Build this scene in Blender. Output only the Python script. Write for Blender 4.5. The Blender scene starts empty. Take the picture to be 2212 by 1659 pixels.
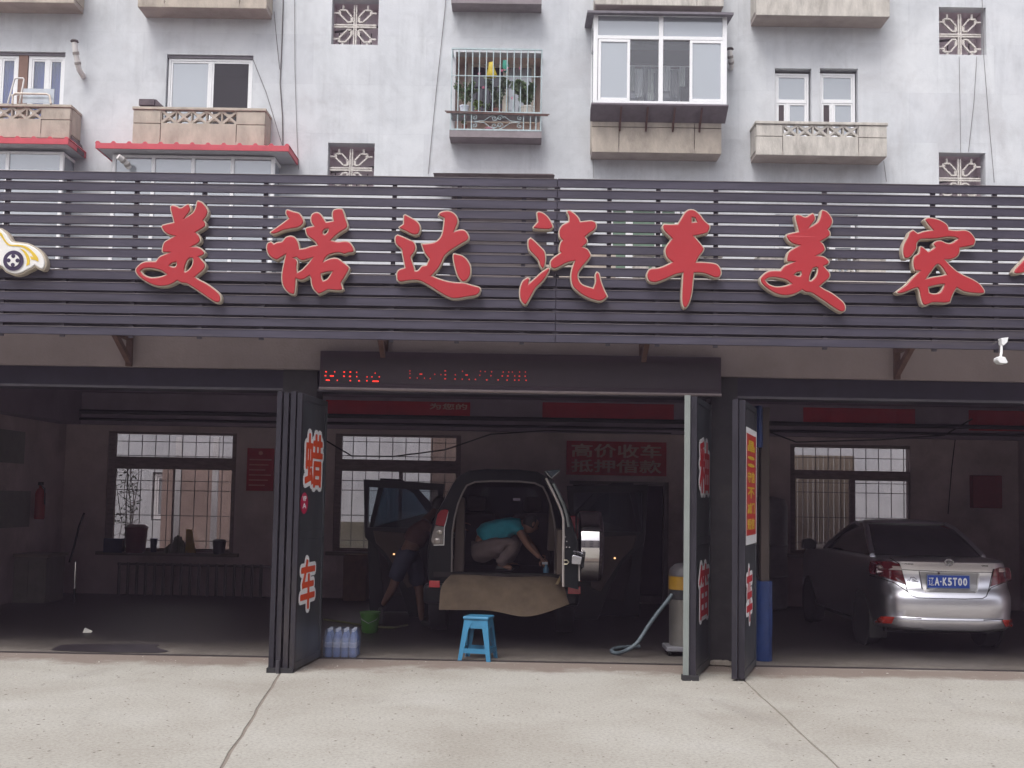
import bpy, bmesh, math, random
from mathutils import Vector, Matrix
rad = math.radians
random.seed(7)
C = bpy.context.scene.collection
S = bpy.context.scene

# ------------------------------------------------------------------ camera, sky, sun, exposure
FPX = 2460.0                       # focal length in pixels of a 2212-pixel-wide view
CAMZ, PITCH, YAW, ROLL, SHY = 1.7, 4.26, 0.40, 1.02, 63.0
cam_data = bpy.data.cameras.new("camera")
cam = bpy.data.objects.new("camera", cam_data)
C.objects.link(cam)
cam_data.sensor_width = 36.0
cam_data.lens = 36.0 * FPX / 2212.0
cam_data.shift_y = SHY / 2212.0
cam_data.clip_end = 2000.0
CM = Matrix.Rotation(rad(YAW), 4, 'Z') @ Matrix.Rotation(rad(90 + PITCH), 4, 'X') @ Matrix.Rotation(rad(ROLL), 4, 'Z')
CM.translation = Vector((0, 0, CAMZ))
cam.matrix_world = CM
S.camera = cam

world = bpy.data.worlds.new("World")
S.world = world
world.use_nodes = True
wn, wl = world.node_tree.nodes, world.node_tree.links
wn.clear()
wo = wn.new('ShaderNodeOutputWorld')
bg = wn.new('ShaderNodeBackground')
sky = wn.new('ShaderNodeTexSky')
sky.sky_type = 'NISHITA'
sky.sun_disc = False
sky.sun_elevation = rad(58)
sky.sun_rotation = rad(205)
sky.air_density = 1.0
sky.dust_density = 4.0
hs = wn.new('ShaderNodeHueSaturation')
hs.inputs['Saturation'].default_value = 0.22      # a closed, milky cloud cover
wl.new(sky.outputs[0], hs.inputs['Color'])
cm_ = wn.new('ShaderNodeMix')
cm_.data_type = 'RGBA'
cm_.blend_type = 'MULTIPLY'
cm_.inputs['Factor'].default_value = 1.0
cm_.inputs['B'].default_value = (1.0, 0.985, 1.005, 1)      # the cloud's lavender cast
wl.new(hs.outputs[0], cm_.inputs['A'])
wl.new(cm_.outputs['Result'], bg.inputs[0])
bg.inputs[1].default_value = 0.15
wl.new(bg.outputs[0], wo.inputs[0])

sun_d = bpy.data.lights.new("sun", 'SUN')
sun_d.energy = 0.9
sun_d.angle = rad(25)
sun_d.color = (1.0, 0.96, 0.93)
sun = bpy.data.objects.new("sun", sun_d)
C.objects.link(sun)
_az, _el = rad(205), rad(58)
sdir = Vector((math.sin(_az) * math.cos(_el), math.cos(_az) * math.cos(_el), math.sin(_el)))
sun.rotation_euler = sdir.to_track_quat('Z', 'Y').to_euler()

S.view_settings.view_transform = 'Standard'
S.view_settings.look = 'None'
S.view_settings.gamma = 1.0
S.view_settings.use_curve_mapping = False
S.view_settings.exposure = 0.65
S.cycles.use_denoising = True
S.cycles.max_bounces = 7
S.cycles.diffuse_bounces = 4
S.cycles.glossy_bounces = 3
S.cycles.transparent_max_bounces = 12
S.cycles.transmission_bounces = 4
S.cycles.caustics_reflective = False
S.cycles.caustics_refractive = False
S.cycles.sample_clamp_indirect = 6.0

YF, YB, YA = 12.0, 19.0, 22.5      # garage front, garage back wall, apartment wall


def P(u, v, y):
    """photograph position (2212 wide) to the point at depth y"""
    d = CM.to_3x3() @ Vector(((u - 1106.0) / FPX, (829.5 + SHY - v) / FPX, -1.0))
    t = y / d.y
    return Vector((d.x * t, y, CAMZ + d.z * t))


def PZ(u, v, z):
    d = CM.to_3x3() @ Vector(((u - 1106.0) / FPX, (829.5 + SHY - v) / FPX, -1.0))
    t = (z - CAMZ) / d.z
    return Vector((d.x * t, d.y * t, z))


def R4(u0, v0, u1, v1, y):
    a, b = P(u0, v0, y), P(u1, v1, y)
    return a.x, b.x, b.z, a.z       # x0, x1, z0, z1


def ZM(x0, y0, w):
    k = w / 2212.0 * 0.54004
    return lambda x, y: (x0 * 0.54004 + x * k, y0 * 0.54004 + y * k)


# ------------------------------------------------------------------ materials
def nodes(m):
    m.use_nodes = True
    return m.node_tree.nodes, m.node_tree.links


def col4(c):
    return (c[0], c[1], c[2], 1.0)


MATS = {}


def mat(name, color, rough=0.7, metal=0.0, var=0.15, scale=6.0, bump=0.0, bscale=40.0, stretch=(1, 1, 1), spec=0.5,
        emit=None, coat=0.0, alpha=1.0, tint=None, dirt=0.0):
    if name in MATS:
        return MATS[name]
    m = bpy.data.materials.new(name)
    n, l = nodes(m)
    b = n['Principled BSDF']
    b.inputs['Roughness'].default_value = rough
    b.inputs['Metallic'].default_value = metal
    b.inputs['Specular IOR Level'].default_value = spec
    b.inputs['Coat Weight'].default_value = coat
    b.inputs['Coat Roughness'].default_value = 0.05
    b.inputs['Alpha'].default_value = alpha
    tc = n.new('ShaderNodeTexCoord')
    mp = n.new('ShaderNodeMapping')
    mp.inputs['Scale'].default_value = stretch
    l.new(tc.outputs['Object'], mp.inputs[0])
    nz = n.new('ShaderNodeTexNoise')
    nz.inputs['Scale'].default_value = scale
    nz.inputs['Detail'].default_value = 8
    nz.inputs['Roughness'].default_value = 0.65
    l.new(mp.outputs[0], nz.inputs[0])
    rp = n.new('ShaderNodeValToRGB')
    rp.color_ramp.elements[0].position = 0.3
    rp.color_ramp.elements[1].position = 0.7
    dk = tuple(c * (1 - var) for c in color)
    lt = tuple(min(1, c * (1 + var)) for c in color)
    if tint:
        dk = tuple(color[i] * (1 - var) * 0.5 + tint[i] * 0.5 for i in range(3))
    rp.color_ramp.elements[0].color = col4(dk)
    rp.color_ramp.elements[1].color = col4(lt)
    l.new(nz.outputs['Fac'], rp.inputs[0])
    last = rp.outputs[0]
    if dirt:
        n2 = n.new('ShaderNodeTexNoise')
        n2.inputs['Scale'].default_value = scale * 0.35
        n2.inputs['Detail'].default_value = 10
        n2.inputs['Roughness'].default_value = 0.75
        l.new(mp.outputs[0], n2.inputs[0])
        r2 = n.new('ShaderNodeValToRGB')
        r2.color_ramp.elements[0].position = 0.52
        r2.color_ramp.elements[1].position = 0.68
        l.new(n2.outputs['Fac'], r2.inputs[0])
        mx = n.new('ShaderNodeMix')
        mx.data_type = 'RGBA'
        mu = n.new('ShaderNodeMath')
        mu.operation = 'MULTIPLY'
        mu.inputs[1].default_value = dirt
        l.new(r2.outputs[0], mu.inputs[0])
        l.new(mu.outputs[0], mx.inputs['Factor'])
        l.new(last, mx.inputs['A'])
        mx.inputs['B'].default_value = (0.13, 0.11, 0.09, 1)
        last = mx.outputs['Result']
    l.new(last, b.inputs['Base Color'])
    if bump:
        nb = n.new('ShaderNodeTexNoise')
        nb.inputs['Scale'].default_value = bscale
        nb.inputs['Detail'].default_value = 6
        l.new(mp.outputs[0], nb.inputs[0])
        bp = n.new('ShaderNodeBump')
        bp.inputs['Strength'].default_value = bump
        bp.inputs['Distance'].default_value = 0.02
        l.new(nb.outputs['Fac'], bp.inputs['Height'])
        l.new(bp.outputs[0], b.inputs['Normal'])
    if emit:
        b.inputs['Emission Color'].default_value = col4(emit[0])
        b.inputs['Emission Strength'].default_value = emit[1]
    MATS[name] = m
    return m


def glass_mat(name, tint=(0.8, 0.85, 0.9), refl=0.25, rough=0.02, trans=1.0, body=(0.3, 0.33, 0.36)):
    """thin pane: see-through, sky reflection, and a body tint for dust film and painted sheen"""
    if name in MATS:
        return MATS[name]
    m = bpy.data.materials.new(name)
    n, l = nodes(m)
    n.clear()
    out = n.new('ShaderNodeOutputMaterial')
    tr = n.new('ShaderNodeBsdfTransparent')
    tr.inputs[0].default_value = col4(tint)
    gl = n.new('ShaderNodeBsdfGlossy')
    gl.inputs['Roughness'].default_value = rough
    gl.inputs['Color'].default_value = (0.9, 0.92, 0.95, 1)
    df = n.new('ShaderNodeBsdfDiffuse')
    df.inputs[0].default_value = col4(body)
    m1 = n.new('ShaderNodeMixShader')
    m1.inputs[0].default_value = 1 - trans
    l.new(tr.outputs[0], m1.inputs[1])
    l.new(df.outputs[0], m1.inputs[2])
    m2 = n.new('ShaderNodeMixShader')
    m2.inputs[0].default_value = refl
    l.new(m1.outputs[0], m2.inputs[1])
    l.new(gl.outputs[0], m2.inputs[2])
    l.new(m2.outputs[0], out.inputs[0])
    MATS[name] = m
    return m


def mix_rgb(n, l, fac, a, b, mode='MIX'):
    mx = n.new('ShaderNodeMix')
    mx.data_type = 'RGBA'
    mx.blend_type = mode
    for sock, val in (('Factor', fac), ('A', a), ('B', b)):
        if hasattr(val, 'links') or hasattr(val, 'is_output'):
            l.new(val, mx.inputs[sock])
        elif sock == 'Factor':
            mx.inputs[sock].default_value = val
        else:
            mx.inputs[sock].default_value = col4(val)
    return mx.outputs['Result']


def ramp(n, l, src, stops):
    r = n.new('ShaderNodeValToRGB')
    e = r.color_ramp.elements
    while len(e) < len(stops):
        e.new(0.5)
    for i, (p, c) in enumerate(stops):
        e[i].position = p
        e[i].color = col4(c) if isinstance(c, tuple) else (c, c, c, 1)
    l.new(src, r.inputs[0])
    return r.outputs[0]


def noise(n, l, vec, scale, detail=6, rough=0.6, dist=0.0):
    t = n.new('ShaderNodeTexNoise')
    t.inputs['Scale'].default_value = scale
    t.inputs['Detail'].default_value = detail
    t.inputs['Roughness'].default_value = rough
    t.inputs['Distortion'].default_value = dist
    l.new(vec, t.inputs[0])
    return t.outputs['Fac']


def mapped(n, l, scale=(1, 1, 1), loc=(0, 0, 0)):
    tc = n.new('ShaderNodeTexCoord')
    mp = n.new('ShaderNodeMapping')
    mp.inputs['Scale'].default_value = scale
    mp.inputs['Location'].default_value = loc
    l.new(tc.outputs['Object'], mp.inputs[0])
    return mp.outputs[0]


def plaster_mat():
    m = bpy.data.materials.new('grey_render')
    n, l = nodes(m)
    b = n['Principled BSDF']
    b.inputs['Roughness'].default_value = 0.9
    v = mapped(n, l)
    vs = mapped(n, l, (2.4, 2.4, 0.22))
    vp = mapped(n, l, (1, 1, 1), (0.3, 0, 0.2))
    big = noise(n, l, v, 0.55, 8, 0.65, 0.6)
    st = noise(n, l, vs, 2.2, 8, 0.7)
    base = ramp(n, l, big, [(0.3, (0.515, 0.54, 0.56)), (0.5, (0.61, 0.635, 0.655)), (0.72, (0.68, 0.70, 0.715))])
    streak = ramp(n, l, st, [(0.3, 0.80), (0.55, 1.0), (0.75, 1.05)])
    where = ramp(n, l, noise(n, l, mapped(n, l, (1, 1, .6), (5, 0, 2)), 0.8, 4), [(0.42, 0.05), (0.62, 0.85)])
    c = mix_rgb(n, l, where, base, streak, 'MULTIPLY')
    cloud = ramp(n, l, noise(n, l, mapped(n, l, (1, 1, 1), (11, 0, 6)), 1.9, 10, 0.72, 0.8), [(0.3, 0.86), (0.5, 1.0), (0.7, 1.05)])
    c = mix_rgb(n, l, 0.8, c, cloud, 'MULTIPLY')
    # courses of large blocks, faintly telegraphing through the render
    bk = n.new('ShaderNodeTexBrick')
    bk.inputs['Scale'].default_value = 1.0
    bk.inputs['Brick Width'].default_value = 1.15
    bk.inputs['Row Height'].default_value = 1.02
    bk.inputs['Mortar Size'].default_value = 0.004
    bk.inputs['Mortar Smooth'].default_value = 0.5
    bk.inputs['Color1'].default_value = (0.89, 0.89, 0.905, 1)
    bk.inputs['Color2'].default_value = (1, 1, 1, 1)
    bk.inputs['Mortar'].default_value = (0.8, 0.8, 0.82, 1)
    sx = n.new('ShaderNodeSeparateXYZ')
    cx = n.new('ShaderNodeCombineXYZ')
    l.new(vp, sx.inputs[0])
    l.new(sx.outputs[0], cx.inputs[0])
    l.new(sx.outputs[2], cx.inputs[1])
    l.new(cx.outputs[0], bk.inputs['Vector'])
    c = mix_rgb(n, l, 0.75, c, bk.outputs['Color'], 'MULTIPLY')
    # damp tide marks
    dm = noise(n, l, mapped(n, l, (0.5, 1, 0.35), (3.1, 0, 1.7)), 1.1, 9, 0.7, 0.6)
    dmask = ramp(n, l, dm, [(0.54, 0.0), (0.66, 0.30), (0.8, 0.5)])
    c = mix_rgb(n, l, dmask, c, (0.37, 0.36, 0.365))
    l.new(c, b.inputs['Base Color'])
    bp = n.new('ShaderNodeBump')
    bp.inputs['Strength'].default_value = 0.25
    bp.inputs['Distance'].default_value = 0.01
    l.new(noise(n, l, v, 25, 6), bp.inputs['Height'])
    l.new(bp.outputs[0], b.inputs['Normal'])
    return m


def ground_mat():
    m = bpy.data.materials.new('forecourt_concrete')
    n, l = nodes(m)
    b = n['Principled BSDF']
    b.inputs['Roughness'].default_value = 0.88
    v = mapped(n, l)
    big = noise(n, l, v, 0.7, 8, 0.6, 0.3)
    c = ramp(n, l, big, [(0.3, (0.315, 0.295, 0.255)), (0.55, (0.38, 0.366, 0.325)), (0.75, (0.425, 0.415, 0.38))])
    fine = noise(n, l, v, 38, 6, 0.75)
    c = mix_rgb(n, l, 1.0, c, ramp(n, l, fine, [(0.28, 0.62), (0.5, 1.0), (0.72, 1.22)]), 'MULTIPLY')
    # pits and grit
    vo = n.new('ShaderNodeTexVoronoi')
    vo.inputs['Scale'].default_value = 11
    vo.inputs['Randomness'].default_value = 1.0
    wv = n.new('ShaderNodeVectorMath')
    wv.operation = 'ADD'
    ns = n.new('ShaderNodeTexNoise')
    ns.inputs['Scale'].default_value = 14
    l.new(v, ns.inputs[0])
    l.new(v, wv.inputs[0])
    sc = n.new('ShaderNodeVectorMath')
    sc.operation = 'SCALE'
    sc.inputs['Scale'].default_value = 0.06
    l.new(ns.outputs['Color'], sc.inputs[0])
    l.new(sc.outputs[0], wv.inputs[1])
    l.new(wv.outputs[0], vo.inputs['Vector'])
    pit = ramp(n, l, vo.outputs['Distance'], [(0.08, 1.0), (0.17, 0.0)])
    gate = ramp(n, l, noise(n, l, mapped(n, l, (1, 1, 1), (7, 3, 0)), 9, 3), [(0.46, 0.0), (0.54, 0.8)])
    mm = n.new('ShaderNodeMath')
    mm.operation = 'MULTIPLY'
    l.new(pit, mm.inputs[0])
    l.new(gate, mm.inputs[1])
    c = mix_rgb(n, l, mm.outputs[0], c, (0.27, 0.25, 0.22))
    # old oil and drying wash water
    oil = ramp(n, l, noise(n, l, mapped(n, l, (.8, .35, 1), (3, 9, 0)), 0.9, 9, .7, 1.2), [(0.56, 0.0), (0.70, 0.30)])
    c = mix_rgb(n, l, oil, c, (0.20, 0.185, 0.165))
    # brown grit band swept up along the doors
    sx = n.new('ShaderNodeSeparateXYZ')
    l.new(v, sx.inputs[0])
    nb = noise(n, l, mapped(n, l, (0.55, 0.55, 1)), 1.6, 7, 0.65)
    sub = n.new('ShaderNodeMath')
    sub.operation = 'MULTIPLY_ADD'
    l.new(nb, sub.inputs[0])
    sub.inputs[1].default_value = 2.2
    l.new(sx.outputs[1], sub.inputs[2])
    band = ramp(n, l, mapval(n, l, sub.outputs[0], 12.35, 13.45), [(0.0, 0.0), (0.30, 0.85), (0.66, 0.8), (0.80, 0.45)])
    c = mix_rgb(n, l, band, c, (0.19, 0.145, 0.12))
    l.new(c, b.inputs['Base Color'])
    bp = n.new('ShaderNodeBump')
    bp.inputs['Strength'].default_value = 0.35
    bp.inputs['Distance'].default_value = 0.008
    l.new(fine, bp.inputs['Height'])
    l.new(bp.outputs[0], b.inputs['Normal'])
    return m


def mapval(n, l, src, a, b):
    r = n.new('ShaderNodeMapRange')
    r.inputs['From Min'].default_value = a
    r.inputs['From Max'].default_value = b
    l.new(src, r.inputs['Value'])
    return r.outputs[0]


M_PLASTER = plaster_mat()
M_GROUND = ground_mat()
M_FLOOR = mat('garage_floor', (0.135, 0.118, 0.100), 0.55, var=0.3, scale=1.6, bump=0.2, dirt=0.6)
M_BEIGE = mat('balcony_concrete', (0.43, 0.38, 0.32), 0.9, var=0.2, scale=4, bump=0.3, dirt=0.42, stretch=(1, 1, 0.45))
M_BEIGE2 = mat('weathered_balcony_concrete', (0.50, 0.475, 0.43), 0.9, var=0.25, scale=5, bump=0.3, dirt=0.45, stretch=(1.4, 1.4, 0.4))
M_SOFFIT = mat('stained_soffit', (0.36, 0.31, 0.28), 0.95, var=0.18, scale=2, dirt=0.4)
M_BAND = mat('facade_band', (0.27, 0.222, 0.222), 0.9, var=0.15, scale=1.2, dirt=0.35, bump=0.15)
M_WHITE = mat('white_pvc', (0.82, 0.83, 0.84), 0.4, var=0.03, scale=3)
M_DARKOPEN = mat('dark_opening', (0.05, 0.045, 0.05), 0.9, var=0.1)
M_ROOM = mat('room_wall', (0.22, 0.19, 0.18), 0.9, var=0.15, scale=1.5)
M_SLAT = mat('slat_steel', (0.062, 0.057, 0.082), 0.45, metal=0.25, var=0.30, dirt=0.35, scale=3.0, bump=0.05, bscale=20, stretch=(0.35, 1, 3), spec=0.5)
M_SLATDK = mat('slat_backing', (0.10, 0.092, 0.115), 0.6, metal=0.2, var=0.2, scale=2)
M_STEELDK = mat('dark_steel', (0.055, 0.055, 0.07), 0.45, metal=0.3, var=0.2, scale=3, dirt=0.25)
M_DOOR = mat('door_steel', (0.058, 0.066, 0.074), 0.42, metal=0.3, var=0.35, scale=2.5, dirt=0.5, stretch=(1, 1, 0.4))
M_DOOREDGE = mat('door_edge_steel', (0.034, 0.032, 0.042), 0.4, metal=0.4, var=0.22, scale=5, dirt=0.3, stretch=(1, 1, 0.3))
M_PALE = mat('pale_paint_edge', (0.21, 0.235, 0.225), 0.45, var=0.1, scale=4)
M_RUST = mat('rusty_steel', (0.10, 0.055, 0.045), 0.85, var=0.35, scale=9)
M_LETRED = mat('letter_red', (0.39, 0.027, 0.034), 0.38, var=0.06, scale=2, bump=0.03, bscale=30)
M_LETRIM = mat('letter_rim', (0.46, 0.40, 0.32), 0.6, var=0.10, scale=8)
M_INWALL = mat('garage_wall', (0.56, 0.455, 0.465), 0.9, var=0.2, scale=1.3, dirt=0.4)
M_CEIL = mat('garage_ceiling', (0.30, 0.245, 0.31), 0.95, var=0.15, scale=1.5, dirt=0.3)
M_WOOD = mat('window_wood', (0.22, 0.165, 0.165), 0.7, var=0.25, scale=6, stretch=(1, 1, 4))
M_BLACK = mat('black_rubber', (0.02, 0.02, 0.022), 0.7, var=0.2)
M_ROD = mat('security_rod', (0.05, 0.045, 0.045), 0.6, metal=0.4)
M_REDAWN = mat('awning_red', (0.50, 0.065, 0.085), 0.5, var=0.15, scale=2, stretch=(1, 1, 1))
M_AWNUND = mat('awning_underside', (0.42, 0.42, 0.44), 0.8, var=0.1)
M_GREYPIPE = mat('pipe_plastic', (0.66, 0.64, 0.62), 0.5, var=0.08)
M_CAGE = mat('cage_paint', (0.42, 0.52, 0.54), 0.5, var=0.15, scale=12, dirt=0.25)
M_GLASS = glass_mat('window_glass', refl=0.07, trans=0.88, body=(0.35, 0.38, 0.45))
M_GLASSREF = glass_mat('window_glass_pale', refl=0.15, trans=0.42, body=(0.50, 0.54, 0.57))  # pale body colour paints the sky's reflection into these panes
M_GLASSIN = glass_mat('garage_glass', refl=0.02, trans=0.86, tint=(.78, .76, .77), body=(0.55, 0.54, 0.52))


# ------------------------------------------------------------------ mesh helpers
def rootloc(p):
    if p is None:
        return Vector((0, 0, 0))
    while p.parent is not None:
        p = p.parent
    return p.location.copy()


class MB:
    def __init__(self):
        self.v, self.f, self.sm = [], [], False

    def box(self, x0, x1, y0, y1, z0, z1):
        if x0 > x1: x0, x1 = x1, x0
        if y0 > y1: y0, y1 = y1, y0
        if z0 > z1: z0, z1 = z1, z0
        i = len(self.v)
        self.v += [(x0, y0, z0), (x1, y0, z0), (x1, y1, z0), (x0, y1, z0), (x0, y0, z1), (x1, y0, z1), (x1, y1, z1), (x0, y1, z1)]
        self.f += [tuple(i + k for k in q) for q in ((0, 3, 2, 1), (4, 5, 6, 7), (0, 1, 5, 4), (1, 2, 6, 5), (2, 3, 7, 6), (3, 0, 4, 7))]
        return self

    def bar(self, p, q, w, h, up=(0, 0, 1)):
        p, q = Vector(p), Vector(q)
        d = (q - p).normalized()
        up = Vector(up)
        if abs(d.dot(up)) > 0.97:
            up = Vector((0, 1, 0))
        s = d.cross(up).normalized()
        t = s.cross(d).normalized()
        i = len(self.v)
        for e in (p, q):
            for a, b in ((-1, -1), (1, -1), (1, 1), (-1, 1)):
                self.v.append(tuple(e + s * (a * w / 2) + t * (b * h / 2)))
        self.f += [tuple(i + k for k in q_) for q_ in ((0, 1, 2, 3), (7, 6, 5, 4), (0, 4, 5, 1), (1, 5, 6, 2), (2, 6, 7, 3), (3, 7, 4, 0))]
        return self

    def tube(self, pts, r, n=8, closed=False, cap=True):
        pts = [Vector(p) for p in pts]
        rr = r if isinstance(r, (list, tuple)) else [r] * len(pts)
        i0 = len(self.v)
        ref = None
        N = len(pts)
        for k, p in enumerate(pts):
            a = pts[(k - 1) % N] if (closed or k > 0) else p
            b = pts[(k + 1) % N] if (closed or k < N - 1) else p
            d = (b - a).normalized()
            if ref is None:
                ref = Vector((0, 0, 1)) if abs(d.z) < 0.9 else Vector((0, 1, 0))
            s = d.cross(ref)
            if s.length < 1e-4:
                s = d.cross(Vector((1, 0.3, 0)))
            s.normalize()
            t = s.cross(d).normalized()
            ref = t
            for j in range(n):
                an = 2 * math.pi * j / n
                self.v.append(tuple(p + s * (math.cos(an) * rr[k]) + t * (math.sin(an) * rr[k])))
        for k in range(N if closed else N - 1):
            for j in range(n):
                a = i0 + k * n + j
                b = i0 + k * n + (j + 1) % n
                c = i0 + ((k + 1) % N) * n + (j + 1) % n
                d = i0 + ((k + 1) % N) * n + j
                self.f.append((a, b, c, d))
        if cap and not closed:
            self.f.append(tuple(i0 + j for j in range(n - 1, -1, -1)))
            self.f.append(tuple(i0 + (N - 1) * n + j for j in range(n)))
        return self

    def lathe(self, prof, c, n=20, axis='z'):
        i0 = len(self.v)
        c = Vector(c)
        for r, z in prof:
            for j in range(n):
                a = 2 * math.pi * j / n
                if axis == 'z':
                    self.v.append((c.x + r * math.cos(a), c.y + r * math.sin(a), c.z + z))
                elif axis == 'x':
                    self.v.append((c.x + z, c.y + r * math.cos(a), c.z + r * math.sin(a)))
                else:
                    self.v.append((c.x + r * math.cos(a), c.y + z, c.z + r * math.sin(a)))
        for k in range(len(prof) - 1):
            for j in range(n):
                self.f.append((i0 + k * n + j, i0 + k * n + (j + 1) % n, i0 + (k + 1) * n + (j + 1) % n, i0 + (k + 1) * n + j))
        self.f.append(tuple(i0 + j for j in range(n - 1, -1, -1)))
        self.f.append(tuple(i0 + (len(prof) - 1) * n + j for j in range(n)))
        return self

    def prism(self, pts, y0, y1):
        """polygon in x,z pushed from y0 to y1"""
        i = len(self.v)
        n = len(pts)
        self.v += [(p[0], y0, p[1]) for p in pts] + [(p[0], y1, p[1]) for p in pts]
        self.f.append(tuple(range(i, i + n)))
        self.f.append(tuple(range(i + 2 * n - 1, i + n - 1, -1)))
        for k in range(n):
            self.f.append((i + k, i + n + k, i + n + (k + 1) % n, i + (k + 1) % n))
        return self

    def loft(self, rings, closed=True, cap=False):
        i0 = len(self.v)
        n = len(rings[0])
        for r in rings:
            self.v += [tuple(p) for p in r]
        for k in range(len(rings) - 1):
            for j in range(n if closed else n - 1):
                self.f.append((i0 + k * n + j, i0 + k * n + (j + 1) % n, i0 + (k + 1) * n + (j + 1) % n, i0 + (k + 1) * n + j))
        if cap:
            self.f.append(tuple(i0 + j for j in range(n - 1, -1, -1)))
            self.f.append(tuple(i0 + (len(rings) - 1) * n + j for j in range(n)))
        return self

    def build(self, name, m, parent=None, bev=0.0, smooth=False, label=None):
        L = rootloc(parent)
        me = bpy.data.meshes.new(name)
        me.from_pydata([(a - L.x, b - L.y, c - L.z) for a, b, c in self.v], [], self.f)
        bm = bmesh.new()
        bm.from_mesh(me)
        bmesh.ops.recalc_face_normals(bm, faces=bm.faces)
        bm.to_mesh(me)
        bm.free()
        o = mk(name, me, m, parent)
        if smooth:
            shade(me)
        if bev:
            md = o.modifiers.new('bevel', 'BEVEL')
            md.width = bev
            md.segments = 2
            md.limit_method = 'ANGLE'
        if label:
            o['label'] = label
        return o


def shade(me, ang=40):
    me.polygons.foreach_set('use_smooth', [True] * len(me.polygons))
    bm = bmesh.new()
    bm.from_mesh(me)
    for e in bm.edges:
        if len(e.link_faces) == 2 and e.calc_face_angle(0) > rad(ang):
            e.smooth = False
    bm.to_mesh(me)
    bm.free()


def mk(name, me, m, parent=None):
    me.name = name
    o = bpy.data.objects.new(name, me)
    C.objects.link(o)
    if m is not None:
        if isinstance(m, (list, tuple)):
            for k in m:
                me.materials.append(k)
        else:
            me.materials.append(m)
    o.parent = parent
    return o


def inst(src, parent, off, name=None):
    o = bpy.data.objects.new(name or src.name.split('.')[0], src.data)
    C.objects.link(o)
    o.parent = parent
    o.location = Vector(off)
    for md in src.modifiers:
        if md.type == 'BEVEL':
            k = o.modifiers.new('bevel', 'BEVEL')
            k.width, k.segments, k.limit_method = md.width, md.segments, md.limit_method
    return o


def tag(o, label, cat, group=None):
    o['label'], o['category'] = label, cat
    if group:
        o['group'] = group
    return o


def thing(name, label, cat, loc=(0, 0, 0), group=None):
    o = bpy.data.objects.new(name, None)
    o.empty_display_size = 0.1
    C.objects.link(o)
    o.location = Vector(loc)
    return tag(o, label, cat, group)


def struct(o, kind='structure'):
    o['kind'] = kind
    return o


def smooth_poly(pts, corner=50, seg=4):
    """Catmull-Rom through gentle vertices, hard corners kept"""
    n = len(pts)
    V = [Vector((p[0], p[1])) for p in pts]
    cor = []
    for i in range(n):
        a, b = V[i] - V[i - 1], V[(i + 1) % n] - V[i]
        cor.append(abs(math.degrees(a.angle_signed(b, 0.0))) > corner if a.length and b.length else True)
    out = []
    for i in range(n):
        p1, p2 = V[i], V[(i + 1) % n]
        p0 = p1 - (p2 - p1) * 0.3 if cor[i] else V[i - 1]
        p3 = p2 + (p2 - p1) * 0.3 if cor[(i + 1) % n] else V[(i + 2) % n]
        for k in range(seg):
            t = k / seg
            out.append(0.5 * ((2 * p1) + (p2 - p0) * t + (2 * p0 - 5 * p1 + 4 * p2 - p3) * t * t + (3 * p1 - p0 - 3 * p2 + p3) * t ** 3))
    return [(p.x, p.y) for p in out]


def flat_mesh(loops, extrude=0.0, bevel=0.0, offset=0.0, res=1):
    """2D filled loops (holes allowed) to a mesh lying in x,y"""
    cu = bpy.data.curves.new('tmp', 'CURVE')
    cu.dimensions = '2D'
    cu.fill_mode = 'BOTH'
    cu.extrude, cu.bevel_depth, cu.offset, cu.bevel_resolution = extrude, bevel, offset, res
    for lp in loops:
        sp = cu.splines.new('POLY')
        sp.points.add(len(lp) - 1)
        for k, p in enumerate(lp):
            sp.points[k].co = (p[0], p[1], 0, 1)
        sp.use_cyclic_u = True
    return conv(cu)


def conv(cu):
    o = bpy.data.objects.new('tmp', cu)
    C.objects.link(o)
    bpy.context.view_layer.update()
    dg = bpy.context.evaluated_depsgraph_get()
    me = bpy.data.meshes.new_from_object(o.evaluated_get(dg))
    bpy.data.objects.remove(o)
    bpy.data.curves.remove(cu)
    me.materials.clear()
    return me


def remap(me, fn):
    for vv in me.vertices:
        vv.co = fn(vv.co)
    me.update()
    return me


def embolden(me, r, n):
    """thicken flat lettering by overlaying shifted copies, each a hair behind the last"""
    v = [tuple(q.co) for q in me.vertices]
    f = [tuple(p.vertices) for p in me.polygons]
    V, F = [], []
    for k in range(n + 1):
        dx = r * math.cos(6.2832 * k / n) if k < n else 0
        dy = r * math.sin(6.2832 * k / n) if k < n else 0
        i = len(V)
        V += [(x + dx, y + dy, z + .02 * k) for x, y, z in v]
        F += [tuple(i + j for j in q) for q in f]
    m2 = bpy.data.meshes.new('t')
    m2.from_pydata(V, [], F)
    bpy.data.meshes.remove(me)
    return m2


def text_mesh(body, bold=0.0, extrude=0.004, res=2, line=1.0):
    cu = bpy.data.curves.new('tmp', 'FONT')
    cu.body = body
    cu.size = 1.0
    cu.extrude = extrude
    cu.resolution_u = res
    cu.space_line = line
    me = conv(cu)
    if bold and len(me.vertices):
        me = embolden(me, bold, 8 if bold < .06 else 14)
    return me


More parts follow.
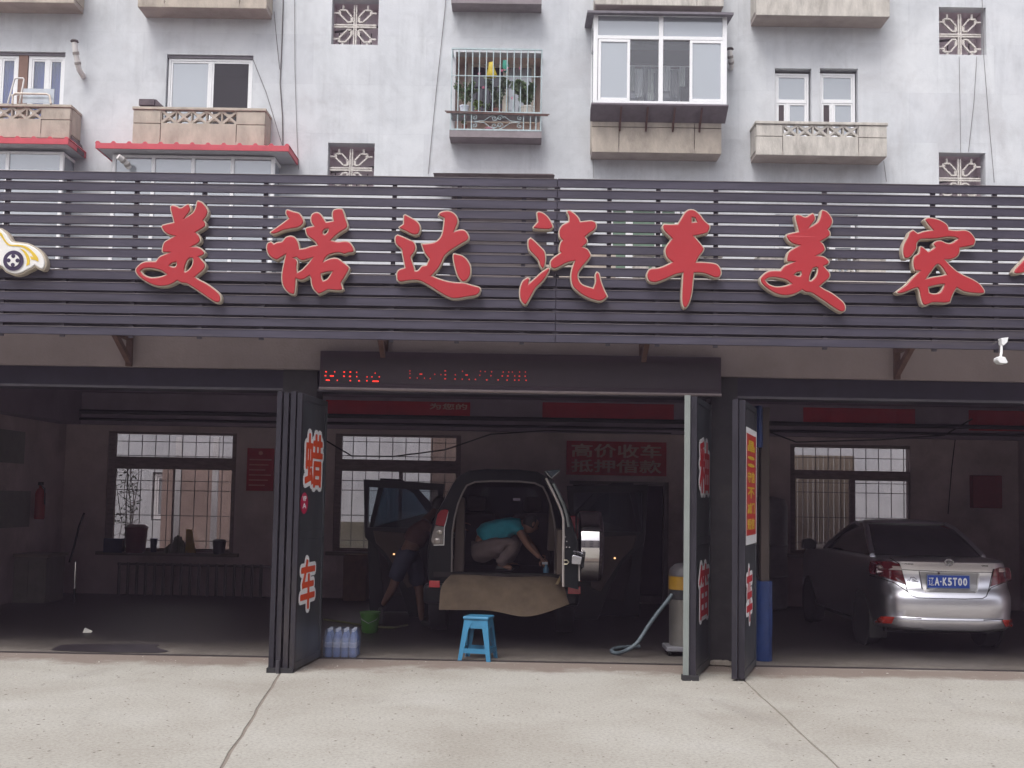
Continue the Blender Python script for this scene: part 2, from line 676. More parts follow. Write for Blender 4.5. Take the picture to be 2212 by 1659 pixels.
def text_obj(name, body, org, right, up, w, h, m, parent, bold=0.0, depth=0.003, lift=0.0, fit=None, line=1.0):
    """lettering fitted into the w x h rectangle whose lower-left corner is org"""
    me = text_mesh(body, bold, 0.5, line=line)
    if not len(me.vertices):
        return None
    xs = [q.co.x for q in me.vertices]
    ys = [q.co.y for q in me.vertices]
    x0, x1, y0, y1 = min(xs), max(xs), min(ys), max(ys)
    if fit:
        x0, x1, y0, y1 = fit
    org, right, up = Vector(org), Vector(right).normalized(), Vector(up).normalized()
    nr = right.cross(up).normalized()
    L = rootloc(parent)

    def fn(c):
        return org + right * ((c.x - x0) / (x1 - x0) * w) + up * ((c.y - y0) / (y1 - y0) * h) + nr * (c.z * depth + lift) - L
    remap(me, fn)
    o = mk(name, me, m, parent)
    return o, (x0, x1, y0, y1)


def wall_holes(mb, x0, x1, z0, z1, y0, y1, holes):
    xs = sorted(set([x0, x1] + [h[0] for h in holes] + [h[1] for h in holes]))
    zs = sorted(set([z0, z1] + [h[2] for h in holes] + [h[3] for h in holes]))
    xs = [x for x in xs if x0 <= x <= x1]
    zs = [z for z in zs if z0 <= z <= z1]
    def hole(cx, cz):
        return any(h[0] < cx < h[1] and h[2] < cz < h[3] for h in holes)
    for i in range(len(xs) - 1):
        k = 0
        while k < len(zs) - 1:
            cx = (xs[i] + xs[i + 1]) / 2
            if hole(cx, (zs[k] + zs[k + 1]) / 2):
                k += 1
                continue
            j = k
            while j + 1 < len(zs) - 1 and not hole(cx, (zs[j + 1] + zs[j + 2]) / 2):
                j += 1
            mb.box(xs[i], xs[i + 1], y0, y1, zs[k], zs[j + 1])
            k = j + 1
# ------------------------------------------------------------------ the ground
gm = MB()
gm.v = [(-120, -100, -0.05), (120, -100, -0.05), (120, 100, -0.05), (-120, 100, -0.05)]
gm.f = [(0, 1, 2, 3)]
struct(gm.build('ground', mat('yard_ground', (0.40, 0.38, 0.34), 0.9, var=0.15, scale=0.6)))

# forecourt: three cast slabs with open joints, ending at the door track
fc = struct(thing('forecourt', '', ''))
del fc['label'], fc['category']
jl0, jl1 = PZ(606, 1452, 0), PZ(478, 1659, 0)
jr0, jr1 = PZ(1612, 1474, 0), PZ(1812, 1659, 0)


def ext(a, b, y):
    t = (y - a.y) / (b.y - a.y)
    return a.x + (b.x - a.x) * t


Y0, Y1 = -6.0, YF - 0.01
G = 0.011
slabs = [[(-30, Y0), (ext(jl0, jl1, Y0) - G, Y0), (ext(jl0, jl1, Y1) - G, Y1), (-30, Y1)],
         [(ext(jl0, jl1, Y0) + G, Y0), (ext(jr0, jr1, Y0) - G, Y0), (ext(jr0, jr1, Y1) - G, Y1), (ext(jl0, jl1, Y1) + G, Y1)],
         [(ext(jr0, jr1, Y0) + G, Y0), (30, Y0), (30, Y1), (ext(jr0, jr1, Y1) + G, Y1)]]
NJ = 70


def wavy(a, b, seed):
    # the joint was filled by hand: its edges wander a little
    out = []
    for i in range(NJ + 1):
        y = Y0 + (Y1 - Y0) * i / NJ
        out.append((ext(a, b, y) + .005 * math.sin(i * .9 + seed) + .004 * math.sin(i * 2.3 + seed), y))
    return out


wl_, wr_ = wavy(jl0, jl1, 1.0), wavy(jr0, jr1, 4.0)
slabs = [[(-30, Y0)] + [(x - G * (1 + .3 * math.sin(i * 1.7)), y) for i, (x, y) in enumerate(wl_)] + [(-30, Y1)],
         [(x + G, y) for x, y in wl_][::-1] + [(x - G * .8, y) for x, y in wr_],
         [(30, Y1)] + [(x + G * (.6 + .4 * math.sin(i * 2.1)), y) for i, (x, y) in enumerate(wr_)][::-1] + [(30, Y0)]]
for s in slabs:
    m = MB()
    q_ = len(s)
    m.v = [(x, y, -0.045) for x, y in s] + [(x, y, 0.0) for x, y in s]
    m.f = [tuple(range(q_ - 1, -1, -1)), tuple(range(q_, 2 * q_))] + [(i, (i + 1) % q_, q_ + (i + 1) % q_, q_ + i) for i in range(q_)]
    m.build('slab', M_GROUND, fc, bev=0.004)
jm = MB()
for a, b, w in ((jl0, jl1, 0.09), (jr0, jr1, 0.09)):
    jm.bar((ext(a, b, 0), 0, -0.017), (ext(a, b, Y1), Y1, -0.017), w, 0.02)
jm.build('joint_filler', mat('joint_mortar', (0.22, 0.19, 0.16), 0.9, var=0.15), fc)

# grit and crumbs lying on the forecourt: nobody could count them
rnd = random.Random(3)
st = MB()
for k in range(480):
    x = rnd.uniform(-7, 7)
    y = 11.9 - abs(rnd.gauss(0, 1.1)) if k < 380 else rnd.uniform(6.5, 11.8)
    r = rnd.uniform(0.003, 0.010) if rnd.random() < 0.95 else rnd.uniform(0.012, 0.018)
    i = len(st.v)
    a0 = rnd.uniform(0, 6.28)
    for j in range(5):
        a = a0 + j * 1.257
        st.v.append((x + r * rnd.uniform(.6, 1.2) * math.cos(a), y + r * rnd.uniform(.6, 1.2) * math.sin(a), 0.001))
    st.v.append((x, y, r * 0.9))
    st.f += [(i + j, i + (j + 1) % 5, i + 5) for j in range(5)]
struct(st.build('gravel_crumbs', mat('pale_grit', (0.38, 0.36, 0.32), 0.9, var=0.6, scale=2.5)), 'stuff')
lv = MB()
for k in range(3200):
    x, y = rnd.uniform(-8, 8), rnd.uniform(6.3, 11.6)
    r = rnd.uniform(0.004, 0.009) if rnd.random() < .8 else rnd.uniform(.009, .018)
    a = rnd.uniform(0, 6.28)
    dx, dy = r * math.cos(a), r * math.sin(a)
    i = len(lv.v)
    lv.v += [(x - dx, y - dy, 0.002), (x + dy * .3, y - dx * .3, 0.004), (x + dx, y + dy, 0.002), (x - dy * .3, y + dx * .3, 0.005)]
    lv.f.append((i, i + 1, i + 2, i + 3))
struct(lv.build('leaf_litter', mat('dry_litter', (0.20, 0.17, 0.14), 0.9, var=0.5, scale=4)), 'stuff')

# garage floor
fl = MB().box(-9, 9.5, YF + 0.09, YB, -0.045, -0.002)
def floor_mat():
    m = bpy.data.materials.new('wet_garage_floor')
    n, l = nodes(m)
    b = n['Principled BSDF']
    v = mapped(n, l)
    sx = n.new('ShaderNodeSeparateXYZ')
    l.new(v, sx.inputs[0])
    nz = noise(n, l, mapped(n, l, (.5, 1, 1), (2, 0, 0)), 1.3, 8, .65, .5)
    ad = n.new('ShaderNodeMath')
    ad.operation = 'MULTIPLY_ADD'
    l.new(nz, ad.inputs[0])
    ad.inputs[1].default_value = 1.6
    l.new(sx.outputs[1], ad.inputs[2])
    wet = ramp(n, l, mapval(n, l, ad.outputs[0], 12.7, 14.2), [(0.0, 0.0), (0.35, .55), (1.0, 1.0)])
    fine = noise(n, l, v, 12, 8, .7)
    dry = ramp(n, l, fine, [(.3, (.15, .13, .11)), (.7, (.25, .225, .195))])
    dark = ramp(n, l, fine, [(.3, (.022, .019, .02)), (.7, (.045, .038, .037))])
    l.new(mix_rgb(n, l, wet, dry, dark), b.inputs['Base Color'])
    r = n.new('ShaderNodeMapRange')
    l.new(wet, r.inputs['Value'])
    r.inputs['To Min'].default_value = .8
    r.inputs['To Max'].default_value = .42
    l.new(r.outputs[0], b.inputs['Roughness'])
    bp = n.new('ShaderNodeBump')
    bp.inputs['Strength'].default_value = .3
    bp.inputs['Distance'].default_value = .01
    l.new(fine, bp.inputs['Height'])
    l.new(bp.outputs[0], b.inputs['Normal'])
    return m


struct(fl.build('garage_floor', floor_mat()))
# damp dark patch at the left bay's threshold
pp = [(110, 1404), (128, 1394), (160, 1391), (240, 1391), (318, 1391), (345, 1392), (335, 1397), (350, 1402), (366, 1407), (340, 1410), (240, 1409), (160, 1407)]
w0 = [PZ(u, v, 0.002) for u, v in pp]
w1 = MB()
w1.v = [(p.x, p.y, 0.003) for p in w0]
w1.f = [tuple(range(len(w0)))]
struct(w1.build('wet_patch', mat('wet_oily_concrete', (0.035, 0.03, 0.035), 0.35, var=0.3, scale=5)))
cy = MB().box(-20, 20, YB + 0.24, YA, -0.045, 0.0)
struct(cy.build('courtyard_paving', mat('courtyard_paving', (0.45, 0.43, 0.40), 0.9, var=0.15)))

# ------------------------------------------------------------------ apartment building
APT = thing('apartment_building', 'grey rendered apartment block with concrete balconies rising behind the black slat sign', 'building', (0, YA, 0))
WHOLES = []                         # holes in the wall: x0,x1,z0,z1


def niche(u0, v0, u1, v1, depth=1.2, m=None, y=None):
    """hole through the wall with a room behind it"""
    x0, x1, z0, z1 = R4(u0, v0, u1, v1, YA if y is None else y)
    WHOLES.append((x0, x1, z0, z1))
    r = MB()
    r.box(x0 - .05, x1 + .05, YA + depth, YA + depth + .05, z0 - .05, z1 + .05)
    r.box(x0 - .1, x0 - .002, YA + .26, YA + depth, z0 - .05, z1 + .05)
    r.box(x1 + .002, x1 + .1, YA + .26, YA + depth, z0 - .05, z1 + .05)
    r.box(x0 - .1, x1 + .1, YA + .26, YA + depth, z1 + .002, z1 + .1)
    r.box(x0 - .1, x1 + .1, YA + .26, YA + depth, z0 - .1, z0 - .002)
    r.build('room', m or M_ROOM, APT)
    return x0, x1, z0, z1


def frame_rect(mb, x0, x1, z0, z1, y0, y1, t):
    mb.box(x0, x0 + t, y0, y1, z0, z1)
    mb.box(x1 - t, x1, y0, y1, z0, z1)
    mb.box(x0 + t, x1 - t, y0, y1, z0, z0 + t)
    mb.box(x0 + t, x1 - t, y0, y1, z1 - t, z1)


def window(x0, x1, z0, z1, y, cols, rows=None, t=0.05, m=M_WHITE, glass=None, parent=None, sash=0.035, open_=(), label=None):
    """outer frame, mullions at fractions, one sash and one pane per light"""
    g = glass or M_GLASS
    f = MB()
    frame_rect(f, x0, x1, z0, z1, y, y + .07, t)
    rows = rows or [1.0]
    zt = z0 + t
    H = z1 - z0 - 2 * t
    W = x1 - x0 - 2 * t
    cells = []
    for ri, rf in enumerate(rows):
        zb = zt
        ze = z0 + t + H * sum(rows[:ri + 1]) / sum(rows)
        if ri < len(rows) - 1:
            f.box(x0 + t, x1 - t, y + .003, y + .067, ze - t / 2, ze + t / 2)
            zt = ze + t / 2
            zc = ze - t / 2
        else:
            zc = ze
        cc = cols[ri] if isinstance(cols[0], (list, tuple)) else cols
        xa = x0 + t
        for ci in range(len(cc)):
            xb = x0 + t + W * sum(cc[:ci + 1]) / sum(cc)
            if ci < len(cc) - 1:
                f.box(xb - t / 2, xb + t / 2, y + .006, y + .064, zb, zc)
                cells.append((xa, xb - t / 2, zb, zc, ri, ci))
                xa = xb + t / 2
            else:
                cells.append((xa, xb, zb, zc, ri, ci))
    fo = f.build('window', m, parent, bev=0.006)
    for a, b, c, d, ri, ci in cells:
        if (ri, ci) in open_:
            continue
        s = sash
        if s:
            q = MB()
            frame_rect(q, a + .002, b - .002, c + .002, d - .002, y + .012, y + .05, s)
            q.build('sash', m, fo, bev=0.004)
        gg = g[(ri, ci)] if isinstance(g, dict) and (ri, ci) in g else (g.get('d') if isinstance(g, dict) else g)
        MB().box(a + s, b - s, y + .03, y + .034, c + s, d - s).build('pane', gg, fo)
    if label:
        fo['label'] = label
    return fo


def lattice(parent, x0, x1, z0, z1, y0, y1, n, m):
    """pierced concrete blocks: diagonal petals round a small boss"""
    w = (x1 - x0) / n
    h = z1 - z0
    src = None
    for k in range(n):
        xa = x0 + k * w
        if src is None:
            b = MB()
            cx, cz = xa + w / 2, (z0 + z1) / 2
            ym = (y0 + y1) / 2
            dpt = y1 - y0
            for sx, sz in ((1, 1), (1, -1), (-1, 1), (-1, -1)):
                p0 = Vector((cx + sx * .01, ym, cz + sz * .01))
                p1 = Vector((cx + sx * w * .5, ym, cz + sz * h * .5))
                b.bar(p0, p1, dpt - .01, 0.044, (0, 0, 1))
                # small triangles in the corners between the diagonals
            for s_ in (-1, 1):
                pts = []
                for j in range(7):
                    a = math.pi * j / 6
                    pts.append((cx + math.cos(a) * w * .36, cz + s_ * (h * .5 - math.sin(a) * h * .30)))
                for q in range(6):
                    b.bar((pts[q][0], ym, pts[q][1]), (pts[q + 1][0], ym, pts[q + 1][1]), dpt - .03, 0.032)
            b.lathe([(0.028, -dpt / 2 + .002), (0.028, dpt / 2 - .002)], (cx, ym, cz), 8, 'y')
            b.box(xa + .002, xa + .014, y0 + .004, y1 - .004, z0, z1)
            b.box(xa + w - .014, xa + w - .002, y0 + .004, y1 - .004, z0, z1)
            src = b.build('pierced_block', m, parent)
        else:
            inst(src, parent, (k * w, 0, 0))


def balcony(u0, v0, u1, v1, d, m, lat=None, cop=None, blocks=True, label=None):
    """parapet front at YA-d; u,v rectangle measured on that front face"""
    yf = YA - d
    x0, x1, z0, z1 = R4(u0, v0, u1, v1, yf)
    th = .09
    s = MB().box(x0 + .01, x1 - .01, yf + .012, YA - .002, z0 - .001, z0 + .10)
    so = s.build('balcony', M_SOFFIT, APT, bev=0.008, label=label)
    zc = z1
    if cop:
        zc = z1 - .06
        c = MB().box(x0 - .015, x1 + .015, yf - .02, yf + th + .02, zc + .002, z1)
        c.box(x0 - .015, x0 + th, yf + th + .022, YA - .004, zc + .002, z1)
        c.box(x1 - th, x1 + .015, yf + th + .022, YA - .004, zc + .002, z1)
        c.build('coping', m, so, bev=0.01)
    for xa, xb in ((x0, x0 + th), (x1 - th, x1)):
        MB().box(xa, xb, yf + th + .003, YA - .003, z0 + .102, zc).build('parapet_block', m, so, bev=0.006)
    g = .006

    def blk(a, b, c, e):
        MB().box(a + g, b - g, yf + rnd.uniform(0, .006), yf + th, c + g, e - g).build('parapet_block', m, so, bev=0.008)
    if lat:
        lu0, lv0, lu1, lv1, n = lat
        a0, a1, b0, b1 = R4(lu0, lv0, lu1, lv1, yf)
        b1 = zc
        a0, a1 = max(a0, x0), min(a1, x1)
        if a0 > x0 + .05:
            blk(x0, a0, z0, b0 - .02)
            blk(x0, a0, b0 - .02, zc)
        if x1 > a1 + .05:
            blk(a1, x1, z0, b0 - .02)
            blk(a1, x1, b0 - .02, zc)
        blk(a0, a1, z0, b0)
        lattice(so, a0, a1, b0, b1, yf + .012, yf + th + .04, n, m)
    elif blocks:
        f = [0, .21, .79, 1.0]
        for i in range(3):
            a, b = x0 + (x1 - x0) * f[i], x0 + (x1 - x0) * f[i + 1]
            zz = z0 + (zc - z0) * .55
            blk(a, b, z0, zz)
            blk(a, b, zz, zc)
    else:
        blk(x0, x1, z0, zc)
    return so, (x0, x1, z0, z1, yf)


# balconies -----------------------------------------------------------------------------
balcony(-130, -90, 160, 7, .52, M_BEIGE, blocks=False)
balcony(300, -72, 576, 19, .52, M_BEIGE)
balcony(-130, 222, 150, 299, .55, M_BEIGE, lat=(-40, 226, 89, 256, 4), cop=True)
b1, b1r = balcony(288, 230, 571, 318, .52, M_BEIGE, lat=(348, 237, 511, 267, 5), cop=True)
balcony(1633, -78, 1923, 37, .55, M_BEIGE2, blocks=False)
b2, b2r = balcony(1633, 261, 1917, 339, .55, M_BEIGE2, lat=(1691, 266, 1855, 295, 5), cop=True)
balcony(1286, -75, 1564, 14, .50, M_BEIGE2)
bb, bbr = balcony(1279, 228, 1559, 333, .50, M_BEIGE, blocks=True)
# lower ones glimpsed through the slats
balcony(1180, 546, 1330, 640, .5, M_BEIGE, blocks=False)
balcony(1372, 546, 1560, 640, .5, M_BEIGE2, lat=(1400, 572, 1530, 600, 5), cop=True)
balcony(1640, 548, 1915, 640, .5, M_BEIGE2, lat=(1691, 575, 1855, 603, 5), cop=True)

# windows -------------------------------------------------------------------------------
M_CURT = mat('pale_curtain', (0.62, 0.66, 0.68), 0.9, var=0.06, scale=6, stretch=(6, 1, .2))
M_BLUEC = mat('blue_curtain', (0.20, 0.25, 0.75), 0.9, var=0.3, scale=5, stretch=(8, 1, .2))
M_BROWN = mat('brown_pier', (0.22, 0.14, 0.11), 0.9, var=0.1)


def curtain(x0, x1, z0, z1, y, m, parent, folds=14, amp=.03):
    n = folds * 4
    mb = MB()
    for i in range(n + 1):
        x = x0 + (x1 - x0) * i / n
        yy = y + amp * math.sin(i * math.pi / 2 + .6 * math.sin(i * .7))
        mb.v += [(x, yy, z0), (x, yy, z1)]
    mb.f = [(2 * i, 2 * i + 2, 2 * i + 3, 2 * i + 1) for i in range(n)]
    return mb.build('curtain', m, parent, smooth=True)


# far left pair with blue curtains and a brown pier
x0, x1, z0, z1 = niche(-110, 109, 133, 290)
px0, px1, _, _ = R4(39, 112, 53, 222, YA)
MB().box(px0, px1, YA + .06, YA + .24, z0, z1).build('window_pier', M_BROWN, APT)
w = window(x0 + .01, px0 - .01, z0 + .01, z1 - .06, YA + .08, [1.1, 1.1, .7], t=.06, parent=APT)
curtain(x0 + .08, px0 - .05, z0 + .06, z1 - .1, YA + .26, M_BLUEC, w)
w = window(px1 + .01, x1 - .01, z0 + .01, z1 - .06, YA + .08, [1, .9], t=.07, parent=APT)
curtain(px1 + .05, x1 - .05, z0 + .06, z1 - .1, YA + .26, M_BLUEC, w)
MB().box(x0, x1, YA + .05, YA + .24, z1 - .055, z1).build('lintel', mat('lintel_grey', (.2, .19, .21)), APT)

# sliding window with one dark open half
x0, x1, z0, z1 = niche(361, 117, 541, 300)
w = window(x0 + .02, x1 - .02, z0 + .01, z1 - .06, YA + .07, [1, .98], t=.05, parent=APT, glass={'d': M_GLASSREF, (0, 1): glass_mat('insect_screen', (.35, .33, .35), .03, trans=.8, body=(.10, .09, .10))}, label='white sliding window with a dark screened right half')
curtain(x0 + .12, (x0 + x1) / 2 - .05, z0 + .1, z1 - .22, YA + .25, M_CURT, w, 12, .02)
MB().box(x0, x1, YA + .04, YA + .24, z1 - .055, z1).build('lintel', mat('lintel_grey', (.2, .19, .21)), APT)
# board and low box standing on balcony 1
X0, X1, Z0, Z1, yf1 = b1r

# two upright windows on the right, each a transom over sliding lights
for ua, ub in ((1674, 1753), (1771, 1854)):
    x0, x1, z0, z1 = niche(ua, 147, ub, 300)
    w = window(x0 + .02, x1 - .03, z0 + .01, z1 - .07, YA + .10, [[.34, .66], [1.0]], rows=[1.14, .86], t=.045, parent=APT,
               glass={'d': M_GLASSREF, (0, 0): glass_mat('dim_glass', (.5, .35, .33), .05, trans=.7, body=(.12, .08, .08))})
    curtain(x0 + (x1 - x0) * .45, x1 - .1, z0 + .05, z0 + (z1 - z0) * .5, YA + .3, M_CURT, w, 8, .02)
    # same windows one floor lower, seen only through the slats
    x0, x1, z0, z1 = niche(ua, 463, ub, 600)
    window(x0 + .02, x1 - .03, z0 + .01, z1 - .07, YA + .10, [[.34, .66], [1.0]], rows=[1.14, .86], t=.045, parent=APT, glass=M_GLASSREF)
x0, x1, z0, z1 = niche(1312, 437, 1472, 610)
window(x0 + .02, x1 - .02, z0 + .01, z1 - .03, YA + .10, [1, 1.6, 1], t=.07, parent=APT, glass=mat('green_curtain_glass', (.12, .20, .14), .3))

# decorative stair-well grilles
QP = [(.74, .76), (.44, .76), (.17, .44), (.17, .19), (.36, .19), (.74, .56)]
M_GRILLE = mat('grille_concrete', (0.58, 0.55, 0.51), 0.9, var=0.25, scale=9, dirt=0.35, bump=0.2)
for gi, (ua, va, ub, vb) in enumerate(((718, -4, 816, 97), (709, 308, 807, 406), (2028, 15, 2131, 119), (2028, 329, 2130, 430))):
    x0, x1, z0, z1 = niche(ua, va, ub, vb, .55, mat('stairwell', (.62, .53, .57), .9, var=.1))
    if gi in (0, 1):
        x1 -= 0.0
    yc = YA + .16
    inset = .07
    gx0, gx1, gz0, gz1 = x0 + inset * .4, x1 - inset * .8, z0, z1 - .09
    cx, cz, hx, hz = (gx0 + gx1) / 2, (gz0 + gz1) / 2, (gx1 - gx0) / 2, (gz1 - gz0) / 2
    g = MB()
    for s in (-.022, .022):
        g.box(cx + s - .014, cx + s + .014, yc - .05, yc, gz0, gz1)
        g.box(gx0, gx1, yc - .046, yc - .004, cz + s - .016, cz + s + .016)
    go = g.build('stair_grille', M_GRILLE, APT, bev=.004, label='square concrete grille of four petals lighting the stairwell')
    for sx in (-1, 1):
        for sz in (-1, 1):
            pt = MB()
            pts = [(cx + sx * a * hx, yc - .026, cz + sz * b * hz) for a, b in QP]
            for k in range(6):
                pt.bar(pts[k], pts[(k + 1) % 6], .05, .030, (0, 0, 1))
            pt.bar((cx + sx * .58 * hx, yc - .026, cz + sz * .76 * hz), (cx + sx * .58 * hx, yc - .026, cz + sz * hz), .04, .03)
            pt.bar((cx + sx * .74 * hx, yc - .026, cz + sz * .62 * hz), (cx + sx * hx, yc - .026, cz + sz * .62 * hz), .04, .03)
            pt.build('petal', M_GRILLE, go)
    # baluster rails of the stair seen behind
    r = MB()
    for k in range(4):
        r.bar((x0 + .1 + k * .22, YA + .4, z0), (x0 + .1 + k * .22, YA + .4, z0 + .4), .02, .02)
    r.bar((x0, YA + .4, z0 + .42), (x1, YA + .4, z0 + .55), .03, .04)
    r.build('stair_rail', M_ROD, APT)

# caged window with plants ----------------------------------------------------------------
cx0, cx1, cz0, cz1 = niche(985, 112, 1166, 290, .75, mat('loggia_wall', (0.60, 0.48, 0.42), .9, var=.12, scale=2))
# inner window of the loggia
ix0, ix1, iz0, iz1 = R4(1011, 139, 1155, 268, YA + .7)
w = window(ix0, ix1, iz0, iz1, YA + .62, [1.3, 1.0], t=.05, parent=APT, m=mat('cream_frame', (.6, .55, .47)), glass={'d': glass_mat('dim_glass2', (.3, .3, .34), .06, trans=.7, body=(.10, .09, .12)), (0, 1): M_GLASSREF}, sash=.03)
yc = YA - .42
gx0, gx1, gz0, gz1 = R4(977, 105, 1168, 277, yc)
zm = P(1070, 243, yc).z
zsh = P(1070, 252, yc).z
zb = P(1070, 281, yc).z
CG = MB()
CG.box(gx0 - .02, gx1 + .02, yc - .01, YA - .002, zb - .15, zb - .015)
cage = CG.build('window_cage', mat('cage_floor', (.25, .22, .23), .9, var=.15), APT)
k = MB()
for z in (gz1, zm, zb):
    for a, b in (((gx0, yc, z), (gx1, yc, z)), ((gx0, yc, z), (gx0, YA, z)), ((gx1, yc, z), (gx1, YA, z))):
        k.bar(a, b, .03, .03)
k.bar((gx0, yc, gz1 - .55), (gx1, yc, gz1 - .55), .02, .015)
k.bar((gx0, yc, zm - .028), (gx1, yc, zm - .028), .022, .022)
k.build('cage_rail', M_CAGE, cage)
src = MB().tube([(gx0, yc, zm), (gx0, yc, gz1)], .011, 6).build('cage_bar', M_CAGE, cage)
nb = 13
for i in range(1, nb + 1):
    inst(src, cage, ((gx1 - gx0) * i / nb, 0, 0))
src = MB().tube([(gx0, yc, zb), (gx0, yc, zm)], .012, 6).build('cage_bar', M_CAGE, cage)
for i in (1, 2, 3, 10.5, 11.5, 12.3, 13):
    inst(src, cage, ((gx1 - gx0) * i / nb, 0, 0))
sc = MB()


def spiral(cx, cz, r, a0, turns, sgn, y):
    return [(cx + r * (1 - t / 14) * math.cos(a0 + sgn * t / 14 * turns * 6.283), y, cz + r * (1 - t / 14) * math.sin(a0 + sgn * t / 14 * turns * 6.283)) for t in range(14)]


sx0, sx1 = gx0 + (gx1 - gx0) * 3 / nb, gx0 + (gx1 - gx0) * 10.4 / nb
scx, scz, sh = (sx0 + sx1) / 2, (zm + zb) / 2 - .01, (zm - zb) / 2
for sx in (-1, 1):
    for sz in (-1, 1):
        sc.tube(spiral(scx + sx * .055, scz + sz * sh * .42, .062, 0, 1.4, sx, yc), .008, 5)
        sc.tube(spiral(scx + sx * (sx1 - scx - .06), scz + sz * sh * .45, .055, 1.5, 1.4, sx, yc), .008, 5)
        sc.tube([(scx + sx * .03, yc, scz + sz * sh * .9), (scx + sx * .15, yc, scz + sz * sh * .55), (scx + sx * .26, yc, scz + sz * sh * .12), (sx1 * 0 + scx + sx * (sx1 - scx - .03), yc, scz)], .008, 5)
sc.build('scrollwork', M_CAGE, cage)
tr = MB()
tr.bar(P(961, 240, yc - .1), P(1187, 247.5, yc - .1), .015, .02)
tr.bar(P(964, 243, yc - .02), P(1184, 250, yc - .02), .015, .02)
tr.build('drying_pole', M_RUST, cage)
MB().box(gx0 + .02, gx1 - .02, yc + .02, YA - .02, zm - .05, zm - .03).build('pot_shelf', mat('shelf_grey', (.3, .3, .3)), cage)

# cage floor of the flat above
ux0, ux1, uz0, uz1 = R4(976, -60, 1170, 9, yc)
MB().box(ux0, ux1, yc, YA - .002, uz0, uz0 + .12).build('window_cage', mat('cage_floor', (.25, .22, .23)), APT)

# lean-to hood just above the sign
hx0, hx1, hz0, hz1 = R4(936, 375, 1198, 379, YA - .5)
MB().prism([(hx0, hz0), (hx1, hz0), (hx1 - .05, hz1 + .02), (hx0, hz1)], YA - .55, YA - .01).build('hood', mat('hood_felt', (.16, .13, .13), .95, var=.3), APT)
niche(975, 400, 1180, 600, .8)

# bay window ------------------------------------------------------------------------------
yb = YA - .85
bx0, bx1, bz0, bz1 = R4(1283, 27, 1570, 226, yb)
zt = P(1427, 81.5, yb).z
M_CLOTH = mat('laundry', (0.55, 0.6, 0.58), .9, var=.2)
x0, x1, z0, z1 = niche(1300, 95, 1545, 300, 1.0, mat('loggia_wall2', (0.26, 0.19, 0.18), .9, var=.1))
window(P(1345, 150, YA + .6).x, P(1470, 150, YA + .6).x, z0 + .1, P(1400, 148, YA + .6).z, YA + .6, [1, 1, 1.2], t=.05, parent=APT, glass=M_GLASSREF, sash=.03)
bay = MB()
t = .085
for xx in (bx0, bx1 - t):
    bay.box(xx, xx + t, yb, yb + t, bz0, bz1)
xm = P(1428, 100, yb).x
bay.box(xm - t / 2, xm + t / 2, yb, yb + t, bz0, bz1)
bay.box(bx0, bx1, yb + .003, yb + t - .003, zt - .035, zt + .035)
bay.box(bx0, bx1, yb + .003, yb + t - .003, bz0, bz0 + .05)
bay.box(bx0, bx1, yb + .003, yb + t - .003, bz1 - .05, bz1)
for xx in (bx0, bx1 - .06):
    bay.box(xx + .004, xx + .056, yb + t, YA, bz1 - .06, bz1)
    bay.box(xx + .004, xx + .056, yb + t, YA, bz0, bz0 + .06)
    bay.box(xx + .004, xx + .056, yb + t, YA, zt - .03, zt + .03)
    bay.box(xx + .004, xx + .056, YA - .06, YA - .002, bz0 + .06, bz1 - .06)
bo = bay.build('bay_window', M_WHITE, APT, bev=.006, label='white framed glazed bay projecting over its concrete parapet')
for a, b, c, d, s in ((bx0 + t, xm - t / 2, zt + .035, bz1 - .05, 0), (xm + t / 2, bx1 - t, zt + .035, bz1 - .05, 0)):
    MB().box(a, b, yb + .04, yb + .045, c, d).build('pane', M_GLASSREF, bo)
for ua, ub in ((1292, 1361), (1490, 1563)):
    a, b = P(ua, 150, yb).x, P(ub, 150, yb).x
    q = MB()
    frame_rect(q, a, b, bz0 + .052, zt - .037, yb + .008, yb + .06, .055)
    so = q.build('sash', M_WHITE, bo, bev=.005)
    MB().box(a + .05, b - .05, yb + .03, yb + .035, bz0 + .1, zt - .09).build('pane', M_GLASSREF, bo)
for ua, ub in ((1361, 1425), (1431, 1490)):
    a, b = P(ua, 150, yb).x, P(ub, 150, yb).x
    MB().box(a, b, yb + .05, yb + .054, bz0 + .05, zt - .04).build('pane', glass_mat('clear_glass', (.9, .9, .9), .06, trans=.95), bo)
for xx in (bx0 + .03, bx1 - .035):
    MB().box(xx, xx + .005, yb + t, YA - .06, bz0 + .06, bz1 - .06).build('pane', M_GLASSREF, bo)
hd = MB()
ha, hb, hc, hd_ = R4(1269, 22, 1585, 29, YA - 1.0)
hd.v = [(ha, YA - 1.0, hd_), (hb, YA - 1.0, hd_), (hb, YA, hd_ + .12), (ha, YA, hd_ + .12), (ha, YA - 1.0, hd_ - .045), (hb, YA - 1.0, hd_ - .045), (hb, YA, hd_ + .07), (ha, YA, hd_ + .07)]
hd.f = [(0, 1, 2, 3), (7, 6, 5, 4), (0, 4, 5, 1), (1, 5, 6, 2), (2, 6, 7, 3), (3, 7, 4, 0)]
hd.build('hood', mat('hood_grey', (.17, .16, .18), .8, var=.2), bo)
ty = MB()
ta, tb, tc, td = bx0 - .03, bx1 + .03, bz0 - .16, bz0 - .01
ty.v = [(ta, yb - .03, td), (tb, yb - .03, td), (tb, YA - .505, td - .02), (ta, YA - .505, td - .02), (ta, yb - .03, td - .03), (tb, yb - .03, td - .03), (tb, YA - .505, tc - .1), (ta, YA - .505, tc - .1)]
ty.f = [(0, 1, 2, 3), (7, 6, 5, 4), (0, 4, 5, 1), (1, 5, 6, 2), (2, 6, 7, 3), (3, 7, 4, 0)]
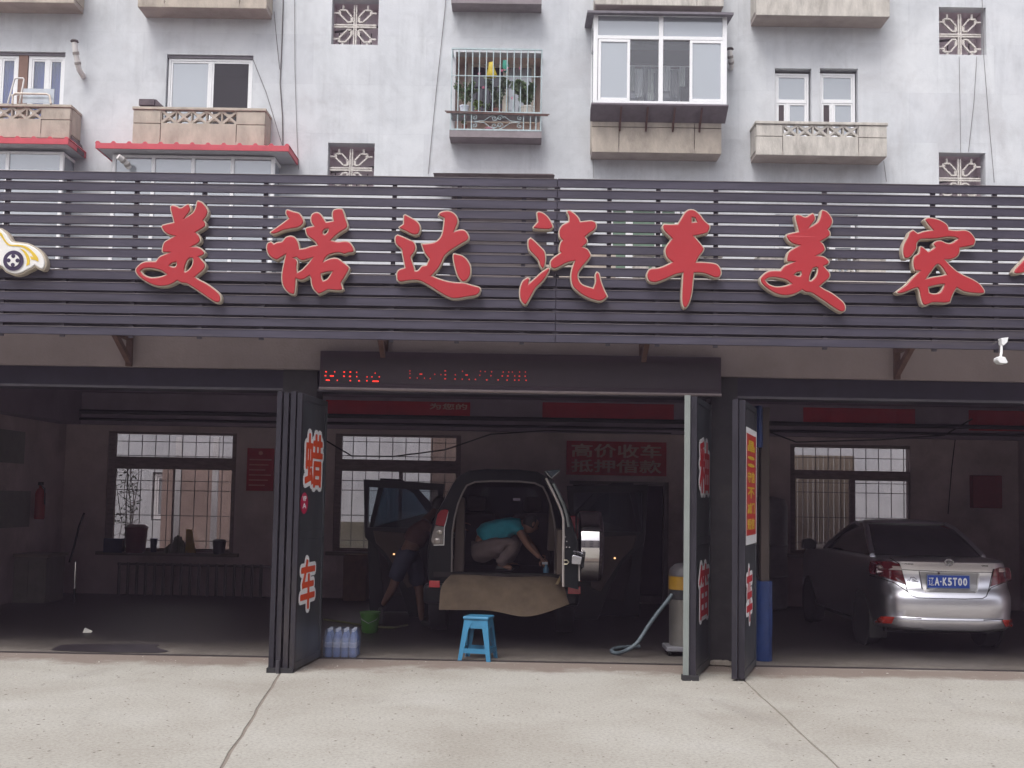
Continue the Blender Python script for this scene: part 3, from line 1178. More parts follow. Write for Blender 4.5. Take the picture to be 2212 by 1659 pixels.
ty.build('bay_tray', mat('tray_metal', (.16, .14, .16), .7, var=.2), bo)
for uu in (1339, 1395.5, 1453.5, 1511):
    xx = P(uu, 250, YA - .52).x
    MB().bar((xx, yb + .02, td - .04), (xx, YA - .51, td - .42), .035, .03).bar((xx, YA - .52, td - .44), (xx, YA - .52, td - .08), .03, .02).build('strut', M_RUST, bo)

# laundry drier and room bits inside the bay
lm = MB()
for i, (uu, hh) in enumerate(((1366, .5), (1380, .62), (1394, .55), (1407, .68), (1440, .5), (1452, .6), (1475, .4))):
    xx = P(uu, 150, YA - .3).x
    o_ = curtain(xx - .07, xx + .05 + .03 * (i % 3), bz0 + .95 - hh, bz0 + .95 - .06 * (i % 2), YA - .3, (M_CLOTH, M_CURT, mat('laundry_dark', (.25, .27, .28), .9))[i % 3], bo, 3, .02)
    o_.name = 'hanging_laundry'
lo = MB().tube([(bx0 + .1, YA - .3, bz0 + .96), (bx1 - .1, YA - .3, bz0 + .96)], .01, 6).build('drying_rail', M_WHITE, bo)

# enclosed lower balconies with red metal awnings ------------------------------------------


def enclosure(front, right_u, vtop, bottom_z, posts, awn, first):
    y = YA - .62
    za = P(posts[len(posts) // 2], vtop, y).z
    xa, xb = P(posts[0], vtop, y).x, P(posts[-1], vtop, y).x
    e = MB()
    t = .07
    for p in posts:
        xx = P(p, vtop, y).x
        e.box(xx - t / 2, xx + t / 2, y, y + t, bottom_z, za)
    for zz in (bottom_z, bottom_z + 0.0, za - .05, P(posts[0], 610, y).z):
        e.box(xa, xb, y + .004, y + t - .004, zz, zz + .05)
    zmid = za - .42
    e.box(xa, xb, y + .004, y + t - .004, zmid, zmid + .05) if first else None
    for zz in (za - .05, bottom_z):
        e.box(xa - .03, xa + .03, y + t, YA, zz, zz + .05)
        e.box(xb - .03, xb + .03, y + t, YA, zz, zz + .05)
    eo = e.build('glazed_balcony', M_WHITE, APT, bev=.006)
    for i in range(len(posts) - 1):
        a, b = P(posts[i], vtop, y).x + t / 2, P(posts[i + 1], vtop, y).x - t / 2
        MB().box(a, b, y + .03, y + .035, bottom_z + .05, za - .05).build('pane', M_GLASSREF, eo)
    MB().box(xb - .005, xb, y + t, YA - .002, bottom_z + .05, za - .05).build('pane', M_GLASSREF, eo)
    MB().box(xa - .04, xb + .04, y - .02, YA, bottom_z - .9, bottom_z - .002).build('parapet', M_BEIGE, eo)
    # awning
    u0, v0, u1, v1, dd = awn
    ya = YA - dd
    x0, x1, z0, z1 = R4(u0, v0, u1, v1, ya)
    zt_, zb_ = P((u0 + u1) / 2, (v0 + v1) / 2 - 6, ya).z, P((u0 + u1) / 2, (v0 + v1) / 2 + 6, ya).z
    f = MB().box(x0, x1, ya, ya + .03, zb_, zt_)
    f.box(x0, x0 + .03, ya + .03, YA - .002, zb_, zt_ - .01)
    f.box(x1 - .03, x1, ya + .03, YA - .002, zb_, zt_ - .01)
    n = int((x1 - x0) / .30)
    for i in range(n + 1):
        xx = x0 + .04 + (x1 - x0 - .08) * i / n
        f.prism([(xx - .055, zt_), (xx - .02, zt_ + .04), (xx + .02, zt_ + .04), (xx + .055, zt_)], ya + .001, YA - .004)
    f.box(x0 + .03, x1 - .03, ya + .03, YA - .003, zt_ - .012, zt_ - .004)
    ao = f.build('awning', M_REDAWN, APT, bev=.004)
    MB().box(x0 + .031, x1 - .031, ya + .031, YA - .003, zb_ + .01, zb_ + .018).build('awning_lining', M_AWNUND, ao)


zsill = P(300, 600, YA - .62).z
enclosure(0, 0, 336, zsill, [247, 332, 418, 503, 590], (206, 311, 624, 324, .93), True)
enclosure(0, 0, 326, zsill, [-160, -60, 57 - 40, 134], (-180, 300, 147, 306, .93), True)
niche(260, 380, 560, 600, .9)
niche(-60, 380, 100, 600, .9)

# ground-floor windows seen from inside the garage across the courtyard
for ua, va, ub, vb in ((330, 1020, 385, 1125), (405, 1020, 470, 1125)):
    x0, x1, z0, z1 = niche(ua, va, ub, vb, .6, y=YA)
    window(x0 + .02, x1 - .02, z0 + .02, z1 - .02, YA + .05, [1, 1], t=.06, parent=APT, glass=M_GLASSREF)

w = MB()
wall_holes(w, -26, 26, 0, 17, YA, YA + .26, WHOLES)
w.build('wall', M_PLASTER, APT)
MB().box(-26, 26, YA + .262, YA + 9, 16.7, 17).build('roof', mat('roof_felt', (.15, .15, .15)), APT)
for xx in (-26, 25.8):
    MB().box(xx, xx + .2, YA + .262, YA + 9, 0, 16.7).build('side_wall', M_PLASTER, APT)

# pots and plants in the cage ------------------------------------------------------------------
def leafy(name, label, org, pot, h, spread, nleaf, leafm, stemm, leaf=.035, seed=1, group='potted plants inside the window cage', upright=False):
    r = random.Random(seed)
    root = thing(name, label, 'potted plant', org, group)
    pr, ph, pm, ribs = pot
    mb = MB().lathe([(pr * .72, 0), (pr * .95, ph * .88), (pr * 1.06, ph * .9), (pr * 1.06, ph), (pr * .9, ph), (pr * .85, ph * .86)], org, 14)
    if ribs:
        for j in range(12):
            a = j * math.pi / 6
            mb.bar((org[0] + pr * .8 * math.cos(a), org[1] + pr * .8 * math.sin(a), org[2] + .01), (org[0] + pr * math.cos(a), org[1] + pr * math.sin(a), org[2] + ph * .88), .015, .015)
    mb.build('pot', pm, root, smooth=True)
    sm, lm_ = MB(), MB()
    for s in range(6):
        a = r.uniform(0, 6.28)
        tip = Vector((org[0] + spread * r.uniform(.3, 1) * math.cos(a), org[1] + .6 * spread * r.uniform(.2, 1) * math.sin(a), org[2] + ph + h * r.uniform(.6, 1)))
        base = Vector((org[0], org[1], org[2] + ph * .8))
        mid = base.lerp(tip, .5) + Vector((0, 0, h * .15))
        sm.tube([base, mid, tip], [.008, .006, .003], 5)
        for q in range(int(nleaf / 6 * 2.2)):
            t_ = r.uniform(.25, 1)
            p = base.lerp(mid, t_ * 2) if t_ < .5 else mid.lerp(tip, t_ * 2 - 1)
            d = Vector((r.gauss(0, 1), r.gauss(0, 1) * .7, r.gauss(0.3, .6))).normalized()
            if upright:
                d = Vector((r.gauss(0, .45), r.gauss(0, .3), 1)).normalized()
            Lf = leaf * r.uniform(.8, 1.7) * (2.2 if upright else 1)
            s_ = d.cross(Vector((r.gauss(0, 1), r.gauss(0, 1), r.gauss(0, 1)))).normalized() * Lf * (.2 if upright else .38)
            i = len(lm_.v)
            lm_.v += [tuple(p), tuple(p + d * Lf * .5 + s_), tuple(p + d * Lf), tuple(p + d * Lf * .5 - s_)]
            lm_.f.append((i, i + 1, i + 2, i + 3))
    sm.build('stem', stemm, root)
    o = lm_.build('foliage', leafm, root)
    return root


M_LEAF = mat('leaf_green', (0.12, 0.18, 0.085), .6, var=.45, scale=30)
M_LEAF2 = mat('leaf_yellowgreen', (0.14, 0.20, 0.05), .6, var=.4, scale=30)
M_STEM = mat('stem_brown', (0.12, 0.10, 0.06), .8)
M_TERRA = mat('terracotta', (0.28, 0.11, 0.08), .85, var=.15)
ypl = YA - .22
zsf = zm - .03


def at(u):
    return (P(u, 240, ypl).x, ypl, zsf)


leafy('potted_plant', 'bushy plant in a blue and white porcelain pot, leftmost in the window cage', at(1003), (.095, .22, mat('porcelain', (.62, .66, .75), .25, var=.35, scale=9), False), .55, .28, 190, M_LEAF, M_STEM, .05, 2)
leafy('potted_plant', 'small light green seedling in a terracotta pot, right of the porcelain pot', at(1032), (.07, .12, M_TERRA, False), .20, .10, 70, M_LEAF2, M_STEM, .045, 3)
leafy('potted_plant', 'low sparse pink-flowered plant in a terracotta pot below the yellow bag', at(1049), (.065, .11, M_TERRA, False), .16, .10, 50, M_LEAF, M_STEM, .035, 4)
leafy('potted_plant', 'tall drooping grey-green plant in a brown pot behind the middle bars', at(1073), (.10, .16, mat('brown_pot', (.2, .09, .07), .8), False), .60, .34, 330, mat('leaf_greygreen', (.12, .16, .10), .6, var=.4, scale=30), M_STEM, .055, 5)
leafy('potted_plant', 'broad-leaved bush in a white ribbed pot at the right end of the cage shelf', at(1139), (.12, .22, mat('white_pot', (.6, .57, .52), .7, var=.1), True), .55, .40, 380, M_LEAF, M_STEM, .075, 6)
leafy('potted_plant', 'small potted plant on the cage floor under the porcelain pot', (P(1004, 270, ypl).x, ypl, zb), (.05, .15, M_TERRA, False), .1, .06, 24, M_LEAF2, M_STEM, .03, 8)
fl_ = MB()
r = random.Random(5)
for uu, vv in ((1035, 159), (1053, 160), (1090, 150), (1096, 147), (1124, 147), (1044, 189), (1107, 212), (1000, 250), (1084, 152)):
    p = P(uu, vv, ypl - .1)
    for j in range(5):
        a = j * 1.257
        i = len(fl_.v)
        fl_.v += [tuple(p), (p.x + .025 * math.cos(a), p.y - .01, p.z + .025 * math.sin(a)), (p.x + .03 * math.cos(a + .5), p.y, p.z + .03 * math.sin(a + .5)), (p.x + .025 * math.cos(a + 1), p.y - .01, p.z + .025 * math.sin(a + 1))]
        fl_.f.append((i, i + 1, i + 2, i + 3))
struct(fl_.build('blossoms', mat('pink_petal', (.6, .2, .3), .7)), 'stuff')


def bag(pts, y, m, label):
    q = [P(u, v, y) for u, v in pts]
    mb = MB()
    cx_ = sum(p.x for p in q) / len(q)
    cz_ = sum(p.z for p in q) / len(q)
    rings = []
    for s, dy in ((1.0, 0), (.75, -.05), (.3, -.065)):
        rings.append([(cx_ + (p.x - cx_) * s, y + dy, cz_ + (p.z - cz_) * s) for p in q])
    mb.loft(rings, True, True)
    rings = []
    for s, dy in ((1.0, 0), (.75, .05), (.3, .065)):
        rings.append([(cx_ + (p.x - cx_) * s, y + dy, cz_ + (p.z - cz_) * s) for p in q])
    mb.loft(rings, True, True)
    top = max(q, key=lambda p: p.z)
    mb.tube([top, (top.x, y, gz1 - .02)], .004, 5)
    o = mb.build('hanging_bag', m, None, smooth=True)
    tag(o, label, 'bag')
    return o


bag([(1056, 134), (1066, 133), (1069, 150), (1075, 164), (1071, 168), (1058, 170), (1049, 171), (1050, 163), (1054, 148)], yc + .12, mat('yellow_plastic', (.55, .42, .03), .6, var=.15), 'yellow plastic bag hung from the window cage')
bag([(1086, 130), (1096, 130), (1099, 140), (1098, 152), (1092, 158), (1086, 153), (1085, 140)], yc + .15, mat('teal_plastic', (.03, .28, .20), .6, var=.15), 'teal plastic bag hung inside the window cage')
bs = MB().lathe([(.05, 0), (.095, .05), (.10, .09), (.085, .10)], (P(1058, 275, ypl).x, ypl - .05, zb - .01), 14)
tag(bs.build('pink_basin', mat('pink_plastic', (.55, .25, .30), .5), None, smooth=True), 'pink plastic basin on the floor of the window cage', 'basin')

# things on the balconies --------------------------------------------------------------------
a, b, c, d = R4(303, 213, 341, 230, yf1 + .05)
mb = MB().box(a, b - .05, yf1 - .03, yf1 + .25, Z1 + .02, Z1 + .15)
mb.prism([(b - .05, Z1 + .02), (b + .12, Z1 + .02), (b - .02, Z1 + .15), (b - .05, Z1 + .16)], yf1, yf1 + .22)
tag(mb.build('old_crate', mat('crate_brown', (.11, .09, .10), .9, var=.2), None, bev=.01), 'dark crate sitting on the corner of the left beige balcony', 'crate')
yq = YA - .45
mb = MB()
pr_ = [P(17, 223, yq), P(31, 172, yq), P(34, 169, yq), P(50, 169, yq), P(52, 172, yq), P(42, 223, yq)]
mb.tube(pr_, .018, 8)
mb.tube([P(22, 205, yq), P(45, 205, yq)], .012, 6)
tag(mb.build('leaning_frame', M_GREYPIPE, None, smooth=True), 'white tubular frame leaning upright on the far left balcony', 'metal frame')
mb = MB()
mb.tube([P(27, 224, yq - .12), P(28, 206, yq - .12), P(33, 202, yq - .12), P(100, 203, yq - .12), P(107, 206, yq - .12), P(110, 224, yq - .12)], .022, 8)
tag(mb.build('bed_rail', mat('cream_tube', (.62, .56, .48), .5), None, smooth=True), 'cream bent-tube bed rail lying along the far left balcony', 'bed rail')
x0, x1, z0, z1 = R4(50, 191, 116, 224, yq)
tag(MB().box(x0, x1, yq, yq + .008, z0, z1).build('glass_sheet', M_GLASSREF, None), 'loose sheet of glass standing on the far left balcony', 'glass sheet')
mb = MB().prism([(P(1120, 0, 1).x, 0)] * 3, 0, 0) if False else MB()
p = [P(135, 298, YA - .5), P(138, 290, YA - .5), P(147, 288, YA - .5), P(160, 300, YA - .5), P(166, 318, YA - .5), P(166, 328, YA - .5), P(150, 310, YA - .5)]
mb.prism([(q.x, q.z) for q in p], YA - .48, YA - .1)
tag(mb.build('tarp_scrap', mat('black_felt', (.09, .075, .08), .95, var=.3), None, bev=.01), 'dark scrap of roofing felt heaped at the awning corner', 'tarpaulin')


# exhaust pipes -------------------------------------------------------------------------------
def pipe(pts, r, label, cap=True):
    root = thing('exhaust_pipe', label, 'pipe', pts[-1], 'stove pipes sticking out of the grey wall')
    MB().tube(pts, r, 12).build('duct', M_GREYPIPE, root, smooth=True)
    for k in (1, 2):
        if k < len(pts) - 1:
            d = (Vector(pts[k + 1]) - Vector(pts[k])).normalized()
            q = Vector(pts[k]) + d * .02
            MB().tube([q, q + d * .05], r * 1.18, 12).build('collar', mat('collar_dark', (.3, .28, .26)), root)
    if cap:
        q = Vector(pts[0])
        MB().lathe([(r * .6, -.02), (r * 1.5, .02), (r * 1.2, .05), (.01, .07)], q, 12).build('rain_cap', mat('cap_dark', (.08, .07, .07)), root)


pipe([P(161, 92, YA - .38), P(163, 110, YA - .36), P(167, 132, YA - .30), P(171, 151, YA - .24), P(177, 160, YA - .15), P(181, 166, YA + .02)], .055, 'white exhaust pipe with a dark cap between the far left windows')
pipe([P(1577, 109, YA - .3), P(1577, 118, YA - .29), P(1579, 130, YA - .24), P(1580, 142, YA - .12), P(1579, 148, YA + .02)], .05, 'short white exhaust pipe just right of the glazed bay')
pipe([P(255, 338, YA - .95), P(262, 343, YA - .9), P(272, 351, YA - .8), P(279, 362, YA - .7)], .055, 'white pipe poking out under the red awning', False)

# wires down the wall ---------------------------------------------------------------------------
M_WIRE = mat('wire', (.12, .11, .11), .7)
for pts, r, lab in (
        ([(613, -40), (609, 90), (605, 180), (610, 250), (611, 314)], .011, 'black cable hanging straight down to the red awning'),
        ([(592, 25), (597, 80), (604, 150)], .006, 'thin wire slanting down from the balcony corner to the cable'),
        ([(545, 125), (575, 200), (609, 312)], .006, 'thin wire slanting from the sliding window to the awning'),
        ([(636, -30), (637, 150), (642, 310), (645, 366)], .005, 'faint wire running down the blank wall beside the awning'),
        ([(966, -30), (957, 60), (944, 180), (933, 290), (925, 375)], .006, 'thin wire running down left of the window cage'),
        ([(2072, 122), (2074, 240), (2075, 330)], .004, 'leftmost of three wires between the right stair grilles'),
        ([(2110, 122), (2104, 220), (2092, 328)], .005, 'middle wire slanting between the right stair grilles'),
        ([(2121, -20), (2125, 120), (2136, 260), (2148, 394)], .005, 'rightmost of three wires passing the right stair grilles'),
        ([(1909, 348), (1915, 392)], .005, 'short wire below the weathered right balcony'),
        ([(1281, 30), (1279, 140), (1276, 240), (1281, 345), (1282, 384)], .004, 'wire running down along the left edge of the glazed bay')):
    mb = MB().tube([P(u, v, YA - .03 if r > .004 else YA - .02) for u, v in pts], r, 5)
    tag(mb.build('wire', M_WIRE), lab, 'wire', 'wires hanging on the apartment wall')

# ------------------------------------------------------------------ the other side of the street (behind the viewer, seen in reflections)
M_OPP = mat('opposite_render', (0.33, 0.31, 0.30), .9, var=.2, scale=.5)
M_OPW = mat('opposite_window', (0.03, 0.035, 0.045), .15)
for bi, (xa, xb, hh, lab) in enumerate(((-60, -21, 17, 'left five-storey block across the street'), (-19, 16, 14, 'middle four-storey block across the street'), (18, 60, 18, 'right five-storey block across the street'))):
    ob = thing('street_block', lab, 'building', ((xa + xb) / 2, -20, 0), 'blocks across the street')
    MB().box(xa, xb, -32, -20, 0, hh).build('wall', M_OPP, ob)
    src = None
    for r_ in range(int(hh / 3.3)):
        for k in range(int((xb - xa) / 4)):
            x, z = xa + 1.6 + k * 4, 1.0 + r_ * 3.2
            if src is None:
                src = MB().box(x, x + 1.8, -19.99, -19.94, z, z + 1.6).build('window', M_OPW, ob)
                s0_ = (x, z)
            else:
                inst(src, ob, (x - s0_[0], 0, z - s0_[1]))
# ------------------------------------------------------------------ garage building
GAR = thing('garage_building', 'single-storey car-wash garage with three open bays under the black slat sign', 'building', (0, YF, 0))
XL, XR = P(140, 1000, YB).x, 8.3
zband0 = P(1106, 806, YF).z
zband1 = 4.06
MB().box(-11, 11, YF, YF + .3, zband0, zband1).build('front_beam', M_BAND, GAR, bev=.01)
zh0 = P(1106, 852, YF + .06).z
hb = MB().box(-11, 11, YF + .06, YF + .42, zh0, zband0 - .003)
hb.build('door_header', mat('header_steel', (.022, .018, .035), .5, metal=.2, var=.2), GAR)
MB().box(-11, 11, YF + .03, YF + .058, zh0 - .004, zh0 + .022).build('header_lip', mat('lip_steel', (.10, .095, .11), .5, metal=.3), GAR)
for a, b in ((-2.52, -2.16), (2.02, 2.30)):
    MB().box(a, b, YF + .02, YF + .4, 0, zband0 - .004).build('pier', mat('pier_dark', (.035, .032, .036), .8, var=.2, dirt=.2), GAR)
for a, b in ((-11, -9.2), (9.4, 11)):
    MB().box(a, b, YF + .01, YF + .3, 0, zband0 - .004).build('pier', M_BAND, GAR)
MB().box(-11, 11, YF + .3, YB + .24, 3.32, 3.6).build('ceiling', M_CEIL, GAR)
MB().box(-11, 11, YF + .302, YB + .24, 3.602, 3.75).build('roof', mat('roof_felt', (.15, .15, .15)), GAR)
MB().box(XL - .25, XL, YF + .43, YB, 0, 3.318).build('side_wall', M_INWALL, GAR)
MB().box(XR, XR + .25, YF + .43, YB, 0, 3.318).build('side_wall', M_INWALL, GAR)
MB().box(XL + .002, XL + .35, YF + .5, YB - .3, P(140, 918, YB).z, 3.318).build('ceiling_beam', M_CEIL, GAR)
zbb = P(1106, 931, YB - .3).z
MB().box(XL, XR, YB - .3, YB - .002, zbb, 3.316).build('ceiling_beam', M_CEIL, GAR)
for zz, rr, vv in ((P(1106, 905, YB - .36).z, .035, 0), (P(1106, 921, YB - .36).z, .022, 0)):
    MB().tube([(XL, YB - .36, zz), (XR, YB - .36, zz)], rr, 8).build('pipe_run', M_BLACK, GAR)
# a loose cable along the ceiling
MB().tube([P(650, 920, 17.5), P(760, 985, 17.5), P(850, 986, 17.5), P(960, 972, 17.5), P(1060, 938, 17.5), P(1180, 930, 17.5), P(1450, 936, 17.5)], .012, 6).build('ceiling_cable', M_BLACK, GAR)
MB().tube([P(1640, 925, 17.5), P(1720, 955, 17.5), P(1900, 950, 17.5), P(2040, 940, 17.5), P(2100, 905, 17.5)], .012, 6).build('ceiling_cable', M_BLACK, GAR)

WINS = [(235, 931, 503, 1195, (368, 378)), (725, 936, 991, 1196, (857, 871)), (1707, 958, 1969, 1200, (1836, 1846))]
holes = []
for u0, v0, u1, v1, mu in WINS:
    x0, x1, z0, z1 = R4(u0, v0, u1, v1, YB)
    holes.append((x0, x1, z0, z1))
dx0, dx1, dz0, dz1 = R4(1238, 1046, 1434, 1330, YB)
holes.append((dx0, dx1, 0.0, dz1))
w = MB()
wall_holes(w, XL - .25, XR + .25, 0, 3.318, YB, YB + .24, holes)
w.build('back_wall', M_INWALL, GAR)
# dark back room behind the doorway
MB().box(dx0 - .3, dx1 + .3, YB + 1.6, YB + 1.7, 0, dz1 + .3).box(dx0 - .4, dx0 - .3, YB + .242, YB + 1.7, 0, dz1 + .3).box(dx1 + .3, dx1 + .4, YB + .242, YB + 1.7, 0, dz1 + .3).box(dx0 - .4, dx1 + .4, YB + .242, YB + 1.7, dz1 + .3, dz1 + .4).build('back_room', M_DARKOPEN, GAR)
MB().box(dx1 - .02, dx1 + .06, YB - .03, YB - .002, 0, dz1 + .06).box(dx0 - .06, dx1 - .022, YB - .03, YB - .002, dz1, dz1 + .06).build('door_frame', mat('dark_frame', (.12, .10, .10), .6), GAR)
vents = [(252, 937, 502, 990), (740, 942, 985, 996), (1716, 966, 1965, 1019)]
lows = [((250, 1012, 368, 1190), (377, 1014, 495, 1192)), ((738, 1017, 858, 1190), (870, 1021, 981, 1192)), ((1718, 1034, 1836, 1195), (1847, 1038, 1964, 1196))]
for i, (x0, x1, z0, z1) in enumerate(holes[:3]):
    tx0, tx1, tz0, tz1 = R4(*vents[i], YB + .05)
    l0 = R4(*lows[i][0], YB + .05)
    l1 = R4(*lows[i][1], YB + .05)
    f = MB()
    wall_holes(f, x0 + .003, x1 - .003, z0 + .003, z1 - .003, YB + .03, YB + .11, [tx and h for tx, h in ((1, (tx0, tx1, tz0, tz1)), (1, (l0[0], l0[1], z0 + .06, l0[3])), (1, (l1[0], l1[1], z0 + .06, l1[3])))])
    fo = f.build('window', M_WOOD, GAR, bev=.004)
    for q in ((tx0, tx1, tz0, tz1), (l0[0], l0[1], z0 + .06, l0[3]), (l1[0], l1[1], z0 + .06, l1[3])):
        MB().box(q[0], q[1], YB + .068, YB + .072, q[2], q[3]).build('pane', M_GLASSIN, fo)
    # security bars outside the glass
    y = YB + .2
    n = 9
    src = MB().tube([(x0 + .05, y, z0 + .005), (x0 + .05, y, z1 - .005)], .0075, 6).build('security_bar', M_ROD, fo)
    for k in range(1, n + 1):
        inst(src, fo, ((x1 - x0 - .1) * k / n, 0, 0))
    src = MB().tube([(x0 + .005, y + .014, z0 + .18), (x1 - .005, y + .014, z0 + .18)], .0075, 6).build('security_bar', M_ROD, fo)
    for dz in (.42, .84, 1.0, 1.42, 1.66):
        if z0 + .18 + dz < z1 - .02:
            inst(src, fo, (0, 0, dz))
    MB().box(x0 - .1, x1 + .1, YB - .10, YB + .02, z0 - .06, z0 - .003).build('sill', mat('sill_stone', (.22, .19, .17), .8), fo)

# radiator under the left window
rx0, rx1, rz0, rz1 = R4(255, 1214, 585, 1302, YB - .12)
rt = thing('radiator', 'long cast radiator under the left back window', 'radiator', (rx0, YB - .12, 0))
sec = MB()
sec.tube([(rx0 + .03, YB - .13, rz0 + .02), (rx0 + .03, YB - .13, rz1)], .026, 8)
src = sec.build('radiator_section', mat('radiator_paint', (.17, .15, .15), .5, var=.15), rt, smooth=True)
n = int((rx1 - rx0) / .145)
for k in range(1, n):
    inst(src, rt, ((rx1 - rx0 - .06) * k / n, 0, 0))
for zz in (rz0 + .05, rz1 - .03):
    MB().tube([(rx0, YB - .13, zz), (rx1, YB - .13, zz)], .02, 8).build('header_pipe', mat('radiator_paint', (.17, .15, .15)), rt)
MB().box(rx0 + .1, rx0 + .14, YB - .2, YB - .002, 0, rz0 + .04).box(rx1 - .14, rx1 - .1, YB - .2, YB - .002, 0, rz0 + .04).build('foot', M_BLACK, rt)

# door track on the threshold
MB().box(-9.3, 9.3, YF - .008, YF + .035, -.03, .004).box(-9.3, 9.3, YF + .055, YF + .088, -.03, .003).build('door_track', mat('track_steel', (.06, .05, .05), .6, metal=.4, var=.3), GAR)


# ------------------------------------------------------------------ folding doors
def sticker(parent, body, org, right, up, w, h, red, white, bold=.022, wb=.10, lift=.004):
    r1, fit = text_obj('sticker_backing', body, org, right, up, w, h, white, parent, bold=wb, depth=.001, lift=lift)
    me = text_mesh(body, bold, .5, line=1.0)
    xs = [q.co.x for q in me.vertices]
    ys = [q.co.y for q in me.vertices]
    sw, sh = w / (fit[1] - fit[0]), h / (fit[3] - fit[2])
    o = Vector(org) + Vector(right).normalized() * ((min(xs) - fit[0]) * sw) + Vector(up).normalized() * ((min(ys) - fit[2]) * sh)
    bpy.data.meshes.remove(me)
    text_obj('sticker_character', body, o, right, up, (max(xs) - min(xs)) * sw, (max(ys) - min(ys)) * sh, red, parent, bold=bold, depth=.001, lift=lift + .003)


M_STRED = mat('sticker_red', (.70, .075, .015), .45, var=.08)
M_STRED2 = mat('sticker_dark_red', (.55, .02, .03), .45, var=.12)
M_STWH = mat('sticker_white', (.80, .80, .82), .5, var=.05)


def leaf(root, xf, xb, yf, yb_, z0, z1, side, edge=M_DOOREDGE, t=.048, face=M_DOOR):
    """one folded door leaf standing edge-on: front post, back post, rails and two sheet panels. side: +1 looks right"""
    a, b = Vector((xf, yf, 0)), Vector((xb, yb_, 0))
    d = (b - a).normalized()
    nrm = Vector((d.y, -d.x, 0)) * side
    def P3(s, o, z):
        q = a + d * s + nrm * o
        return (q.x, q.y, z)
    L = (b - a).length
    mb = MB()
    # hollow front post, open at both ends
    w_ = .004
    for (s0, s1, o0, o1) in ((0, .05, 0, w_), (0, .05, t - w_, t), (0, w_, w_, t - w_), (.05 - w_, .05, w_, t - w_)):
        c = [P3(s0, o0 - t, 0), P3(s1, o0 - t, 0), P3(s1, o1 - t, 0), P3(s0, o1 - t, 0)]
        i = len(mb.v)
        mb.v += [(x, y, z0) for x, y, _ in c] + [(x, y, z1) for x, y, _ in c]
        mb.f += [tuple(i + k for k in q) for q in ((0, 3, 2, 1), (4, 5, 6, 7), (0, 1, 5, 4), (1, 2, 6, 5), (2, 3, 7, 6), (3, 0, 4, 7))]
    po = mb.build('door_leaf', edge, root)
    def slab(s0, s1, o0, o1, za, zb, name, m, par):
        k = MB()
        c = [P3(s0, o0 - t, 0), P3(s1, o0 - t, 0), P3(s1, o1 - t, 0), P3(s0, o1 - t, 0)]
        k.v = [(x, y, za) for x, y, _ in c] + [(x, y, zb) for x, y, _ in c]
        k.f = [(0, 3, 2, 1), (4, 5, 6, 7), (0, 1, 5, 4), (1, 2, 6, 5), (2, 3, 7, 6), (3, 0, 4, 7)]
        return k.build(name, m, par, bev=.003)
    slab(L - .05, L, 0, t, z0, z1, 'post', face, po)
    zm_ = z0 + (z1 - z0) * .485
    for za, zb in ((z0 + .0, z0 + .07), (zm_ - .05, zm_ + .03), (z1 - .06, z1)):
        slab(.051, L - .051, .002, t - .002, za, zb, 'rail', face, po)
    slab(.051, L - .051, .012, t - .010, z0 + .071, zm_ - .051, 'sheet', face, po)
    slab(.051, L - .051, .012, t - .010, zm_ + .031, z1 - .061, 'sheet', face, po)
    return po, d, nrm


ztop = P(606, 845, 11.0).z
fd1 = thing('folding_door', 'grey steel folding door stack left of the centre bay, with red characters 蜡 and 车', 'folding door', (-2.3, 11.4, 0), 'folding doors beside the bays')
xs_ = [P(u, 1100, 11.0).x for u in (590.5, 605, 621, 634.5)]
pxr = P(646, 1100, 11.0).x
xbk = P(700, 1180, 12.0).x
for k, x in enumerate(xs_):
    t_ = .048
    last = k == 3
    lf, d, nrm = leaf(fd1, x + t_, (xbk if last else x + t_ + .08), 11.0 + .01 * (k % 2), 11.98, .02, ztop - .012 * (k % 2), 1)
x3 = xs_[3] + .048
dd = Vector((xbk - x3, .98, 0)).normalized()
fn = Vector((dd.y, -dd.x, 0))
def onface(s, z, lift=0):
    return Vector((x3, 11.0, z)) + dd * s + fn * lift


def face_uv(u, v):
    """hit the last leaf's face plane with the view ray"""
    o = Vector((0, 0, CAMZ))
    r_ = P(u, v, 12.0) - o
    a = Vector((x3, 11.0, 0))
    t_ = (a - o).dot(fn) / r_.dot(fn)
    q = o + r_ * t_
    return (q - a).dot(dd), q.z


(s0, za), (s1, zb) = face_uv(651, 1062), face_uv(696, 932)
s0, s1 = .10, .86
sticker(lf, '蜡', onface(s0, za), dd, (0, 0, 1), s1 - s0, zb - za, M_STRED, M_STWH)
(_, za), (_, zb) = face_uv(645, 1330), face_uv(690, 1194)
sticker(lf, '车', onface(.08, za), dd, (0, 0, 1), .62, zb - za, M_STRED, M_STWH)
(_, zc_), _ = face_uv(650, 1087), 0
dk = MB()
cc = onface(.17, zc_, .005)
n = 24
dk.v = [tuple(cc + dd * (.13 * math.cos(2 * math.pi * j / n)) + Vector((0, 0, 1)) * (.105 * math.sin(2 * math.pi * j / n))) for j in range(n)]
dk.v += [tuple(Vector(p) + fn * .002) for p in dk.v]
dk.f = [tuple(range(n, 2 * n))] + [(j, (j + 1) % n, n + (j + 1) % n, n + j) for j in range(n)]
ro = dk.build('round_sticker', mat('sticker_magenta', (.45, .01, .06), .45), lf)
text_obj('sticker_print', 'VIP', cc - dd * .07 + Vector((0, 0, .02)) + fn * .004, dd, (0, 0, 1), .13, .05, M_STWH, lf, bold=.02, depth=.001)
text_obj('sticker_print', 'A', cc - dd * .07 + Vector((0, 0, -.05)) + fn * .004, dd, (0, 0, 1), .13, .05, M_STWH, lf, bold=.02, depth=.001)
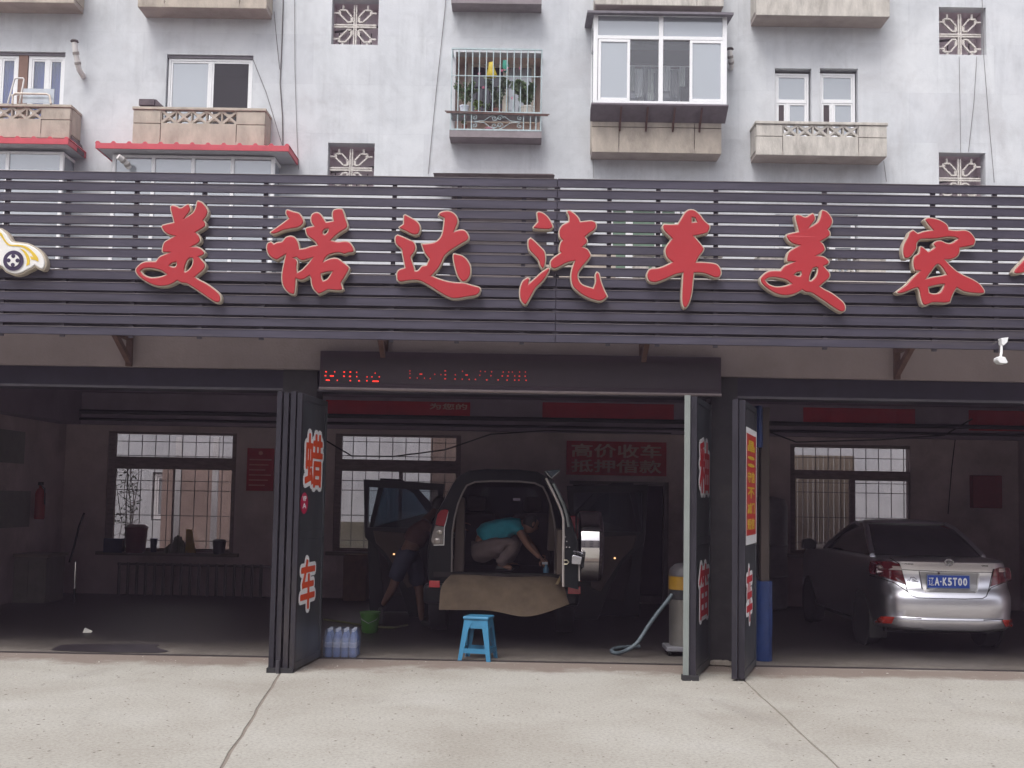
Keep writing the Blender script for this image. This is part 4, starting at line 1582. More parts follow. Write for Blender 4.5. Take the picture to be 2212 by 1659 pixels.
# foot guide with castors under the left stack
MB().box(xs_[0] - .01, xs_[0] + .24, 10.97, 11.06, .0, .045).build('foot_guide', M_BLACK, fd1)
MB().tube([(xs_[0] + .10, 10.955, .0), (xs_[0] + .10, 10.955, .12)], .018, 8).build('drop_bolt', M_STEELDK, fd1)

ztr = P(1490, 856, 11.0).z
fd2 = thing('folding_door', 'grey steel folding door stack right of the centre bay, its front edge painted pale', 'folding door', (1.7, 11.4, 0), 'folding doors beside the bays')
xa = P(1477, 1100, 11.0).x
leaf(fd2, xa + .055, xa + .02 + .3, 10.99, 11.98, .03, ztr + .01, 1, edge=M_PALE, t=.055)
xa2 = P(1491, 1100, 11.0).x
xb2 = P(1534, 1180, 12.0).x
lf, d, nrm = leaf(fd2, xa2 + .06, xb2, 11.0, 11.96, .02, ztr, 1, t=.06)
x3 = xa2 + .06
dd = Vector((xb2 - x3, .96, 0)).normalized()
fn = Vector((dd.y, -dd.x, 0))
fn_l = fn
# this stack is splayed so its right-hand face shows
(_, za), (_, zb) = face_uv(1520, 1075), face_uv(1520, 945)
sticker(lf, '釉', onface(.10, za), dd, (0, 0, 1), .78, zb - za, M_STRED2, M_STWH)
(_, za), (_, zb) = face_uv(1520, 1344), face_uv(1520, 1208)
sticker(lf, '笛', onface(.10, za), dd, (0, 0, 1), .80, zb - za, M_STRED2, M_STWH)
MB().box(xa - .005, xa + .15, 10.97, 11.07, 0, .05).build('foot_guide', M_BLACK, fd2)

fd3 = thing('folding_door', 'grey steel folding door stack at the right bay, with a red and yellow banner on its face', 'folding door', (2.3, 11.4, 0), 'folding doors beside the bays')
xa = P(1581, 1100, 11.0).x
leaf(fd3, xa + .055, xa + .42, 10.99, 11.98, .02, P(1585, 863, 11.0).z, 1, t=.055)
xa3 = P(1596, 1100, 11.0).x
xb3 = P(1633, 1180, 12.0).x
lf, d, nrm = leaf(fd3, xa3 + .06, xb3, 11.0, 11.97, .02, P(1605, 864, 11.0).z, 1, t=.06)
x3 = xa3 + .06
dd = Vector((xb3 - x3, .97, 0)).normalized()
fn = Vector((dd.y, -dd.x, 0))
(_, zb), (_, za) = face_uv(1618, 925), face_uv(1618, 1176)


def onquad(name, s0, s1, z0, z1, m, par, lift, th=.002):
    k = MB()
    c = [onface(s0, z0, lift), onface(s1, z0, lift), onface(s1, z1, lift), onface(s0, z1, lift)]
    k.v = [tuple(p) for p in c] + [tuple(p + fn * th) for p in c]
    k.f = [(4, 5, 6, 7), (3, 2, 1, 0), (0, 1, 5, 4), (1, 2, 6, 5), (2, 3, 7, 6), (3, 0, 4, 7)]
    return k.build(name, m, par)


onquad('banner', .04, .96, za, zb, M_STWH, lf, .004)
onquad('banner_field', .06, .86, za + .09, zb - .06, mat('banner_red', (.48, .03, .02), .5), lf, .007)
M_YEL = mat('banner_yellow', (.62, .40, .02), .5)
ch = ['晶', ':', '守信', '不', '减门', '短信']
zz = zb - .10
stp = (zb - za - .22) / 6
for k, s in enumerate(ch):
    text_obj('banner_lettering', s, onface(.12, zz - stp * .85, .010), dd, (0, 0, 1), .62, stp * .72, M_YEL, lf, bold=.03, depth=.001)
    zz -= stp
(_, za), (_, zb) = face_uv(1615, 1355), face_uv(1615, 1217)
sticker(lf, '车', onface(.06, za), dd, (0, 0, 1), .56, zb - za, M_STRED2, M_STWH)

# ------------------------------------------------------------------ LED message board
LY = YF - .22
lx0, lx1, lz0, lz1 = R4(692, 757, 1558, 852, LY)
lz0 += 0
led = thing('led_board', 'long dark LED message board over the centre bay showing scrolling red dots', 'LED board', ((lx0 + lx1) / 2, LY, lz0))
MB().box(lx0, lx1, LY + .003, YF - .003, lz0, lz1).build('housing', mat('led_housing', (.030, .015, .026), .5, var=.15), led, bev=.008)
zl = P(1106, 765, LY).z
MB().box(lx0 + .03, lx1 - .03, LY - .004, LY + .002, lz0 + .05, lz1 - .07).build('led_panel', mat('led_face', (.028, .018, .025), .45, var=.1), led)
MB().tube([(lx0, LY - .01, lz0 - .01), (lx1, LY - .01, lz0 - .01)], .017, 8).build('lower_rail', mat('rail_grey', (.22, .18, .18), .5, metal=.3), led)
M_LED = mat('led_red', (.5, .02, .01), .5, emit=((1, .03, .015), 1.3))
M_LED2 = mat('led_red_dim', (.5, .02, .01), .5, emit=((1, .05, .04), .42))
z2 = ZM(1024, 1400, 1024)
dots = [(605, 188, 10), (680, 188, 6), (762, 190, 10), (815, 190, 10), (870, 192, 4), (1030, 200, 4), (600, 222, 10), (655, 224, 26), (760, 226, 10), (812, 228, 12), (870, 230, 6), (960, 232, 5), (1002, 232, 5), (1065, 232, 6), (620, 260, 26), (702, 262, 6), (815, 264, 8), (890, 266, 10), (958, 266, 8), (1033, 270, 42)]
dots2 = [(1330, 180, 4), (1425, 208, 18), (1330, 204, 5), (1330, 240, 7), (1393, 242, 5), (1455, 244, 5), (1506, 246, 5), (1545, 210, 5), (1598, 212, 5), (1635, 180, 9), (1636, 214, 9), (1634, 248, 12), (1722, 214, 5), (1720, 250, 8), (1784, 184, 5), (1782, 252, 6), (1820, 216, 16), (1842, 254, 6), (1896, 254, 7), (1934, 218, 5), (1940, 184, 4), (1980, 186, 5), (1994, 258, 9), (2030, 222, 5), (2036, 188, 4), (2092, 258, 7), (2128, 224, 8), (2136, 190, 4), (2176, 224, 10), (2184, 190, 5), (2170, 260, 9), (2215, 190, 4), (2236, 224, 6), (2236, 260, 8), (2278, 190, 4), (2276, 226, 9), (2272, 260, 8), (2328, 190, 4), (2326, 226, 8), (2334, 262, 9)]
for ds, m_, nm in ((dots, M_LED, 'led_dot'), (dots2, M_LED2, 'led_dot')):
    for x, y, wd in ds:
        u, v = z2(x, y)
        p = P(u, v, LY - .008)
        hw = max(wd, 5) * .25 / 205 * .62
        MB().box(p.x - hw, p.x + hw, LY - .008, LY - .005, p.z - .0055, p.z + .0055).build(nm, m_, led)
lab = text_mesh  # noqa

# ------------------------------------------------------------------ the slat sign
SY = 11.3
sgn = thing('slat_sign', 'long black horizontal-slat sign frame spanning the front above the garage bays', 'sign', (0, SY, P(1106, 738, SY).z))
zt0, zb0 = P(1106, 384, SY).z, P(1106, 738, SY).z
NS = 15
pitch = (zt0 - zb0) / (NS - .25)
xj = P(1203, 500, SY).x
for k in range(NS):
    z1_ = zt0 - k * pitch
    z0_ = z1_ - pitch * .785
    if k == NS - 1:
        z0_ = zb0
    dj = .004 if k % 2 else -.004
    for a, b in ((-8.2, xj - .002), (xj + .002, 8.2)):
        o = MB().box(a, b, SY + rnd.uniform(0, .004), SY + .026, z0_ + (dj if a < 0 else 0) * .6, z1_ + (dj if a < 0 else 0) * .6).build('slat', M_SLAT, sgn, bev=.006)
        MB().box(a + .004, b - .004, SY - .004, SY + .002, z1_ - .006 + (dj if a < 0 else 0) * .6, z1_ - .001 + (dj if a < 0 else 0) * .6).build('edge_glint', mat('painted_glint', (.20, .18, .19), .4, metal=.3, var=.3, scale=3), o)  # pale bead added to paint the skylight caught along the slat's top edge
posts_u = [10, 142, 290, 437, 570, 849, 990, 1130, 1315, 1421, 1546, 1781, 2016, 2150, 2260]
src = None
for u in [-120, -60] + posts_u + [2330]:
    x = P(u, 560, SY + .04).x
    if src is None:
        src = MB().box(x - .022, x + .022, SY + .0265, SY + .062, zb0 - .02, zt0 + .0).build('post', M_SLATDK, sgn)
        x_s = x
    else:
        inst(src, sgn, (x - x_s, 0, 0))
zbk = P(1106, 598, SY + .07).z
for a, b in ((-8.2, xj - .01), (xj + .01, 8.2)):
    MB().box(a, b, SY + .063, SY + .072, zb0 + .02, zbk).build('backing_sheet', M_SLATDK, sgn)
MB().box(-8.2, 8.2, SY + .073, SY + .11, zb0 + .03, zb0 + .09).box(-8.2, 8.2, SY + .073, SY + .11, zt0 - .6, zt0 - .55).build('rail', M_SLATDK, sgn)
MB().box(xj - .03, xj + .03, SY + .0265, SY + .05, zb0, zt0).build('post', M_SLATDK, sgn)
# rusty brackets to the facade
for u in (263, 828, 1395, 1958):
    x = P(u, 740, SY + .4).x
    br = MB()
    br.bar((x - .01, SY + .1, zb0 + .10), (x - .01, YF - .003, zb0 - .20), .05, .06)
    br.bar((x - .01, YF - .03, zb0 - .24), (x - .01, YF - .03, zb0 + .25), .06, .05)
    br.bar((x - .01, SY + .1, zb0 + .06), (x - .01, YF - .05, zb0 + .06), .05, .05)
    br.build('bracket', M_RUST, sgn)

CH = {}
CH['美'] = (270.0, 421.2, .14648, [
    [(665, 165), (700, 145), (760, 160), (800, 180), (840, 178), (880, 150), (925, 128), (950, 145), (970, 200), (955, 250), (915, 300), (900, 322), (960, 285), (1010, 240), (1040, 170), (1055, 95), (1075, 80), (1130, 100), (1180, 150), (1220, 220), (1222, 270), (1195, 330), (1160, 370), (1188, 410), (1190, 460), (1140, 500), (1050, 552), (1090, 590), (1115, 650), (1105, 690), (1060, 730), (1010, 755), (1080, 765), (1140, 800), (1178, 845), (1160, 885), (1100, 912), (1130, 950), (1175, 1000), (1188, 1050), (1165, 1100), (1110, 1150), (1040, 1210), (1100, 1250), (1200, 1300), (1300, 1370), (1380, 1440), (1413, 1500), (1410, 1560), (1380, 1588), (1335, 1588), (1250, 1540), (1120, 1450), (1000, 1370), (900, 1310), (830, 1303), (770, 1270), (690, 1318), (570, 1350), (440, 1340), (320, 1290), (220, 1220), (165, 1160), (150, 1100), (180, 1050), (240, 1000), (320, 975), (450, 975), (500, 910), (560, 880), (625, 853), (560, 848), (540, 830), (545, 770), (570, 700), (620, 660), (715, 608), (640, 590), (570, 540), (530, 470), (545, 440), (620, 420), (715, 400), (695, 320), (670, 230)],
    [(235, 1120), (280, 1092), (350, 1083), (440, 1095), (530, 1120), (603, 1170), (540, 1195), (460, 1210), (370, 1210), (280, 1175)],
    [(665, 1040), (700, 1010), (750, 1000), (755, 1030), (735, 1055), (700, 1055)],
    [(988, 935), (997, 960), (985, 1030), (950, 1085), (900, 1125), (882, 1125), (890, 1060), (920, 980), (945, 945)]])
CH['诺'] = (518.4, 421.2, .14648, [
    [(675, 225), (700, 212), (790, 240), (870, 262), (910, 310), (940, 370), (938, 410), (900, 460), (830, 490), (740, 505), (640, 525), (560, 560), (490, 580), (440, 560), (442, 540), (500, 500), (600, 430), (712, 345), (690, 310), (670, 270)],
    [(1040, 330), (1060, 280), (1110, 252), (1160, 258), (1200, 290), (1240, 350), (1270, 395), (1370, 378), (1355, 300), (1362, 240), (1390, 210), (1450, 195), (1510, 203), (1535, 260), (1555, 330), (1592, 440), (1570, 495), (1500, 540), (1430, 590), (1350, 666), (1440, 685), (1540, 675), (1610, 690), (1660, 745), (1690, 820), (1660, 850), (1590, 858), (1540, 878), (1480, 860), (1400, 862), (1310, 890), (1270, 925), (1245, 970), (1310, 940), (1380, 925), (1450, 935), (1520, 985), (1600, 1050), (1613, 1090), (1570, 1180), (1495, 1295), (1522, 1388), (1480, 1412), (1390, 1410), (1300, 1403), (1230, 1438), (1155, 1468), (1080, 1390), (1050, 1310), (1040, 1230), (1020, 1200), (950, 1245), (890, 1258), (830, 1240), (825, 1340), (810, 1448), (780, 1470), (720, 1450), (660, 1390), (620, 1310), (610, 1200), (625, 1080), (650, 960), (665, 888), (600, 930), (545, 963), (480, 940), (420, 890), (390, 820), (385, 760), (405, 705), (455, 682), (500, 715), (560, 690), (620, 680), (670, 620), (740, 598), (800, 615), (845, 665), (870, 730), (880, 792), (960, 780), (1050, 750), (1132, 735), (1090, 680), (1020, 630), (975, 580), (957, 500), (985, 475), (1078, 455), (1045, 400)],
    [(1230, 540), (1255, 510), (1295, 505), (1290, 540), (1250, 578), (1228, 570)],
    [(830, 925), (870, 958), (920, 970), (990, 955), (1055, 935), (1020, 985), (960, 1050), (910, 1100), (848, 1135), (840, 1060), (850, 985), (830, 945), (808, 930)],
    [(1200, 1165), (1270, 1145), (1350, 1135), (1320, 1190), (1280, 1240), (1225, 1260), (1205, 1220)]])
CH['达'] = (799.3, 421.2, .14648, [
    [(490, 300), (515, 282), (570, 310), (640, 350), (700, 390), (740, 450), (743, 520), (715, 578), (660, 592), (590, 572), (510, 530), (440, 498), (422, 470), (487, 425), (490, 370)],
    [(370, 610), (405, 582), (480, 610), (580, 655), (650, 690), (680, 770), (660, 840), (610, 910), (625, 980), (650, 1050), (665, 1115), (710, 1105), (760, 1045), (830, 1030), (870, 945), (810, 870), (775, 790), (752, 715), (850, 710), (950, 690), (1020, 640), (1060, 560), (1080, 450), (1090, 345), (1040, 320), (1003, 295), (1030, 255), (1100, 232), (1180, 235), (1250, 275), (1295, 340), (1300, 400), (1270, 480), (1250, 530), (1320, 508), (1390, 515), (1440, 560), (1465, 620), (1440, 668), (1360, 718), (1260, 778), (1170, 840), (1100, 910), (1060, 1000), (1000, 1100), (915, 1190), (1000, 1225), (1130, 1265), (1260, 1285), (1390, 1292), (1500, 1325), (1610, 1355), (1635, 1390), (1615, 1448), (1560, 1486), (1420, 1510), (1260, 1535), (1150, 1510), (1020, 1440), (880, 1350), (740, 1275), (650, 1263), (540, 1272), (440, 1286), (392, 1248), (390, 1150), (430, 1095), (510, 1070), (490, 960), (470, 870), (455, 800), (390, 740), (365, 680)],
    [(1235, 860), (1290, 870), (1370, 895), (1440, 960), (1485, 1050), (1485, 1170), (1450, 1240), (1400, 1280), (1350, 1278), (1290, 1200), (1250, 1080), (1225, 960), (1220, 890)]])
CH['汽'] = (1058.5, 432.0, .14648, [
    [(685, 185), (715, 163), (790, 190), (860, 250), (910, 330), (935, 390), (910, 420), (865, 438), (740, 433), (640, 423), (632, 395), (702, 320), (692, 250)],
    [(560, 580), (600, 552), (660, 600), (740, 680), (805, 750), (825, 840), (820, 930), (800, 998), (770, 1018), (730, 960), (710, 890), (640, 810), (575, 740), (555, 660)],
    [(887, 1005), (870, 1060), (820, 1150), (760, 1220), (680, 1300), (610, 1420), (540, 1543), (500, 1540), (450, 1480), (432, 1390), (440, 1290), (480, 1190), (550, 1140), (590, 1150), (577, 1222), (650, 1160), (760, 1060), (850, 1000)],
    [(1130, 180), (1145, 148), (1190, 155), (1260, 205), (1310, 260), (1335, 315), (1420, 305), (1500, 300), (1560, 325), (1575, 380), (1550, 438), (1480, 488), (1410, 545), (1440, 590), (1430, 640), (1375, 690), (1440, 720), (1485, 790), (1490, 830), (1440, 900), (1370, 980), (1310, 1070), (1305, 1150), (1340, 1220), (1400, 1260), (1520, 1295), (1555, 1200), (1550, 1100), (1575, 1055), (1615, 1085), (1640, 1190), (1680, 1300), (1738, 1420), (1700, 1458), (1640, 1492), (1560, 1487), (1400, 1427), (1290, 1350), (1215, 1270), (1188, 1150), (1200, 1030), (1240, 905), (1140, 930), (1030, 988), (950, 1018), (890, 990), (885, 910), (930, 850), (1000, 800), (1037, 775), (1015, 740), (1030, 640), (1062, 590), (1020, 540), (1015, 460), (1035, 400), (1080, 355), (1160, 315), (1160, 240)]])
CH['车'] = (1323.1, 432.0, .14648, [
    [(735, 380), (760, 350), (860, 355), (960, 350), (1010, 270), (1060, 190), (1110, 145), (1170, 135), (1230, 155), (1300, 220), (1360, 300), (1440, 370), (1440, 420), (1410, 488), (1300, 518), (1210, 533), (1260, 590), (1310, 650), (1355, 710), (1340, 760), (1280, 840), (1242, 912), (1360, 915), (1470, 925), (1550, 950), (1600, 1020), (1608, 1090), (1580, 1143), (1510, 1150), (1420, 1112), (1320, 1083), (1210, 1080), (1195, 1200), (1180, 1350), (1150, 1480), (1110, 1568), (1075, 1597), (1040, 1570), (1020, 1480), (1022, 1330), (1030, 1180), (1038, 1080), (930, 1105), (800, 1163), (690, 1207), (600, 1220), (530, 1190), (503, 1120), (515, 1060), (560, 1010), (670, 1000), (770, 965), (872, 915), (800, 850), (772, 760), (790, 680), (872, 570), (800, 500), (748, 440)],
    [(1180, 265), (1210, 270), (1235, 320), (1180, 325)]])
CH['容'] = (1888.0, 448.2, .14648, [
    [(745, 180), (780, 150), (860, 150), (960, 175), (1040, 215), (1090, 260), (1110, 325), (1220, 335), (1340, 330), (1420, 360), (1480, 430), (1503, 490), (1478, 560), (1400, 580), (1272, 600), (1270, 660), (1230, 728), (1150, 768), (1062, 775), (1130, 850), (1220, 930), (1330, 995), (1450, 1050), (1560, 1120), (1630, 1210), (1638, 1255), (1600, 1273), (1450, 1268), (1320, 1243), (1225, 1190), (1170, 1280), (1130, 1398), (1060, 1413), (880, 1408), (820, 1428), (760, 1450), (715, 1423), (685, 1340), (663, 1230), (640, 1188), (560, 1215), (450, 1262), (360, 1272), (328, 1245), (400, 1190), (480, 1130), (560, 1040), (663, 940), (597, 932), (575, 850), (578, 760), (606, 705), (662, 670), (677, 590), (692, 567), (740, 592), (800, 645), (850, 618), (897, 580), (868, 545), (890, 508), (940, 487), (1000, 488), (1060, 515), (1120, 525), (1180, 500), (1230, 460), (1180, 442), (1080, 440), (960, 460), (850, 470), (740, 470), (680, 482), (640, 530), (635, 600), (608, 650), (556, 720), (505, 752), (445, 750), (425, 680), (425, 600), (447, 520), (497, 430), (525, 360), (580, 327), (650, 377), (740, 347), (862, 330), (800, 260)],
    [(930, 850), (960, 850), (1010, 900), (1063, 985), (980, 1005), (880, 1020), (782, 1043), (850, 950), (900, 880)],
    [(810, 1180), (870, 1165), (960, 1145), (1030, 1140), (1010, 1200), (960, 1255), (880, 1270), (820, 1253)]])
CH['人'] = (1888.0, 448.2, .14648, [[(2420, 560), (2500, 600), (2440, 760), (2330, 900), (2230, 955), (2150, 978), (2080, 980), (2055, 950), (2100, 880), (2230, 745), (2330, 640)]])
LETY = SY - .10


def letter(key, label, du=0, dv=0):
    ou, ov, k, loops = CH[key]
    lps = []
    for lp in loops:
        sp = smooth_poly(lp, 48, 3)
        q = [P(ou + x * k + du, ov + y * k + dv, LETY) for x, y in sp]
        lps.append([(p.x, p.z) for p in q])
    cx = sum(p[0] for p in lps[0]) / len(lps[0])
    cz = sum(p[1] for p in lps[0]) / len(lps[0])
    root = thing('sign_character', label, 'sign letter', (cx, SY, cz), 'red calligraphic characters on the slat sign')
    back = flat_mesh([[(x - cx, z - cz) for x, z in lp] for lp in lps], extrude=.042, bevel=.004)
    remap(back, lambda c: Vector((c.x, -.045 - c.z, c.y)))
    mk('rim', back, M_LETRIM, root)
    fr = flat_mesh([[(x - cx, z - cz) for x, z in lp] for lp in lps], extrude=.004, bevel=.007, offset=-.015, res=2)
    remap(fr, lambda c: Vector((c.x, -.093 - c.z, c.y)))
    o = mk('face', fr, M_LETRED, root)
    shade(fr, 60)
    return root


letter('美', 'red character 美, leftmost on the black slat sign, right of the car emblem')
letter('诺', 'red character 诺, second from left on the black slat sign')
letter('达', 'red character 达, third from left on the black slat sign')
letter('汽', 'red character 汽 with three water strokes, fourth on the black slat sign')
letter('车', 'red character 车, fifth on the black slat sign')
letter('美', 'red character 美, the right-hand one, between 车 and 容', 1350, 20)
letter('容', 'red character 容, rightmost whole character on the black slat sign')
letter('人', 'tip of a red stroke cut off by the right end of the view')

# cartoon-free car emblem: a white cut-out with yellow sweeps and one wheel
lk = .09766
LO = lambda x, y: P(x * lk, 464.4 + y * lk, LETY)
out = [(0, 290), (100, 350), (180, 430), (250, 550), (300, 585), (420, 600), (620, 630), (800, 720), (930, 840), (1000, 980), (1015, 1080), (990, 1170), (950, 1210), (880, 1210), (770, 1140), (700, 1190), (600, 1235), (500, 1290), (380, 1325), (250, 1310), (120, 1250), (0, 1140), (-250, 1150), (-900, 1150), (-1100, 1100), (-1250, 950), (-1200, 760), (-950, 600), (-600, 400), (-300, 280)]
q = [LO(*p) for p in smooth_poly(out, 60, 4)]
cx, cz = q[0].x - .4, q[0].z - .3
em = thing('car_emblem', 'white and yellow cut-out emblem of a small car at the left end of the sign', 'emblem', (cx, SY, cz))
me = flat_mesh([[(p.x - cx, p.z - cz) for p in q]], extrude=.042, bevel=.004)
mk('rim', remap(me, lambda c: Vector((c.x, -.045 - c.z, c.y))), M_LETRIM, em)
me = flat_mesh([[(p.x - cx, p.z - cz) for p in q]], extrude=.002, bevel=.008, offset=-.02)
mk('face', remap(me, lambda c: Vector((c.x, -.096 - c.z, c.y))), mat('emblem_white', (.78, .77, .75), .35, var=.03), em)
for st_ in ([(0, 385), (50, 420), (110, 530), (180, 620), (260, 665), (420, 665), (560, 690), (680, 760), (780, 860), (850, 960), (860, 1035), (780, 1000), (700, 985), (670, 910), (745, 935), (700, 860), (600, 770), (480, 710), (340, 695), (200, 680), (120, 610), (60, 520), (0, 450), (-200, 400), (-500, 500), (-520, 440), (-200, 330)],
            [(450, 745), (540, 780), (620, 870), (665, 970), (660, 1095), (585, 1130), (605, 1030), (580, 920), (530, 830)]):
    q2 = [LO(*p) for p in smooth_poly(st_, 50, 3)]
    me = flat_mesh([[(p.x - cx, p.z - cz) for p in q2]], extrude=.0015)
    mk('yellow_stripe', remap(me, lambda c: Vector((c.x, -.109 - c.z, c.y))), mat('emblem_yellow', (.72, .50, .05), .4, var=.08), em)
wc = LO(310, 1015)
M_NAVY = mat('emblem_navy', (.045, .03, .075), .4)
wr = (LO(535, 1015) - wc).length
MB().lathe([(wr, 0), (wr, .004)], (wc.x, LETY - .016, wc.z), 32, 'y').build('wheel', M_NAVY, em)
MB().lathe([(wr * .62, 0), (wr * .62, .004)], (wc.x, LETY - .021, wc.z), 28, 'y').build('hub', mat('emblem_white', (.78, .77, .75)), em)
for k in range(4):
    a = k * math.pi / 2
    MB().lathe([(wr * .2, 0), (wr * .2, .003)], (wc.x + wr * .44 * math.cos(a), LETY - .025, wc.z + wr * .44 * math.sin(a)), 14, 'y').build('hub_hole', M_NAVY, em)

# white floodlight with its arm hanging off the sign's right end
fx = thing('floodlight', 'small white floodlight on a bent arm below the sign, far right', 'lamp', P(2163, 760, SY - .05))
M_LAMPW = mat('lamp_white', (.85, .86, .87), .4)
fu = ZM(3072, 700, 1024)
pl = lambda x, y, yy: P(*fu(x, y), yy)
q = [pl(1997, 1415, SY - .04), pl(2060, 1408, SY - .04), pl(2050, 1450, SY - .04), pl(2020, 1478, SY - .04), pl(2003, 1470, SY - .04)]
MB().prism([(p.x, p.z) for p in q], SY - .09, SY - .01).build('bracket_plate', M_LAMPW, fx, bev=.003)
MB().tube([pl(2018, 1470, SY - .06), pl(2016, 1540, SY - .08), pl(2008, 1580, SY - .1)], .012, 8).build('arm', M_LAMPW, fx)
q = [pl(1962, 1585, SY - .1), pl(1985, 1570, SY - .1), pl(2030, 1580, SY - .1), pl(2052, 1625, SY - .1), pl(2040, 1635, SY - .1), pl(1985, 1632, SY - .1), pl(1962, 1608, SY - .1)]
MB().prism([(p.x, p.z) for p in q], SY - .16, SY - .06).build('lamp_head', M_LAMPW, fx, bev=.006)
MB().tube([pl(1938, 1465, SY - .02), pl(1995, 1435, SY - .05)], .004, 5).tube([pl(1998, 1480, SY - .05), pl(2000, 1560, SY - .08)], .004, 5).build('wire', M_WIRE, fx)
# ------------------------------------------------------------------ things on the garage walls
M_BANRED = mat('banner_cloth', (.42, .02, .03), .8, var=.15, scale=2)
M_BANTXT = mat('banner_print', (.60, .42, .36), .8, var=.1)
yb_ = YB - .31


def banner(u0, v0, u1, v1, label, y=yb_, lines=(), m=M_BANRED, grp='red banners on the back beam'):
    x0, x1, z0, z1 = R4(u0, v0, u1, v1, y)
    n = 12
    mb = MB()
    for i in range(n + 1):
        x = x0 + (x1 - x0) * i / n
        yy = y - .012 - .008 * math.sin(i * 1.7)
        mb.v += [(x, yy, z0), (x, yy, z1), (x, y - .002, z1), (x, y - .002, z0)]
    for i in range(n):
        a, b = 4 * i, 4 * i + 4
        mb.f += [(a, b, b + 1, a + 1), (a + 1, b + 1, b + 2, a + 2), (a + 3, a + 2, b + 2, b + 3), (a, a + 3, b + 3, b)]
    mb.f += [(0, 1, 2, 3), (4 * n + 3, 4 * n + 2, 4 * n + 1, 4 * n)]
    o = mb.build('banner', m, None)
    tag(o, label, 'banner', grp)
    for s, fx0, fx1, fz0, fz1 in lines:
        text_obj('lettering', s, (x0 + (x1 - x0) * fx0, y - .024, z0 + (z1 - z0) * fz0), (1, 0, 0), (0, 0, 1), (x1 - x0) * (fx1 - fx0), (z1 - z0) * (fz1 - fz0), M_BANTXT, o, bold=.02, depth=.002)
    return o


banner(705, 864, 1015, 906, 'long red banner on the beam left of centre, its right end brightest', lines=[('为您的', .72, .98, .55, .9)])
banner(1172, 869, 1455, 914, 'long dark red banner on the beam above the red car-buying sign')
banner(1735, 880, 1976, 921, 'red banner with faint yellow lettering on the beam in the right bay')
banner(2092, 886, 2320, 934, 'red banner at the far right end of the beam, cut by the view')
o = banner(1224, 952, 1439, 1029, 'red sign reading 高价收车 抵押借款 above the dark doorway', YB - .01, lines=[('高价收车', .05, .95, .52, .92), ('抵押借款', .05, .95, .08, .46)], grp=None)

o['label'] = 'red sign reading 高价收车 抵押借款 above the dark doorway'
x0, x1, z0, z1 = R4(535, 968, 590, 1061, YB - .01)
po = MB().box(x0, x1, YB - .02, YB - .002, z0, z1).build('poster', M_BANRED, None)
tag(po, 'red price poster with lines of print beside the left door stack', 'poster')
pm = MB()
for k in range(6):
    zz = z1 - .18 - k * .085
    pm.box(x0 + .04, x1 - .04 - .05 * (k % 3), YB - .023, YB - .021, zz - .02, zz)
pm.lathe([(.035, 0), (.035, .002)], ((x0 + x1) / 2, YB - .024, z1 - .08), 12, 'y')
pm.build('print_lines', mat('poster_print', (.65, .3, .25), .8), po)
x0, x1, z0, z1 = R4(2094, 1027, 2158, 1098, YB - .01)
tag(MB().box(x0, x1, YB - .15, YB - .002, z0, z1).build('hose_cabinet', mat('cabinet_red', (.26, .03, .035), .6, var=.15), None, bev=.01), 'dark red wall cabinet on the back wall behind the silver car', 'cabinet')
for (va, vb, ln) in ((930, 1000, 1.2), (1060, 1140, 1.5)):
    yy = 16.2
    tp = PZ(20, va, 2.4)
    x = XL + .003
    z0_, z1_ = P(20, vb, 17.0).z, P(20, va, 17.0).z
    tag(MB().box(x, x + .01, 16.2, 16.2 + ln, z0_, z1_).build('wall_chart', mat('chart_pale', (.26, .26, .24), .8, var=.12), None), ('upper' if va == 930 else 'lower') + ' pale chart on the left side wall of the garage', 'chart')
# fire extinguisher hung on the back-left corner
ex = P(102, 1125, 18.2)
exx = XL + .12
fe = thing('fire_extinguisher', 'dark red fire extinguisher hung on the left wall', 'fire extinguisher', (exx, 17.8, ex.z))
MB().lathe([(.07, 0), (.08, .03), (.08, .40), (.05, .47), (.025, .49), (.025, .53)], (exx, 17.8, P(100, 1122, 17.8).z), 14).build('cylinder', mat('extinguisher_red', (.34, .02, .02), .4), fe, smooth=True)
zt_ = P(100, 1122, 17.8).z + .53
MB().box(exx - .02, exx + .02, 17.74, 17.86, zt_, zt_ + .05).tube([(exx, 17.76, zt_ + .02), (exx + .09, 17.74, zt_ - .05), (exx + .10, 17.74, zt_ - .30)], .01, 6).build('valve', M_BLACK, fe)
# pale cabinet on the left, with worktop
x0, x1, z0, z1 = R4(18, 1196, 95, 1330, 17.2)
cb = thing('workbench', 'pale worktop cabinet standing against the left wall', 'cabinet', (x0, 17.2, 0))
MB().box(XL + .02, x1, 17.2, 17.9, 0, z1 - .05).build('carcass', mat('cabinet_pale', (.20, .185, .16), .7, var=.12), cb, bev=.008)
MB().box(XL + .01, x1 + .04, 17.16, 17.95, z1 - .048, z1).build('worktop', mat('worktop', (.24, .21, .17), .6), cb, bev=.008)
MB().box((XL + x1) / 2 + .01, x1 - .03, 17.185, 17.198, .08, z1 - .1).build('cabinet_door', mat('cabinet_pale', (.20, .185, .16)), cb)
MB().box(XL + .05, (XL + x1) / 2 - .01, 17.185, 17.198, .08, z1 - .1).build('cabinet_door', mat('cabinet_pale', (.20, .185, .16)), cb)
